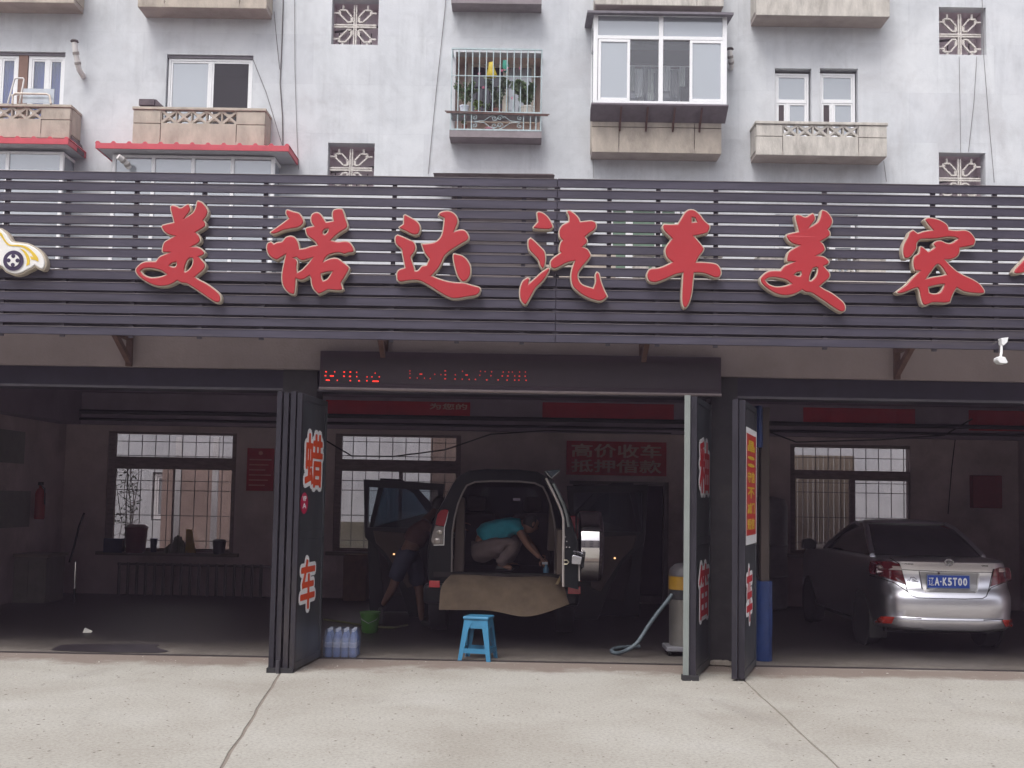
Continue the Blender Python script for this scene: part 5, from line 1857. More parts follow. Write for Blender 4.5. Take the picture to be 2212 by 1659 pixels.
# pressure-washer lance with a chrome tip, and the stand pipe leaning by the wall
p0, p1 = P(163, 1214, 17.4), P(161, 1272, 17.4)
mb = MB().tube([(p1.x, 17.4, 0.0), tuple(p1)], .02, 8)
o = mb.build('wash_lance', M_BLACK)
tag(o, 'upright wash lance with a shiny steel tip at the left of the garage', 'wash lance')
MB().tube([tuple(p1), tuple(p0)], .012, 8).build('steel_tip', mat('chrome', (.8, .8, .82), .12, metal=1.0, var=.02), o)
mb = MB().tube([P(182, 1108, 18.6), P(170, 1140, 18.6), P(160, 1180, 18.6), P(150, 1215, 18.6)], .018, 6)
tag(mb.build('wall_hose', M_BLACK), 'dark hose hanging on the back wall left of the window', 'hose')
# things on the sill of the left window
ys = YB - .03
zsl = P(370, 1195, ys).z - .003


def on_sill(u0, u1, v, name, m, label, cat, kind):
    a, b = P(u0, v, ys).x, P(u1, v, ys).x
    zt = P((u0 + u1) / 2, v, ys).z
    cxx = (a + b) / 2
    mb = MB()
    if kind == 'box':
        mb.box(a, b, ys - .09, ys + .03, zsl, zt)
    elif kind == 'tub':
        r = (b - a) / 2
        mb.lathe([(r * .8, 0), (r * .98, (zt - zsl) * .85), (r, (zt - zsl) * .87), (r * 1.04, (zt - zsl) * .90), (r * .7, zt - zsl), (.01, zt - zsl)], (cxx, ys - .01, zsl), 18)
    elif kind == 'heap':
        rr = random.Random(4)
        for k in range(9):
            q = cxx + (k - 4) / 9 * (b - a)
            hh = (zt - zsl) * (1 - abs(k - 4.5) / 8) * rr.uniform(.7, 1)
            mb.lathe([(.01, 0), (.055, .01), (.05, hh * .6), (.02, hh), (.004, hh)], (q, ys - .02 + rr.uniform(-.02, .02), zsl), 8)
    elif kind == 'wedge':
        mb.prism([(a, zsl), (b, zsl), (a + (b - a) * .5, zt - .01), (a, zt)], ys - .06, ys)
    elif kind == 'cup':
        r = (b - a) / 2
        mb.lathe([(r * .7, 0), (r, zt - zsl), (r * .9, zt - zsl), (r * .6, .02)], (cxx, ys - .01, zsl), 14)
    o = mb.build(name, m, None, bev=.004 if kind in ('box', 'wedge') else 0, smooth=kind in ('tub', 'cup'))
    tag(o, label, cat)


on_sill(228, 268, 1163, 'storage_box', mat('box_navy', (.03, .05, .11), .6), 'navy box at the left end of the window sill', 'box', 'box')
on_sill(271, 320, 1133, 'tub', mat('tub_maroon', (.12, .02, .03), .5), 'maroon lidded tub standing on the left window sill', 'tub', 'tub')
on_sill(325, 341, 1163, 'scoop', mat('scoop_blue', (.05, .06, .12), .5), 'small blue scoop on the sill right of the maroon tub', 'scoop', 'cup')
on_sill(362, 410, 1150, 'rag_pile', mat('rag_grey', (.16, .17, .14), .95, var=.3, scale=12), 'heap of grey rags on the left window sill', 'rags', 'heap')
on_sill(404, 426, 1143, 'carton', mat('carton_yellow', (.32, .20, .02), .7), 'tilted yellow carton beside the rag heap on the sill', 'carton', 'wedge')
on_sill(460, 489, 1165, 'dark_pot', mat('pot_dark', (.04, .05, .06), .6), 'dark pot at the right end of the left window sill', 'pot', 'tub')

# vine outside the left window, and boards and posts in the courtyard
vn = thing('vine', 'leafless-looking vine climbing outside the left garage window', 'vine', (P(270, 1180, YB + .6).x, YB + .6, 0))
vs, vl = MB(), MB()
rr = random.Random(11)
for k in range(7):
    u = 262 + k * 5
    pts = [P(u, 1240, YB + .6)]
    vv = 1240
    while vv > 1010:
        vv -= 22
        u += rr.uniform(-5, 5)
        pts.append(P(u, vv, YB + .6 + rr.uniform(-.05, .05)))
        for q in range(2):
            p = pts[-1]
            d = Vector((rr.uniform(-1, 1), rr.uniform(-.4, .4), rr.uniform(-.8, .5))).normalized()
            vs.tube([p, p + d * .09], .004, 4)
            s_ = Vector((rr.uniform(-1, 1), .2, rr.uniform(-1, 1))).normalized() * .02
            i = len(vl.v)
            e = p + d * .09
            vl.v += [tuple(e), tuple(e + d * .03 + s_), tuple(e + d * .07), tuple(e + d * .03 - s_)]
            vl.f.append((i, i + 1, i + 2, i + 3))
    vs.tube(pts, .006, 5)
vs.build('branch', M_STEM, vn)
vl.build('foliage', M_LEAF, vn)
for ua, ub, lab in ((377, 387, 'left white post standing in the courtyard behind the left window'), (458, 467, 'right white post standing in the courtyard behind the left window')):
    a, b = P(ua, 1035, YB + 1.6), P(ub, 1110, YB + 1.6)
    tag(MB().box(a.x, b.x, YB + 1.6, YB + 1.68, 0, 2.7).build('white_post', M_WHITE), lab, 'post')
a, b = P(352, 1040, YA - .3), P(560, 1040, YA - .3)
tag(MB().box(a.x, b.x, YA - .35, YA - .02, 0, 2.3).build('courtyard_shed', mat('shed_brown', (.30, .22, .19), .8, var=.25, scale=2)), 'brownish low shed wall seen through the left garage window', 'shed')
a, b = P(1690, 1040, YB + 1.2), P(1848, 1200, YB + 1.2)
fb = thing('board_fence', 'beige upright board fence outside the right garage window', 'fence', (a.x, YB + 1.2, 0))
n = 14
src = MB().box(a.x, a.x + (b.x - a.x) / n - .012, YB + 1.2, YB + 1.225, 0, 2.55).build('board', mat('board_beige', (.34, .28, .21), .8, var=.15, stretch=(1, 1, .2)), fb)
for k in range(1, n):
    inst(src, fb, ((b.x - a.x) * k / n, 0.004 * (k % 2), 0))
a, b = P(930, 1000, YB + 1.3), P(1002, 1200, YB + 1.3)
tag(MB().box(a.x, b.x, YB + 1.3, YB + 1.34, 0, 2.9).build('brown_curtain', mat('brown_sheet', (.28, .21, .18), .8, var=.2, stretch=(4, 1, .3))), 'brown sheet hung outside at the right of the middle window', 'sheet')
a, b = P(640, 1125, YB + 2.2), P(1000, 1200, YB + 2.2)
tag(MB().box(a.x, b.x, YB + 2.2, YB + 2.25, 0, P(800, 1128, YB + 2.2).z).build('courtyard_screen', mat('screen_olive', (.22, .21, .15), .8, var=.15)), 'low olive screen outside the middle garage window', 'screen')

# ------------------------------------------------------------------ dark green off-road vehicle, tail door open
VY = 13.8
XC = P(1086, 1100, VY).x
M_PAINT = mat('suv_paint', (.004, .006, .008), .35, metal=.0, var=.1, coat=.05, spec=.25)
M_TRIMB = mat('cabin_trim', (.075, .055, .045), .8, var=.12)
M_TRIMD = mat('cabin_dark', (.035, .028, .028), .85, var=.15)
M_CHROME = mat('chrome', (.8, .8, .82), .12, metal=1.0, var=.02)
M_TINT = glass_mat('tinted_glass', (.80, .87, .91), .03, trans=.9, body=(.02, .03, .035))
suv = thing('offroad_vehicle', 'dark green off-road vehicle with open tail door and spare wheel, seen from behind', 'car', (XC, VY, 0))
prof = [(.78, .42), (.86, .55), (.90, .80), (.90, 1.05), (.87, 1.30), (.81, 1.50), (.71, 1.68), (.62, 1.86), (.54, 1.96), (.42, 2.02), (.2, 2.045)]
full = [(-x, z) for x, z in prof] + [(x, z) for x, z in prof[::-1]]
inn = [(.60, .80), (.60, .90), (.60, 1.0), (.605, 1.15), (.60, 1.30), (.58, 1.45), (.54, 1.62), (.49, 1.75), (.44, 1.84), (.34, 1.885), (.15, 1.90)]
innf = [(-x, z) for x, z in inn] + [(x + .04, z) for x, z in inn[::-1]]


def ring(pr, y, s=1.0, dz=0.0):
    return [(XC + x * s, y, z + dz) for x, z in pr]


mb = MB()
mb.loft([ring(full, VY + .03, .985), ring(full, VY + .10), ring(full, VY + 1.6), ring(full, VY + 3.0, .99)])
mb.loft([ring(innf, VY), ring(full, VY + .03, .985)])
hood = [(x, min(z, 1.12 + .1 * (z > 1.2))) for x, z in full]
mb.loft([ring(full, VY + 3.0, .99), ring([(x * .98, min(z, 1.16)) for x, z in full], VY + 3.7), ring([(x * .93, min(z, 1.05)) for x, z in full], VY + 4.5), ring([(x * .8, min(max(z, .5), .95)) for x, z in full], VY + 4.62)], True, False)
mb.build('body', M_PAINT, suv, smooth=True)
mb = MB()
mb.loft([ring(innf, VY + .001), ring(innf, VY + .3, 1.15), ring(innf, VY + 1.1, 1.2)])
mb.build('load_bay_lining', M_TRIMD, suv, smooth=True)
MB().box(XC - .82, XC + .84, VY + .001, VY + 3.0, .74, .80).build('load_floor', M_TRIMD, suv)
MB().tube([(XC + x, VY - .012, z) for x, z in innf], .011, 6).build('door_seal', mat('seal_grey', (.24, .21, .20), .5), suv)
# trim pillars inside the opening
for s, (ua, ub, va, vb) in ((-1, (983, 1002, 1072, 1238)), (1, (1184, 1208, 1072, 1190))):
    a, b = P(ua, va, VY + .2), P(ub, vb, VY + .2)
    mb = MB().prism([(a.x, b.z), (b.x - .03 * (s > 0), b.z), (b.x, (a.z + b.z) / 2), (b.x - .01, a.z - .02), ((a.x + b.x) / 2, a.z), (a.x + .02, a.z - .05)], VY + .12, VY + .35)
    mb.build('pillar_trim', M_TRIMB, suv, bev=.015)
# seats
for dx in (-.38, .38):
    mb = MB().box(XC + dx - .26, XC + dx + .26, VY + 1.5, VY + 1.68, .8, 1.5).box(XC + dx - .13, XC + dx + .13, VY + 1.52, VY + 1.62, 1.52, 1.72)
    mb.build('seat', mat('seat_dark', (.05, .04, .04), .9), suv, bev=.05)
# little mirror reflection plate / ceiling lamp
p = P(1116, 1079, VY + 2.6)
MB().box(p.x - .06, p.x + .06, VY + 2.6, VY + 2.62, p.z - .03, p.z + .03).build('rear_mirror', mat('mirror_glass', (.9, .8, .8), .05, metal=1.0, emit=None), suv, bev=.01)
# roof rack rail and rear bumper
MB().box(XC - .93, XC + .93, VY - .12, VY + .25, .42, .66).build('bumper', M_PAINT, suv, bev=.05)
MB().box(XC - .70, XC + .70, VY - .135, VY - .121, .60, .65).build('bumper_step', mat('chrome', (.8, .8, .82)), suv, bev=.005)
for s in (-1, 1):
    r0 = MB().box(XC + s * .87 - .075, XC + s * .87 + .075, VY - .135, VY - .118, .575, .665)
    if s < 0:
        x0, x1, z0, z1 = R4(927, 1254, 950, 1269, VY - .13)
        r0 = MB().box(x0, x1, VY - .14, VY - .118, z0, z1)
    r0.build('reflector', mat('reflector_red', (.55, .01, .02), .25, coat=.6), suv, bev=.004)
# left lamp cluster
zz = ZM(1400, 1840, 600)
def lampoly(pts, y0, y1, name, m, bev=.004):
    q = [P(*zz(x, y), y0) for x, y in pts]
    return MB().prism([(p.x, p.z) for p in q], y0, y1).build(name, m, suv, bev=bev)
yl = VY - .03
lampoly([(1290, 800), (1340, 740), (1400, 725), (1450, 740), (1440, 830), (1410, 920), (1385, 975), (1310, 970), (1260, 950)], yl, VY + .25, 'taillight', mat('lens_red', (.30, .008, .015), .12, coat=1))
lampoly([(1255, 965), (1385, 985), (1400, 975), (1385, 1255), (1230, 1250), (1190, 1190), (1225, 1060)], yl + .004, VY + .25, 'taillight', mat('lens_clear', (.30, .27, .25), .12, metal=.5, coat=1))
lampoly([(1448, 760), (1455, 765), (1400, 1000), (1390, 1260), (1230, 1262), (1232, 1248), (1376, 1246), (1386, 985)], yl - .006, yl + .02, 'lamp_bezel', M_CHROME, .001)
for (x, y, r) in ((1320, 1065, .035), (1280, 1195, .040)):
    p = P(*zz(x, y), yl)
    MB().lathe([(r, 0), (r * .7, -.006), (.004, -.01)], (p.x, yl - .003, p.z), 14, 'y').build('lamp_bowl', mat('bowl', (.5, .45, .40), .2, metal=.6, coat=1), suv, smooth=True)
# right lamp mostly hidden by the tail door
MB().box(XC + .80, XC + .88, VY - .01, VY + .2, 1.05, 1.5).build('taillight', mat('lens_red', (.30, .008, .015)), suv, bev=.01)
# wheels
for sx in (-1, 1):
    for yy in (VY + .95, VY + 3.75):
        t = MB().lathe([(.30, -.12), (.37, -.11), (.38, -.06), (.38, .06), (.37, .11), (.30, .12)], (XC + sx * .80, yy, .38), 28, 'x').build('tyre', M_BLACK, suv, smooth=True)
        MB().lathe([(.29, -.1), (.27, .10), (.05, .12)], (XC + sx * .80, yy, .38), 20, 'x').build('rim', mat('alloy', (.5, .5, .52), .3, metal=.9), t, smooth=True)
# windscreen and side glass (far side, dark)
MB().prism([(XC - .70, 1.20), (XC + .70, 1.20), (XC + .56, 1.86), (XC - .56, 1.86)], VY + 3.02, VY + 3.03).build('windscreen', M_TINT, suv)
# tail door, swung open to the right, seen edge-on
z2_ = ZM(1700, 1840, 800)
NY = 12.75


def dp(x, y, yy):
    return P(*z2_(x, y), yy)


outer_n = [(1400, 195), (1480, 330), (1560, 480), (1615, 640), (1650, 760), (1690, 900), (1700, 1100), (1700, 1430)]
inner_n = [(1345, 200), (1400, 310), (1460, 430), (1515, 560), (1538, 650), (1540, 850), (1535, 1100), (1535, 1400)]
ra, rb = [], []
hy = VY - .02
door = MB()
pn = [dp(x, y, NY) for x, y in inner_n] + [dp(x, y, NY) for x, y in outer_n[::-1]]
dx_ = (XC + .70) - dp(1540, 850, NY).x
rings = []
for t in (0, .04, .5, 1):
    yy = NY + (hy - NY) * t
    rings.append([(p.x + dx_ * t + (0.012 if t == 0 and i < 8 else 0) - (0.012 if t == 0 and i >= 8 else 0), yy, p.z) for i, p in enumerate(pn)])
door.loft(rings, True, True)
td = door.build('tail_door', M_PAINT, suv, smooth=True)
MB().tube([dp(x - 8, y, NY - .012) for x, y in inner_n], .014, 6).build('door_seal', mat('seal_pale', (.42, .38, .36), .5), td)
MB().tube([dp(x, y, NY - .01) for x, y in [(1420, 260), (1480, 380), (1535, 500), (1570, 620), (1590, 740)]], .016, 6).build('glass_edge', mat('edge_grey', (.25, .28, .28), .3, metal=.6), td)
MB().tube([dp(x, y, NY - .005) for x, y in [(1705, 1160), (1706, 1340)]], .008, 5).build('edge_strip', mat('seal_pale', (.42, .38, .36)), td)
# spoiler with its bright V, latch, screws, lamp box
q = [dp(1330, 118, NY), dp(1500, 105, NY), dp(1480, 150, NY), dp(1400, 200, NY)]
MB().prism([(p.x, p.z) for p in q], NY - .03, NY + .9).build('spoiler', mat('spoiler_blue', (.02, .035, .05), .3, coat=.8), td, bev=.01)
MB().tube([dp(1332, 122, NY - .04), dp(1362, 165, NY - .04), dp(1400, 200, NY - .04), dp(1440, 165, NY - .04), dp(1488, 122, NY - .04)], .006, 5).build('spoiler_edge', mat('edge_bright', (.6, .62, .62), .3, metal=.7), td)
MB().tube([dp(1535, 1108, NY - .02), dp(1570, 1108, NY - .03), dp(1590, 1130, NY - .03), dp(1570, 1152, NY - .03), dp(1535, 1152, NY - .02)], .007, 6).build('latch', mat('latch_metal', (.55, .5, .38), .35, metal=.6), td)
for x, y in ((1552, 850), (1567, 900), (1565, 965), (1597, 965)):
    p = dp(x, y, NY - .003)
    MB().lathe([(.008, 0), (.008, -.006)], (p.x, NY - .003, p.z), 8, 'y').build('screw', mat('chrome', (.8, .8, .82)), td)
q = [dp(1622, 1060, NY), dp(1640, 1045, NY), dp(1735, 1075, NY), dp(1720, 1155, NY), dp(1620, 1148, NY)]
MB().prism([(p.x, p.z) for p in q], NY - .05, NY + .35).build('plate_lamp_housing', mat('chrome_satin', (.6, .6, .63), .25, metal=.95), td, bev=.006)
for o_ in (0, 22):
    MB().tube([dp(1640, 1030 - o_, NY - .03), dp(1700, 1035 - o_, NY - .03), dp(1760, 1065 - o_, NY - .03)], .006, 5).build('trim_strip', M_CHROME, td)
p_ = dp(1745, 1080, NY)
q = [dp(1735, 1040, NY), dp(1772, 1050, NY), dp(1760, 1190, NY), dp(1725, 1210, NY), dp(1720, 1150, NY), dp(1745, 1120, NY)]
MB().prism([(p.x, p.z) for p in q], NY + .02, NY + .3).build('lamp_bracket', M_BLACK, td, bev=.006)
# inner trim of the tail door
MB().box(dp(1540, 0, NY).x + dx_ * .5 - .06, dp(1540, 0, NY).x + dx_ * .5, NY + .15, hy - .1, .85, 1.35).build('door_card', M_TRIMB, td, bev=.01)
# spare wheel under its cover
sl, sr = dp(1712, 900, NY + .1).x, dp(1985, 900, NY + .1).x
st_, sb_ = dp(1850, 565, NY + .45).z, dp(1850, 1350, NY + .45).z
sr_ = (st_ - sb_) / 2
scy, scz = NY + .12 + sr_ * .98, (st_ + sb_) / 2
xw = sr - sl
mb = MB().lathe([(sr_ * .92, 0), (sr_ * .985, .02), (sr_, .05), (sr_, xw * .80), (sr_ * .985, xw * .82)], (sl, scy, scz), 48, 'x')
mb.build('spare_wheel_cover', mat('cover_chrome', (.62, .60, .60), .07, metal=1.0, var=.02), td, smooth=True)
MB().lathe([(sr_ * .99, xw * .821), (sr_ * .97, xw * .95), (sr_ * .88, xw), (.05, xw + .01)], (sl, scy, scz), 48, 'x').build('spare_wheel_face', mat('cover_dark', (.03, .02, .025), .25, coat=.8), td, smooth=True)
MB().bar((XC + .80, NY + .6, scz), (sl + .02, NY + .6, scz), .12, .16).build('wheel_mount', M_BLACK, td)


# side doors standing open
def side_doors(side):
    S_ = -1 if side < 0 else 1
    yy = VY + 1.75
    def mx(p):
        return (p.x, p.z) if S_ < 0 else (2 * XC + .02 - p.x, p.z)
    # rear door: rectangular window frame over a panel cut for the wheel arch
    fr = [(787, 1036.5), (959, 1046), (952, 1110), (950, 1330), (885, 1330), (862, 1262), (835, 1205), (790, 1160)]
    q = [mx(P(u, v, yy)) for u, v in fr]
    wz = P(860, 1142, yy).z
    gl = [(797, 1051), (947, 1059), (943, 1142), (794, 1140)]
    g = [mx(P(u, v, yy)) for u, v in gl]
    me = flat_mesh([[(a, b) for a, b in q], [(a, b) for a, b in g]], extrude=.04, bevel=.006)
    L = suv.location
    remap(me, lambda c: Vector((c.x - L.x, yy - c.z - L.y, c.y - L.z)))
    d = mk('side_door', me, mat('suv_paint', (.012, .018, .02)), suv)
    k = MB().prism(g, yy - .004, yy + .004)
    k.build('door_glass', M_TINT, d)
    tr = [mx(P(u, v, yy - .05)) for u, v in ((806, 1146), (880, 1152), (905, 1190), (900, 1262), (880, 1270), (862, 1240), (838, 1200), (812, 1172))]
    MB().prism(tr, yy - .075, yy - .048).build('door_card', M_TRIMB, d, bev=.012)
    lp = P(851 if S_ < 0 else 851, 1197, yy - .08)
    lx, lz = mx(lp)
    MB().box(lx - .012, lx + .012, yy - .085, yy - .076, lz - .01, lz + .01).build('door_lamp', mat('door_lamp_amber', (.8, .4, .2), .3, emit=((1, .55, .25), 1.2)), d)
    # front door behind it, with sloping screen pillar
    y2 = VY + 2.9
    fr = [(823, 1034), (866, 1036), (903, 1056), (942, 1100), (950, 1120), (945, 1320), (800, 1320), (796, 1150)]
    q = [mx(P(u, v, y2)) for u, v in fr]
    g = [mx(P(u, v, y2)) for u, v in ((830, 1046), (862, 1047), (893, 1064), (926, 1108), (806, 1140))]
    me = flat_mesh([[(a, b) for a, b in q], [(a, b) for a, b in g]], extrude=.04, bevel=.006)
    remap(me, lambda c: Vector((c.x - L.x, y2 - c.z - L.y, c.y - L.z)))
    d2 = mk('side_door', me, mat('suv_paint', (.012, .018, .02)), suv)
    MB().prism(g, y2 - .004, y2 + .004).build('door_glass', glass_mat('tinted_glass_dark', (.28, .36, .42), .06, trans=.9, body=(.02, .03, .035)), d2)
    tr = [mx(P(u, v, y2 - .05)) for u, v in ((812, 1150), (925, 1150), (920, 1280), (830, 1290))]
    MB().prism(tr, y2 - .075, y2 - .048).build('door_card', M_TRIMD, d2, bev=.012)


side_doors(-1)
side_doors(1)

# cardboard spread over the sill and bumper
M_CARD = mat('cardboard', (.19, .14, .095), .85, var=.2, scale=5, bump=.6, bscale=6)
cu_ = [(944, 962, 1105, 1215, 1232)]
top = [(977, 1240), (1010, 1239), (1060, 1243), (1110, 1246), (1160, 1243), (1194, 1244), (1216, 1250)]
mid = [(952, 1262), (1000, 1262), (1055, 1264), (1110, 1266), (1165, 1266), (1205, 1268), (1222, 1282)]
bot = [(948, 1317), (998, 1318), (1052, 1317), (1090, 1324), (1135, 1336), (1185, 1322), (1230, 1305)]
rows = [[P(u, v, VY + .12) for u, v in top], [P(u, v - 2, VY + .0) for u, v in top], [P(u, v, VY - .20) for u, v in mid],
        [P((mid[i][0] + bot[i][0]) / 2, (mid[i][1] + bot[i][1]) / 2, VY - .24 - .01 * math.sin(i)) for i in range(7)],
        [P(u, v, VY - .30 + .03 * math.sin(i * 1.3)) for i, (u, v) in enumerate(bot)]]
mb = MB()
for r_ in rows:
    mb.v += [tuple(p) for p in r_]
for j in range(4):
    for i in range(6):
        a = j * 7 + i
        mb.f.append((a, a + 1, a + 8, a + 7))
cd = mb.build('cardboard_sheet', M_CARD, None, smooth=False)
tag(cd, 'brown cardboard sheet draped over the rear sill and bumper of the off-road vehicle', 'cardboard')
sm_ = cd.modifiers.new('sub', 'SUBSURF')
sm_.levels = sm_.render_levels = 2
sm_.boundary_smooth = 'PRESERVE_CORNERS'
so_ = cd.modifiers.new('solid', 'SOLIDIFY')
so_.thickness = .006
a, b = P(1213, 1243, VY - .1), P(1203, 1262, VY - .24)
tag(MB().bar(a, b, .03, .012).build('wood_scraper', mat('wood_pale', (.5, .38, .2), .7)), 'pale wooden scraper lying at the right edge of the cardboard', 'scraper')

# ------------------------------------------------------------------ people


def skin(name, joints, edges, m, parent, levels=2):
    """joints: name -> (point, radius[,radius2])"""
    L = rootloc(parent)
    names = list(joints)
    me = bpy.data.meshes.new(name)
    me.from_pydata([tuple(Vector(joints[k][0]) - L) for k in names], [(names.index(a), names.index(b)) for a, b in edges], [])
    o = mk(name, me, None, parent)
    sk = o.modifiers.new('skin', 'SKIN')
    for i, k in enumerate(names):
        r = joints[k][1]
        r2 = joints[k][2] if len(joints[k]) > 2 else r
        me.skin_vertices[0].data[i].radius = (r, r2)
    me.skin_vertices[0].data[0].use_root = True
    sk.use_smooth_shade = True
    ss = o.modifiers.new('sub', 'SUBSURF')
    ss.levels = ss.render_levels = levels
    bpy.context.view_layer.update()
    dg = bpy.context.evaluated_depsgraph_get()
    ev = bpy.data.meshes.new_from_object(o.evaluated_get(dg))
    ev.name = name
    if name in ('shirt', 'trousers', 'shorts'):
        from mathutils import noise as mn
        ev.update()
        nn = [v.normal.copy() for v in ev.vertices]
        for v, q in zip(ev.vertices, nn):
            w_ = v.co * 11
            v.co += q * (.013 * mn.noise(Vector((w_.x, w_.y * .6, w_.z * 2.0))) + .006 * mn.noise(v.co * 27))
    ev.materials.append(m)
    ev.polygons.foreach_set('use_smooth', [True] * len(ev.polygons))
    n2 = bpy.data.objects.new(name, ev)
    C.objects.link(n2)
    n2.parent = parent
    bpy.data.objects.remove(o)
    return n2


M_SKIN2 = mat('skin_shaded_worker', (.13, .065, .045), .6, var=.1, scale=5)  # darker copy of the skin, with the deep shade put into its colour
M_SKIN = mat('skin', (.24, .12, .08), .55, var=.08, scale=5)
M_TEAL = mat('teal_shirt', (.015, .27, .36), .85, var=.12, scale=14, bump=.4, bscale=9)
M_PANTS = mat('drab_trousers', (.16, .12, .118), .9, var=.12, scale=10, bump=.4, bscale=8)
M_NAVYS = mat('navy_shorts', (.03, .034, .06), .9, var=.15, scale=10, bump=.4, bscale=8)
M_MAROON = mat('dark_red_shirt', (.07, .028, .026), .9, var=.15, scale=10)
M_HAIR = mat('black_hair', (.012, .010, .010), .6, var=.3, scale=60)
M_SHOE = mat('dark_shoe', (.03, .028, .03), .6)


def head(parent, c, look, up=(0, 0, 1), r=.105):
    """ellipsoid head with brow, nose, mouth, ears and a cap of hair; look: facing direction"""
    c, f = Vector(c), Vector(look).normalized()
    u = Vector(up)
    s = f.cross(u).normalized()
    u = s.cross(f).normalized()
    L = rootloc(parent)
    bm = bmesh.new()
    bmesh.ops.create_uvsphere(bm, u_segments=24, v_segments=18, radius=1)
    for v in bm.verts:
        x, y, z = v.co            # x side, y forward, z up
        sx, sy, sz = .78, .95, 1.18
        if z < 0:
            k = 1 + .28 * z
            x *= k
            y *= (1 + .12 * z)
        if y > .55:
            nx = math.exp(-(x / .17) ** 2) * math.exp(-((z + .12) / .2) ** 2)
            y += .24 * nx
            y -= .10 * (math.exp(-((abs(x) - .34) / .16) ** 2) * math.exp(-((z - .10) / .12) ** 2))
            y += .05 * math.exp(-((z + .50) / .07) ** 2) * math.exp(-(x / .28) ** 2)
            y -= .04 * math.exp(-((z + .56) / .03) ** 2) * math.exp(-(x / .3) ** 2)
            y += .05 * math.exp(-((z + .80) / .12) ** 2) * math.exp(-(x / .25) ** 2)
        v.co = s * (x * sx * r) + f * (y * sy * r) + u * (z * sz * r)
    for sd in (-1, 1):
        rr = bmesh.ops.create_uvsphere(bm, u_segments=10, v_segments=8, radius=.26 * r)
        for v in rr['verts']:
            x, y, z = v.co
            v.co = s * (x * .35 + sd * .80 * r) + f * (y * .7) + u * (z * 1.2)
    for v in bm.verts:
        v.co += c - L
    me = bpy.data.meshes.new('head')
    bm.to_mesh(me)
    bm.free()
    shade(me, 60)
    ho = mk('head', me, M_SKIN, parent)
    for sd in (-1, 1):
        p = c + f * (.83 * r) + s * (sd * .28 * r) + u * (.10 * r)
        MB().lathe([(.004, -.006), (.010, -.003), (.010, .003), (.004, .006)], p, 8, 'y').build('eye', mat('eye_dark', (.03, .02, .02), .2), ho)
    bm = bmesh.new()
    bmesh.ops.create_uvsphere(bm, u_segments=24, v_segments=16, radius=1)
    dele = [v for v in bm.verts if (v.co.y > .35 and v.co.z < .55) or v.co.z < -.45]
    bmesh.ops.delete(bm, geom=dele, context='VERTS')
    for v in bm.verts:
        x, y, z = v.co
        k = 1.0 + .03 * math.sin(x * 23 + z * 17)
        v.co = s * (x * .84 * r * k) + f * ((y * 1.0 - .03) * r * k) + u * (z * 1.24 * r * k) + c - L
    me = bpy.data.meshes.new('hair')
    bm.to_mesh(me)
    bm.free()
    shade(me, 60)
    mk('hair', me, M_HAIR, ho)
    return ho


def hand(parent, wrist, dirv, palm_n, scale=1.0, curl=.6):
    """palm and five bent fingers"""
    w, d, nrm = Vector(wrist), Vector(dirv).normalized(), Vector(palm_n).normalized()
    s = d.cross(nrm).normalized()
    nrm = s.cross(d).normalized()
    pj = {'w': (w, .024 * scale, .018 * scale), 'p': (w + d * .045 * scale, .036 * scale, .014 * scale), 'k': (w + d * .085 * scale, .038 * scale, .013 * scale)}
    out = skin('hand', pj, [('w', 'p'), ('p', 'k')], M_SKIN, parent, 2)
    for i, (off, ln) in enumerate(((-.030, .070), (-.010, .080), (.010, .075), (.029, .058))):
        b0 = w + d * .085 * scale + s * off * scale
        dirs, p, pts = d.copy(), b0.copy(), [b0 - d * .02 * scale]
        pts.append(b0)
        for k in range(3):
            dirs = (dirs + nrm * curl * .6).normalized()
            p = p + dirs * ln * scale * (.42, .32, .26)[k]
            pts.append(p.copy())
        j = {str(k): (q, (.010 - .001 * k) * scale) for k, q in enumerate(pts)}
        skin('finger', j, [(str(k), str(k + 1)) for k in range(4)], M_SKIN, out, 1)
    b0 = w + d * .03 * scale - s * .03 * scale
    pts = [b0, b0 + (d * .5 - s * .6 + nrm * .5).normalized() * .035 * scale]
    pts.append(pts[-1] + (d * .8 + nrm * .6).normalized() * .032 * scale)
    j = {str(k): (q, (.012 - .0012 * k) * scale) for k, q in enumerate(pts)}
    skin('finger', j, [('0', '1'), ('1', '2')], M_SKIN, out, 1)
    return out


z5 = ZM(1850, 2000, 500)
def q5(x, y, yy):
    return P(*z5(x, y), yy)
FL = .80
pe = thing('person', 'person in a teal shirt and drab trousers crouching in the load bay, reaching right', 'person', (q5(600, 900, 14.3).x, 14.3, FL))
hip, waist, chest, neck = q5(320, 900, 14.42), q5(380, 680, 14.42), q5(700, 460, 14.42), q5(1000, 430, 14.40)
hd_c = q5(1165, 420, 14.42)
shR, shL = q5(960, 470, 14.25), q5(960, 440, 14.60)
elR, wrR = q5(1150, 800, 14.12), q5(1380, 1030, 14.02)
elL, wrL = q5(1200, 760, 14.66), q5(1350, 980, 14.55)
kn, kn2 = q5(960, 760, 14.08), q5(1010, 700, 14.62)
an, an2 = Vector((q5(640, 1150, 14.12).x, 14.12, FL + .07)), Vector((q5(760, 1150, 14.6).x, 14.6, FL + .07))
hpR, hpL = hip + Vector((0, -.13, 0)), hip + Vector((0, .13, 0))
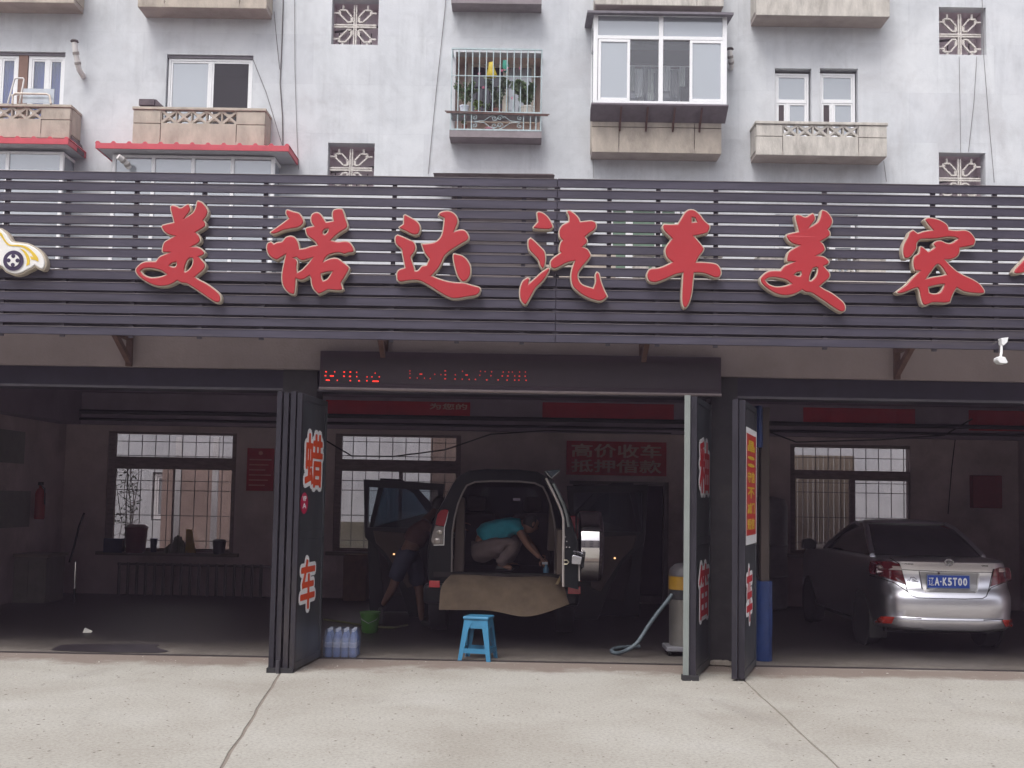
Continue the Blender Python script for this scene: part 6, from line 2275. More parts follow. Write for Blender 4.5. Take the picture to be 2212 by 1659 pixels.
J = {'hip': (hip, .13), 'waist': (waist, .12), 'chest': (chest, .13), 'neck': (neck, .055), 'head': (hd_c, .06),
     'shR': (shR, .055), 'elR': (elR, .040), 'wrR': (wrR, .028), 'shL': (shL, .055), 'elL': (elL, .040), 'wrL': (wrL, .028),
     'hpR': (hpR, .10), 'kR': (kn, .062), 'aR': (an, .038), 'fR': (an + Vector((.17, -.02, -.035)), .035),
     'hpL': (hpL, .10), 'kL': (kn2, .062), 'aL': (an2, .038), 'fL': (an2 + Vector((.17, .02, -.035)), .035)}
E_ = [('hip', 'waist'), ('waist', 'chest'), ('chest', 'neck'), ('neck', 'head'), ('chest', 'shR'), ('shR', 'elR'), ('elR', 'wrR'), ('chest', 'shL'), ('shL', 'elL'), ('elL', 'wrL'),
      ('hip', 'hpR'), ('hpR', 'kR'), ('kR', 'aR'), ('aR', 'fR'), ('hip', 'hpL'), ('hpL', 'kL'), ('kL', 'aL'), ('aL', 'fL')]
skin('body', J, E_, M_SKIN, pe)
cl = q5(470, 620, 14.42)
shirt = {'a': (q5(330, 740, 14.42), .185, .18), 'b': (cl, .19, .20), 'c': (chest, .19, .21), 'd': (neck + Vector((-.06, 0, 0)), .10), 'sR': (shR, .085), 'eR': (shR.lerp(elR, .38), .078), 'sL': (shL, .085), 'eL': (shL.lerp(elL, .38), .078)}
skin('shirt', shirt, [('a', 'b'), ('b', 'c'), ('c', 'd'), ('c', 'sR'), ('sR', 'eR'), ('c', 'sL'), ('sL', 'eL')], M_TEAL, pe, 3)
pants = {'h': (hip, .18, .18), 'w': (hip.lerp(waist, .45), .165, .17), 'hR': (hpR, .15), 'mR': (hpR.lerp(kn, .55), .13), 'kR': (kn, .115), 'sR': (kn.lerp(an, .5), .085), 'aR': (kn.lerp(an, 1.0), .068),
         'hL': (hpL, .13), 'mL': (hpL.lerp(kn2, .55), .105), 'kL': (kn2, .088), 'sL': (kn2.lerp(an2, .5), .085), 'aL': (kn2.lerp(an2, 1.0), .068)}
skin('trousers', pants, [('h', 'w'), ('h', 'hR'), ('hR', 'mR'), ('mR', 'kR'), ('kR', 'sR'), ('sR', 'aR'), ('h', 'hL'), ('hL', 'mL'), ('mL', 'kL'), ('kL', 'sL'), ('sL', 'aL')], M_PANTS, pe, 3)
for a_ in (an, an2):
    skin('shoe', {'a': (a_ + Vector((-.05, 0, -.03)), .045), 'b': (a_ + Vector((.07, 0, -.035)), .045, .035), 'c': (a_ + Vector((.19, 0, -.045)), .038, .025)}, [('a', 'b'), ('b', 'c')], M_SHOE, pe)
head(pe, hd_c + Vector((.03, -.02, 0)), (.85, .35, -.45))
hand(pe, wrR, (.55, -.25, -.6), (-.2, .9, -.3), 1.0, .9)
hand(pe, wrL, (.6, 0, -.6), (0, -1, -.2), 1.0, .6)
# spray bottle held in the hand
sp_ = q5(1478, 1340, 13.98)
spb = thing('spray_bottle', 'blue spray bottle held by the crouching person at the load bay edge', 'bottle', sp_)
zt_ = q5(1478, 1140, 13.98).z
MB().lathe([(.035, 0), (.037, .01), (.037, (zt_ - sp_.z) * .6), (.018, (zt_ - sp_.z) * .85), (.016, zt_ - sp_.z)], sp_, 16).build('bottle', mat('bottle_blue', (.05, .16, .26), .3), spb, smooth=True)
MB().box(sp_.x - .05, sp_.x + .02, 13.965, 13.995, zt_, zt_ + .03).build('trigger', mat('trigger_grey', (.4, .42, .45), .5), spb, bev=.005)

# second person leaning in at the rear door, one leg back towards the bucket
z3 = ZM(1400, 2050, 600)
def q3(x, y, yy):
    return P(*z3(x, y), yy)
py = VY + 1.15
hip = q3(850, 640, py)
waist, chest, neck = q3(900, 480, py), q3(1050, 230, py + .05), q3(1170, 60, py + .1)
pf = thing('person', 'person in navy shorts leaning into the side of the off-road vehicle, one bare leg back', 'person', (hip.x, py, 0))
hpR, hpL = hip + Vector((-.05, -.10, 0)), hip + Vector((.06, .10, 0))
kR = q3(640, 1090, py - .12)
aR = q3(480, 1370, py + .0)
kL = q3(1030, 1200, py + .05)
aL = Vector((q3(1060, 1500, py + .05).x, py + .05, .08))
hc = neck + Vector((.10, .10, .10))
shR, shL = chest + Vector((.05, -.17, .05)), chest + Vector((.08, .17, .05))
elR, wrR = shR + Vector((.22, -.02, -.12)), shR + Vector((.42, .10, -.05))
elL, wrL = shL + Vector((.22, .05, -.10)), shL + Vector((.40, .1, .02))
J = {'hip': (hip, .12), 'waist': (waist, .11), 'chest': (chest, .13), 'neck': (neck, .05), 'head': (hc, .06),
     'shR': (shR, .055), 'elR': (elR, .04), 'wrR': (wrR, .028), 'shL': (shL, .055), 'elL': (elL, .04), 'wrL': (wrL, .028),
     'hpR': (hpR, .09), 'kR': (kR, .058), 'cR': (kR.lerp(aR, .3), .055), 'aR': (aR, .034), 'hpL': (hpL, .09), 'kL': (kL, .058), 'cL': (kL.lerp(aL, .3), .055), 'aL': (aL, .034)}
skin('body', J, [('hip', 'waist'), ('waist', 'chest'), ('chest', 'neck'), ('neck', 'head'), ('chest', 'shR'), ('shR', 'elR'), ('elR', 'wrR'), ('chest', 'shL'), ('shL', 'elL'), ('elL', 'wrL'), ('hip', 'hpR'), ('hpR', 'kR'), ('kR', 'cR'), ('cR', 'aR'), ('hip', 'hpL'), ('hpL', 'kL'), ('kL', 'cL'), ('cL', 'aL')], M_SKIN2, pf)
skin('shirt', {'a': (waist + Vector((0, 0, -.02)), .135, .16), 'b': (waist.lerp(chest, .5), .135, .17), 'c': (chest, .15, .18), 'sR': (shR, .08), 'eR': (shR.lerp(elR, .5), .07), 'sL': (shL, .08), 'eL': (shL.lerp(elL, .5), .07)}, [('a', 'b'), ('b', 'c'), ('c', 'sR'), ('sR', 'eR'), ('c', 'sL'), ('sL', 'eL')], M_MAROON, pf)
skin('shorts', {'h': (hip, .155, .17), 'w': (hip.lerp(waist, .6), .13, .15), 'hR': (hpR, .125), 'mR': (hpR.lerp(kR, .5), .115), 'eR': (hpR.lerp(kR, .86), .11), 'hL': (hpL, .125), 'mL': (hpL.lerp(kL, .5), .115), 'eL': (hpL.lerp(kL, .86), .11)}, [('h', 'w'), ('h', 'hR'), ('hR', 'mR'), ('mR', 'eR'), ('h', 'hL'), ('hL', 'mL'), ('mL', 'eL')], M_NAVYS, pf)
for a_, dr in ((aR, Vector((-.02, 0, -.16))), (aL, Vector((.16, 0, -.05)))):
    skin('shoe', {'a': (a_ + Vector((-.02, 0, -.01)), .042), 'b': (a_ + dr, .042, .03), 'c': (a_ + dr * 1.5, .036, .025)}, [('a', 'b'), ('b', 'c')], M_SHOE, pf)
head(pf, hc + Vector((.02, .02, .04)), (.8, .5, -.1))
hand(pf, wrR, (1, .3, 0), (0, 0, -1), 1.0, .3)
hand(pf, wrL, (1, .2, 0), (0, 0, -1), 1.0, .3)

# ------------------------------------------------------------------ small things on the floor
# blue plastic stool
sc_ = PZ(1018, 1411, 0)
stx, sty = P(1033, 1390, 12.14).x, 12.16
M_BLUEP = mat('stool_blue', (.045, .21, .37), .38, var=.05)
sl_ = thing('plastic_stool', 'light blue plastic stool standing on the threshold under the cardboard', 'stool', (stx, sty, 0))
hz = .455
rot = Matrix.Rotation(rad(-12), 3, 'Z')
def sr3(x, y, z):
    q = rot @ Vector((x, y, 0))
    return (stx + q.x, sty + q.y, z)
TW, BW = .125, .175
mb = MB()
mb.loft([[sr3(s * (TW + .012) * a, s * (TW + .012) * b, z) for a, b in ((-1, -1), (1, -1), (1, 1), (-1, 1))] for s, z in ((1, hz - .028), (1.0, hz - .006), (.94, hz))], True, True)
seat = mb.build('seat', M_BLUEP, sl_, bev=.006)
for a, b in ((-1, -1), (1, -1), (1, 1), (-1, 1)):
    k = MB()
    for (ax, bx) in ((a, 0), (0, b)):
        w_ = .042
        def lp(t, out):
            R_ = TW + (BW - TW) * t
            z = hz - .03 - t * (hz - .03)
            return R_, z
        pts = []
        for t, ww in ((0, .098), (.25, .062), (1, .042)):
            R_, z = lp(t, 0)
            if ax:
                c0 = sr3(a * R_, b * R_, z); c1 = sr3(a * R_, b * (R_ - ww), z)
                c2 = sr3(a * (R_ - .008), b * (R_ - ww), z); c3 = sr3(a * (R_ - .008), b * (R_ - .008), z)
            else:
                c0 = sr3(a * R_, b * R_, z); c1 = sr3(a * (R_ - ww), b * R_, z)
                c2 = sr3(a * (R_ - ww), b * (R_ - .008), z); c3 = sr3(a * (R_ - .008), b * (R_ - .008), z)
            pts.append([c0, c1, c2, c3])
        k.loft(pts, True, True)
    k.build('leg', M_BLUEP, sl_)
for a, b, c, d in ((-1, -1, 1, -1), (1, -1, 1, 1), (1, 1, -1, 1), (-1, 1, -1, -1)):
    for t, hh in ((.02, .085), (.70, .05)):
        R_ = TW + (BW - TW) * t - .004
        z = hz - .03 - t * (hz - .03)
        MB().bar(sr3(a * R_, b * R_, z - hh / 2), sr3(c * R_, d * R_, z - hh / 2), .006, hh).build('stretcher', M_BLUEP, sl_)

# shrink-wrapped water bottles
wx0, wx1 = P(701, 1400, 12.12).x, P(771, 1400, 12.12).x
M_BOTTLE = mat('bottle_plastic', (.22, .30, .50), .15, var=.1, coat=.6)
M_CAP = mat('bottle_cap', (.60, .64, .72), .4)
bp_ = thing('water_bottle_pack', 'shrink-wrapped pack of blue-tinted water bottles beside the left door stack', 'bottle pack', ((wx0 + wx1) / 2, 12.2, 0))
wd = (wx1 - wx0) / 4
r_ = wd * .47
b0 = MB().lathe([(r_ * .9, 0), (r_, .01), (r_, .06), (r_ * .93, .07), (r_, .08), (r_, .17), (r_ * .9, .20), (r_ * .45, .25), (r_ * .36, .265)], (wx0 + wd / 2, 12.12, .003), 14).build('bottle', M_BOTTLE, bp_, smooth=True)
c0 = MB().lathe([(r_ * .40, .262), (r_ * .40, .292)], (wx0 + wd / 2, 12.12, .003), 12).build('cap', M_CAP, b0)
l0_ = MB().lathe([(r_ * 1.01, .10), (r_ * 1.01, .155)], (wx0 + wd / 2, 12.12, .003), 14).build('label_band', mat('bottle_label', (.45, .50, .64), .5, var=.2, scale=20), b0, smooth=True)
for i in range(4):
    for j in range(3):
        if i == j == 0:
            continue
        o = inst(b0, bp_, (i * wd, j * wd, 0))
        inst(c0, o, (0, 0, 0))
        inst(l0_, o, (0, 0, 0))
film = MB()
e_ = .006
xx0, xx1, yy0, yy1 = wx0 - e_, wx1 + e_, 12.12 - wd / 2 - e_, 12.12 + 2.5 * wd + e_
film.loft([[(xx0, yy0, .004), (xx1, yy0, .004), (xx1, yy1, .004), (xx0, yy1, .004)], [(xx0, yy0, .2), (xx1, yy0, .2), (xx1, yy1, .2), (xx0, yy1, .2)], [(xx0 + .02, yy0 + .02, .292), (xx1 - .02, yy0 + .02, .292), (xx1 - .02, yy1 - .02, .292), (xx0 + .02, yy1 - .02, .292)]])
film.build('shrink_film', glass_mat('film', (.80, .86, 1), .16, rough=.15, trans=.84, body=(.4, .45, .6)), bp_)

# green bucket
bk_ = PZ(802, 1352, 0)
bkx, bky = P(799, 1340, 14.3).x, 14.3
bu = thing('bucket', 'green plastic bucket on the garage floor behind the water bottles', 'bucket', (bkx, bky, 0))
M_GRN = mat('bucket_green', (.05, .15, .025), .45, var=.08)
MB().lathe([(.085, .0), (.10, .02), (.125, .24), (.132, .245), (.132, .26), (.118, .26), (.095, .03)], (bkx, bky, 0.0), 22).build('pail', M_GRN, bu, smooth=True)
MB().tube([(bkx - .125, bky, .24), (bkx - .09, bky - .08, .17), (bkx, bky - .135, .13), (bkx + .09, bky - .08, .17), (bkx + .125, bky, .24)], .005, 6).build('handle', mat('wire_steel', (.4, .4, .4), .4, metal=.8), bu)
mb = MB().tube([P(690, 1338, 13.2), P(740, 1343, 13.1), P(800, 1352, 13.0), P(850, 1358, 13.2)], .014, 6)
q = [Vector((p.x, p.y, .015)) for p in (PZ(700, 1338, .015), PZ(750, 1345, .015), PZ(805, 1354, .015), PZ(850, 1356, .015), PZ(880, 1350, .015))]
tag(MB().tube(q, .014, 6).build('floor_hose', mat('hose_olive', (.12, .12, .05), .6)), 'olive hose lying on the floor behind the water bottles', 'hose')

# wet-dry vacuum cleaner with hose
vx0, vx1 = P(1420, 1300, 12.75).x, P(1476, 1300, 12.75).x
vcx, vcy = (vx0 + vx1) / 2 + .17, 12.85
vr = .17
va = thing('vacuum_cleaner', 'industrial vacuum cleaner with yellow band and silver drum behind the right door stack', 'vacuum cleaner', (vcx, vcy, 0))
zt1 = P(1450, 1300, vcy).z
MB().lathe([(vr * .95, .10), (vr, .14), (vr, zt1 + .02), (vr * 1.03, zt1 + .03)], (vcx, vcy, 0), 26).build('drum', mat('drum_steel', (.26, .25, .235), .4, metal=.6, var=.1), va, smooth=True)
za, zb_ = P(1450, 1272, vcy).z, P(1450, 1244, vcy).z
MB().lathe([(vr * 1.02, zt1 + .032), (vr * 1.04, za - .002)], (vcx, vcy, 0), 26).build('motor_skirt', M_BLACK, va, smooth=True)
MB().lathe([(vr * 1.05, za), (vr * 1.05, zb_)], (vcx, vcy, 0), 26).build('yellow_band', mat('band_yellow', (.30, .16, .01), .45), va, smooth=True)
MB().lathe([(vr * 1.04, zb_ + .002), (vr * .98, zb_ + .08), (vr * .6, zb_ + .14), (.02, zb_ + .15)], (vcx, vcy, 0), 26).build('motor_head', mat('head_dark', (.06, .055, .06), .5), va, smooth=True)
MB().box(vcx - .22, vcx + .2, vcy - .2, vcy + .2, .05, .10).build('trolley', mat('trolley_grey', (.2, .2, .22), .5), va, bev=.01)
for a in (-.18, .17):
    for b in (-.15, .15):
        MB().lathe([(.035, -.012), (.035, .012)], (vcx + a, vcy + b, .036), 12, 'x').build('castor', M_BLACK, va)
hp = [(1452, 1284), (1440, 1300), (1420, 1325), (1402, 1350), (1388, 1372), (1374, 1391), (1355, 1404), (1336, 1411), (1322, 1408), (1326, 1402), (1350, 1398), (1385, 1396)]
pts = []
for i, (u, v) in enumerate(hp):
    p = P(u, v, 12.62 - .02 * min(i, 5))
    if p.z < .03 or i > 6:
        p = PZ(u, v, .022)
    pts.append(p)
sp_pts = []
for i in range(len(pts) - 1):
    p0, p1, p2, p3 = pts[max(i - 1, 0)], pts[i], pts[i + 1], pts[min(i + 2, len(pts) - 1)]
    for k in range(6):
        t = k / 6
        sp_pts.append(.5 * ((2 * p1) + (p2 - p0) * t + (2 * p0 - 5 * p1 + 4 * p2 - p3) * t * t + (3 * p1 - p0 - 3 * p2 + p3) * t ** 3))
MB().tube(sp_pts, [.021 + (.002 if i % 2 else 0) for i in range(len(sp_pts))], 10).build('suction_hose', mat('hose_grey', (.10, .13, .15), .5, var=.1), va, smooth=True)

# post wrapped in blue sheeting beside the right bay
wy = 12.45
a, b = P(1644, 1000, wy), P(1662, 1400, wy)
tag(MB().box(a.x, b.x, wy, wy + .12, 0, P(1650, 880, wy).z).build('timber_post', mat('timber', (.05, .038, .032), .8, var=.2, stretch=(1, 1, .2)), None, bev=.006), 'brown timber post just right of the door stack with the banner', 'post')
M_BLUES = mat('blue_sheeting', (.012, .035, .13), .4, var=.25, scale=6, bump=.5, bscale=10)
for (ua, va_, ub, vb, lab, nm) in ((1634, 1256, 1674, 1418, 'blue plastic sheeting bundled at the foot of the timber post', 'blue_sheeting'), (1633, 876, 1652, 966, 'dark blue sheeting bunched at the top of the timber post', 'blue_sheeting')):
    x0, x1, z0, z1 = R4(ua, va_, ub, vb, wy - .08)
    if z0 < .1:
        z0 = .0
    rings = []
    rr = random.Random(int(ua + va_))
    for k in range(8):
        z = z0 + (z1 - z0) * k / 7
        w = 1.0 if nm else 1
        rings.append([((x0 + x1) / 2 + (x1 - x0) / 2 * (.93 + .07 * rr.random()) * math.cos(j * math.pi / 8) * (1 - .05 * k / 7), wy + .04 + .13 * math.sin(j * math.pi / 8) * (.8 + .2 * math.cos(j * 3)), z) for j in range(16)])
    o = MB().loft(rings, True, True).build(nm, M_BLUES, None, smooth=True)
    tag(o, lab, 'plastic sheet', 'blue sheeting on the timber post')
# white scrap in the left bay
p = PZ(187, 1366, .01)
mb = MB()
mb.v = [(p.x - .05, p.y, .005), (p.x + .06, p.y - .02, .005), (p.x + .05, p.y + .06, .02), (p.x - .04, p.y + .05, .06)]
mb.f = [(0, 1, 2), (0, 2, 3)]
tag(mb.build('paper_scrap', mat('paper', (.7, .68, .62), .8)), 'crumpled white paper scrap on the left bay floor', 'litter')
# broken concrete lumps between the door stacks
rr = random.Random(9)
mb = MB()
for k in range(7):
    u = 1542 + k * 6
    p = PZ(u, 1437, 0)
    mb.lathe([(.05, 0), (.07, .015), (.05, .045), (.02, .06)], (p.x, p.y + rr.uniform(-.05, .05), 0), 7)
struct(mb.build('rubble', mat('rubble_grey', (.25, .22, .19), .9, var=.3), None), 'stuff')

# ------------------------------------------------------------------ silver saloon
CY = 13.2
z6 = ZM(3080, 2000, 1016)
cxa, cxb = P(*z6(915, 900), CY + .35).x, P(*z6(2133, 900), CY + .25).x
SX = (cxa + cxb) / 2
HW = (cxb - cxa) / 2
M_SILVER = mat('silver_paint', (.80, .80, .85), .30, metal=1.0, var=.02, coat=.25)
M_GAP = mat('panel_gap', (.02, .02, .02), .8)
car = thing('silver_saloon', 'silver four-door saloon with a blue number plate reversed into the right bay', 'car', (SX, CY, 0))
levels = [(.20, .86, .10), (.215, .93, .03), (.25, .965, .005), (.33, .985, -.005), (.345, .985, .0), (.36, .99, .012), (.46, 1.0, .0), (.56, 1.0, .0), (.62, .998, .02), (.67, .995, .055), (.72, .992, .085), (.82, .985, .105), (.90, .965, .10), (.955, .94, .075), (.985, .92, .065), (1.0, .90, .08), (1.012, .86, .13)]
DZ = .06
levels = [(z + DZ, a, b) for z, a, b in levels]
LEN, DC = 4.35, .62


def outline(z, wf, b, n=26):
    """plan outline at a level: right side front -> rear -> left side front -> nose"""
    w = HW * wf
    pts = []
    for i in range(n + 1):
        t = -1 + 2 * i / n
        x = math.sin(t * math.pi / 2)
        yy = DC * (1 - (1 - abs(x) ** 3.4) ** (1 / 3.4)) if abs(x) < 1 else DC
        pts.append((SX + x * w, CY + b + yy, z))
    f = CY + LEN
    front = [(SX + w, CY + 2.0, z), (SX + w, CY + 3.4, z), (SX + w * .93, f - .35, z), (SX + w * .6, f - .08, z), (SX, f, z), (SX - w * .6, f - .08, z), (SX - w * .93, f - .35, z), (SX - w, CY + 3.4, z), (SX - w, CY + 2.0, z)]
    return pts + front


def ysurf(x, z):
    for i in range(len(levels) - 1):
        if levels[i][0] <= z <= levels[i + 1][0]:
            t = (z - levels[i][0]) / (levels[i + 1][0] - levels[i][0])
            wf = levels[i][1] + t * (levels[i + 1][1] - levels[i][1])
            b = levels[i][2] + t * (levels[i + 1][2] - levels[i][2])
            break
    else:
        wf, b = (levels[0][1], levels[0][2]) if z < .35 else (levels[-1][1], levels[-1][2])
    k = min(.995, abs(x - SX) / (HW * wf))
    return CY + b + DC * (1 - (1 - k ** 3.4) ** (1 / 3.4))


mb = MB()
mb.loft([outline(*l) for l in levels], True, False)
deck = outline(1.025 + DZ, .80, .22)
mb.loft([outline(*levels[-1]), deck], True, True)
mb.build('body', M_SILVER, car, smooth=True)
# greenhouse
cab = []
for z, wf, r0, r1 in ((1.02, .845, .62, 3.25), (1.10, .815, .76, 3.05), (1.22, .765, .98, 2.75), (1.34, .70, 1.22, 2.42), (1.395, .65, 1.42, 2.25)):
    w = HW * wf
    z += DZ
    rg = []
    for i in range(9):
        t = -1 + 2 * i / 8
        x = math.sin(t * math.pi / 2)
        rg.append((SX + x * w, CY + r0 + .22 * abs(x) ** 3, z + .0))
    for i in range(9):
        t = 1 - 2 * i / 8
        x = math.sin(t * math.pi / 2)
        rg.append((SX + x * w, CY + r1 - .25 * abs(x) ** 3, z))
    cab.append(rg)
MB().loft(cab, True, False).build('window_glass', mat('car_glass', (.008, .009, .011), .06, metal=0, coat=1.0), car, smooth=True)
rf = [cab[-1]] + [[(SX + (x - SX) * s, (y - CY - 1.85) * (s * .5 + .5) + CY + 1.85, z + dz) for x, y, z in cab[-1]] for s, dz in ((.97, .02), (.85, .042), (.5, .058), (.1, .062))]
MB().loft(rf, True, True).build('roof', M_SILVER, car, smooth=True)
for s in (-1, 1):
    idx = 0 if s < 0 else 8
    MB().tube([Vector(c_[idx]) + Vector((s * .0, .0, 0)) for c_ in cab], .035, 8).build('rear_pillar', M_SILVER, car, smooth=True)
    MB().tube([Vector(c_[17 - idx if s > 0 else 17]) for c_ in cab] if s < 0 else [Vector(c_[9]) for c_ in cab], .03, 8).build('front_pillar', M_SILVER, car, smooth=True)
    x = SX + s * (HW * .97 + .12)
    MB().prism([(x - .10, 1.0 + DZ), (x + .10, 1.0 + DZ), (x + .11, 1.10 + DZ), (x + .02, 1.15 + DZ), (x - .09, 1.13 + DZ)], CY + 3.0, CY + 3.09).build('wing_mirror', mat('mirror_dark', (.02, .02, .022), .5), car, bev=.02)
MB().tube([Vector(cab[-1][i]) + Vector((0, -.012, .006)) for i in range(1, 8)], .009, 6).build('glass_trim', mat('trim_bright', (.35, .35, .36), .3, metal=.6), car)


def c6(x, y):
    """point on the tail surface seen at that place"""
    yy = CY + .05
    for _ in range(8):
        p = P(*z6(x, y), yy)
        yy = ysurf(p.x, p.z)
    return P(*z6(x, y), yy)


def patch(pts, name, m, lift=.006, th=.012, sub=6, par=car):
    """polygon laid on the tail surface, following its curve"""
    bd = []
    n = len(pts)
    for i in range(n):
        a, b = pts[i], pts[(i + 1) % n]
        for k in range(sub):
            t = k / sub
            bd.append((a[0] + (b[0] - a[0]) * t, a[1] + (b[1] - a[1]) * t))
    cx, cy = sum(p[0] for p in bd) / len(bd), sum(p[1] for p in bd) / len(bd)
    rings = []
    for s in (1.0, .97, .6, .2):
        rg = []
        for x, y in bd:
            p = c6(cx + (x - cx) * s, cy + (y - cy) * s)
            p = Vector(p)
            p.y -= lift if s < 1 else -.004
            rg.append(p)
        rings.append(rg)
    mb = MB().loft(rings, True, True)
    return mb.build(name, m, par, smooth=True)


M_LENS = mat('saloon_lens', (.11, .006, .012), .1, coat=1.0)
tl = patch([(872, 535), (960, 530), (1060, 535), (1128, 556), (1150, 620), (1192, 742), (1120, 715), (1040, 690), (950, 655), (868, 640), (862, 590)], 'taillight', M_LENS, .012)
patch([(890, 560), (1140, 578), (1146, 612), (900, 598)], 'lamp_strip', mat('lens_white', (.5, .42, .40), .15, coat=1), .018, par=tl)
tr_ = patch([(1945, 600), (2000, 585), (2085, 590), (2100, 640), (2100, 690), (2010, 725), (1915, 757), (1930, 690)], 'taillight', M_LENS, .012)
patch([(1985, 596), (2080, 594), (2082, 628), (1988, 628)], 'lamp_strip', mat('lens_white', (.5, .42, .40)), .018, par=tr_)
patch([(925, 1045), (965, 1012), (1085, 1018), (1060, 1076), (940, 1076), (915, 1062)], 'reflector', mat('reflector_orange', (.42, .035, .02), .25, coat=.8), .008)
patch([(2020, 1045), (2112, 1040), (2108, 1102), (2050, 1105)], 'reflector', mat('reflector_orange', (.42, .035, .02)), .008)


def seam(pts, r=.005, name='panel_gap', m=None, lift=.0):
    q = []
    for i in range(len(pts) - 1):
        for k in range(8):
            t = k / 8
            p = c6(pts[i][0] + (pts[i + 1][0] - pts[i][0]) * t, pts[i][1] + (pts[i + 1][1] - pts[i][1]) * t)
            q.append(Vector((p.x, p.y - lift, p.z)))
    q.append(c6(*pts[-1]))
    return MB().tube(q, r, 6).build(name, m or M_GAP, car)


seam([(1045, 505), (1128, 556), (1150, 620), (1195, 790), (1225, 830), (1290, 852), (1450, 858), (1700, 862), (1850, 858), (1885, 838), (1905, 780), (1935, 640), (1945, 600)])
seam([(865, 655), (960, 680), (1080, 720), (1150, 765), (1200, 800)])
seam([(2100, 700), (2010, 728), (1925, 765), (1900, 800)])
seam([(1150, 606), (1300, 615), (1550, 625), (1800, 630), (1935, 632)], .004)
seam([(1080, 1024), (1200, 1028), (1320, 1034)], .005)
seam([(1860, 1046), (1960, 1042), (2030, 1040)], .005)
# number plate recess, its shading painted as a toned patch with dark and bright edges
rc = patch([(1303, 622), (1822, 636), (1805, 800), (1790, 812), (1345, 805), (1325, 770)], 'plate_recess', mat('recess_shading', (.36, .355, .36), .3, metal=.6), .002)
rr_ = seam([(1300, 622), (1325, 775)], .008, 'recess_edge_shading', mat('recess_edge_shading', (.20, .19, .2), .4, metal=.5))
seam([(1815, 640), (1798, 800)], .010, 'recess_edge_shading', mat('recess_glint', (.7, .7, .7), .25, metal=.5), .006)
pa, pb = c6(1367, 772), c6(1740, 652)
pc = c6(1552, 712)
yp = pc.y - .035
x0, x1, z0, z1 = P(*z6(1369, 710), yp).x, P(*z6(1738, 712), yp).x, P(*z6(1552, 767), yp).z, P(*z6(1552, 656), yp).z
pl_ = MB().box(x0, x1, yp, yp + .012, z0, z1).build('number_plate', mat('plate_blue', (.012, .06, .36), .4, var=.05), car, bev=.003)
M_PW = mat('plate_white', (.85, .87, .9), .4)
W_, H_ = x1 - x0, z1 - z0
def ptxt(s, fx0, fx1, b=.035):
    text_obj('plate_lettering', s, (x0 + W_ * fx0, yp - .0, z0 + H_ * .18), (1, 0, 0), (0, 0, 1), W_ * (fx1 - fx0), H_ * .64, M_PW, pl_, bold=b, depth=.002, lift=.002)
ptxt('辽', .035, .155, .0)
ptxt('A', .175, .285)
xs0 = .365
for ch_ in 'K5T00':
    ptxt(ch_, xs0, xs0 + .098)
    xs0 += .120
dt = MB().lathe([(.008, 0), (.008, .003)], (x0 + W_ * .32, yp - .003, (z0 + z1) / 2), 10, 'y').build('plate_lettering', M_PW, pl_)
fr_ = MB()
frame_rect(fr_, x0 - .004, x1 + .004, z0 - .004, z1 + .004, yp - .003, yp + .002, .006)
fr_.build('plate_border', mat('plate_edge', (.25, .3, .45), .5), pl_)
# emblem of three ovals
ec = c6(1555, 543)
em_ = MB()
def oval(cx, cz, a, b, r=.0045):
    return [(ec.x + cx + a * math.cos(t * math.pi / 12), ec.y - .012, ec.z + cz + b * math.sin(t * math.pi / 12)) for t in range(24)]
em_.tube(oval(0, 0, .052, .036), .005, 6, closed=True)
em_.tube(oval(0, .010, .040, .014), .004, 6, closed=True)
em_.tube(oval(0, -.001, .013, .030), .004, 6, closed=True)
em_.build('badge', mat('badge_chrome', (.45, .45, .46), .2, metal=1), car)
for s, a, b_, h in (('一汽丰田', (1142, 562), (1242, 546), .018), ('VIOS', (1838, 580), (1892, 560), .018)):
    p, q = c6(*a), c6(*b_)
    text_obj('badge_lettering', s, (p.x, p.y - .010, p.z), (q.x - p.x, q.y - p.y, 0), (0, 0, 1), (q - p).length, h, mat('badge_dark', (.12, .12, .13), .3, metal=.8), car, bold=.02, depth=.003)
p, q = c6(1195, 712), c6(1292, 712)
sk_ = MB()
sp__ = [(1195, 705), (1205, 690), (1212, 705), (1225, 672), (1250, 672), (1275, 690), (1262, 700), (1240, 690), (1235, 705), (1262, 706), (1290, 710)]
sk_.tube([Vector(c6(*a_)) + Vector((0, -.006, 0)) for a_ in sp__], .0035, 5)
sk_.build('car_outline_sticker', mat('sticker_grey', (.07, .06, .07), .5), car)
p = c6(1468, 636)
MB().lathe([(.012, 0), (.012, -.012)], (p.x, p.y, p.z), 10, 'y').build('reverse_camera', mat('cam_dark', (.03, .01, .015), .3), car)
# wheels, arches and mud flap
for sx in (-1, 1):
    for yy in (CY + .92, CY + 3.45):
        t = MB().lathe([(.22, -.09), (.295, -.085), (.305, -.04), (.305, .04), (.295, .085), (.22, .09)], (SX + sx * (HW - .085), yy, .302), 28, 'x').build('tyre', M_BLACK, car, smooth=True)
        MB().lathe([(.215, -.085 * sx), (.19, .082 * sx), (.04, .088 * sx)], (SX + sx * (HW - .085), yy, .302), 20, 'x').build('rim', mat('alloy', (.5, .5, .52)), t, smooth=True)
        MB().lathe([(.35, .0), (.35, .02 * sx)], (SX + sx * (HW - .018), yy, .31), 28, 'x').build('wheel_arch', M_GAP, car)
MB().box(SX - HW * .8, SX + HW * .8, CY + .45, CY + LEN - .3, .20, .30).build('underbody', M_BLACK, car)
MB().box(SX - HW + .0, SX - HW + .2, CY + .55, CY + .57, .12, .36).build('mud_flap', mat('flap', (.03, .03, .03), .5), car)
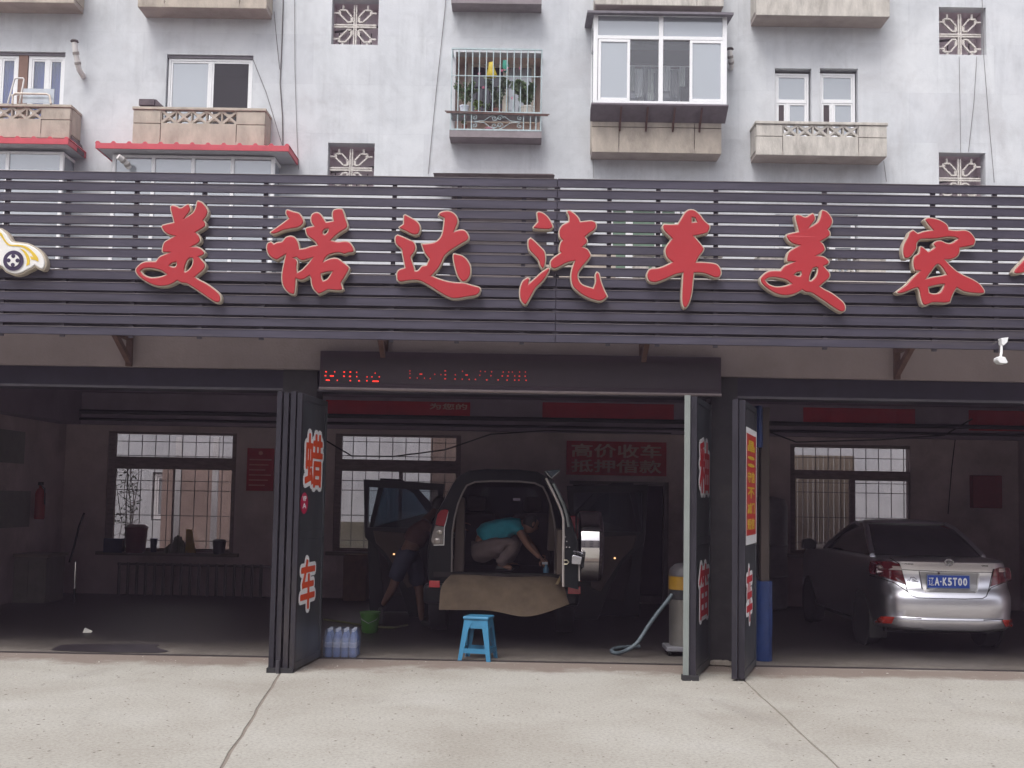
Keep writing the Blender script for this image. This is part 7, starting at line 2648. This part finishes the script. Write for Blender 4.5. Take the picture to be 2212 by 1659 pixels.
MB().tube([(SX + HW * .55, CY + .12, .27), (SX + HW * .55, CY + .5, .27)], .028, 12).build('exhaust', mat('exhaust_steel', (.05, .05, .05), .5, metal=.5), car)

# ------------------------------------------------------------------ clutter along the garage's back wall
def on_floor(u0, v0, u1, v1, y, name, m, label, cat, bev=.01, dep=.4):
    x0, x1, z0, z1 = R4(u0, v0, u1, v1, y)
    o = MB().box(x0, x1, y, y + dep, 0.0, z1).build(name, m, None, bev=bev)
    return tag(o, label, cat)


on_floor(742, 1198, 790, 1300, YB - .5, 'cardboard_carton', mat('carton_brown', (.16, .09, .05), .85, var=.2), 'brown carton standing under the middle back window', 'carton')
x0, x1, z0, z1 = R4(1650, 1072, 1708, 1118, YB - .6)
tk = thing('water_tank', 'grey cylindrical water tank left of the right back window', 'tank', ((x0 + x1) / 2, YB - .6, 0))
MB().lathe([(.30, 0), (.34, .03), (.34, z1 - .16), (.30, z1 - .05), (.12, z1), (.02, z1)], ((x0 + x1) / 2 - .15, YB - .45, 0), 22).build('tank_body', mat('tank_grey', (.20, .19, .21), .5, var=.15), tk, smooth=True)
for zz in (.5, 1.0):
    MB().lathe([(.345, 0), (.36, .02), (.345, .04)], ((x0 + x1) / 2 - .15, YB - .45, zz), 22).build('tank_rib', mat('tank_grey', (.20, .19, .21)), tk, smooth=True)
# thin power cable down the right bay wall
tag(MB().tube([P(2068, 912, YB - .03), P(2056, 1010, YB - .03), P(2048, 1110, YB - .03)], .008, 5).build('wall_cable', M_BLACK), 'thin cable running down the wall right of the right window', 'cable')

# ------------------------------------------------------------------ thin volume added to imitate the camera's veil over the darks
hz = MB().box(-125, 125, -105, 105, -1.2, 19.2).build('veil_volume', None)
hm = bpy.data.materials.new('camera_veil')
n_, l_ = nodes(hm)
n_.clear()
ho_ = n_.new('ShaderNodeOutputMaterial')
pv = n_.new('ShaderNodeVolumePrincipled')
pv.inputs['Color'].default_value = (0.92, 0.74, 1.0, 1)
pv.inputs['Density'].default_value = 0.0017
pv.inputs['Anisotropy'].default_value = 0.0
l_.new(pv.outputs[0], ho_.inputs['Volume'])
hz.data.materials.append(hm)
struct(hz, 'stuff')
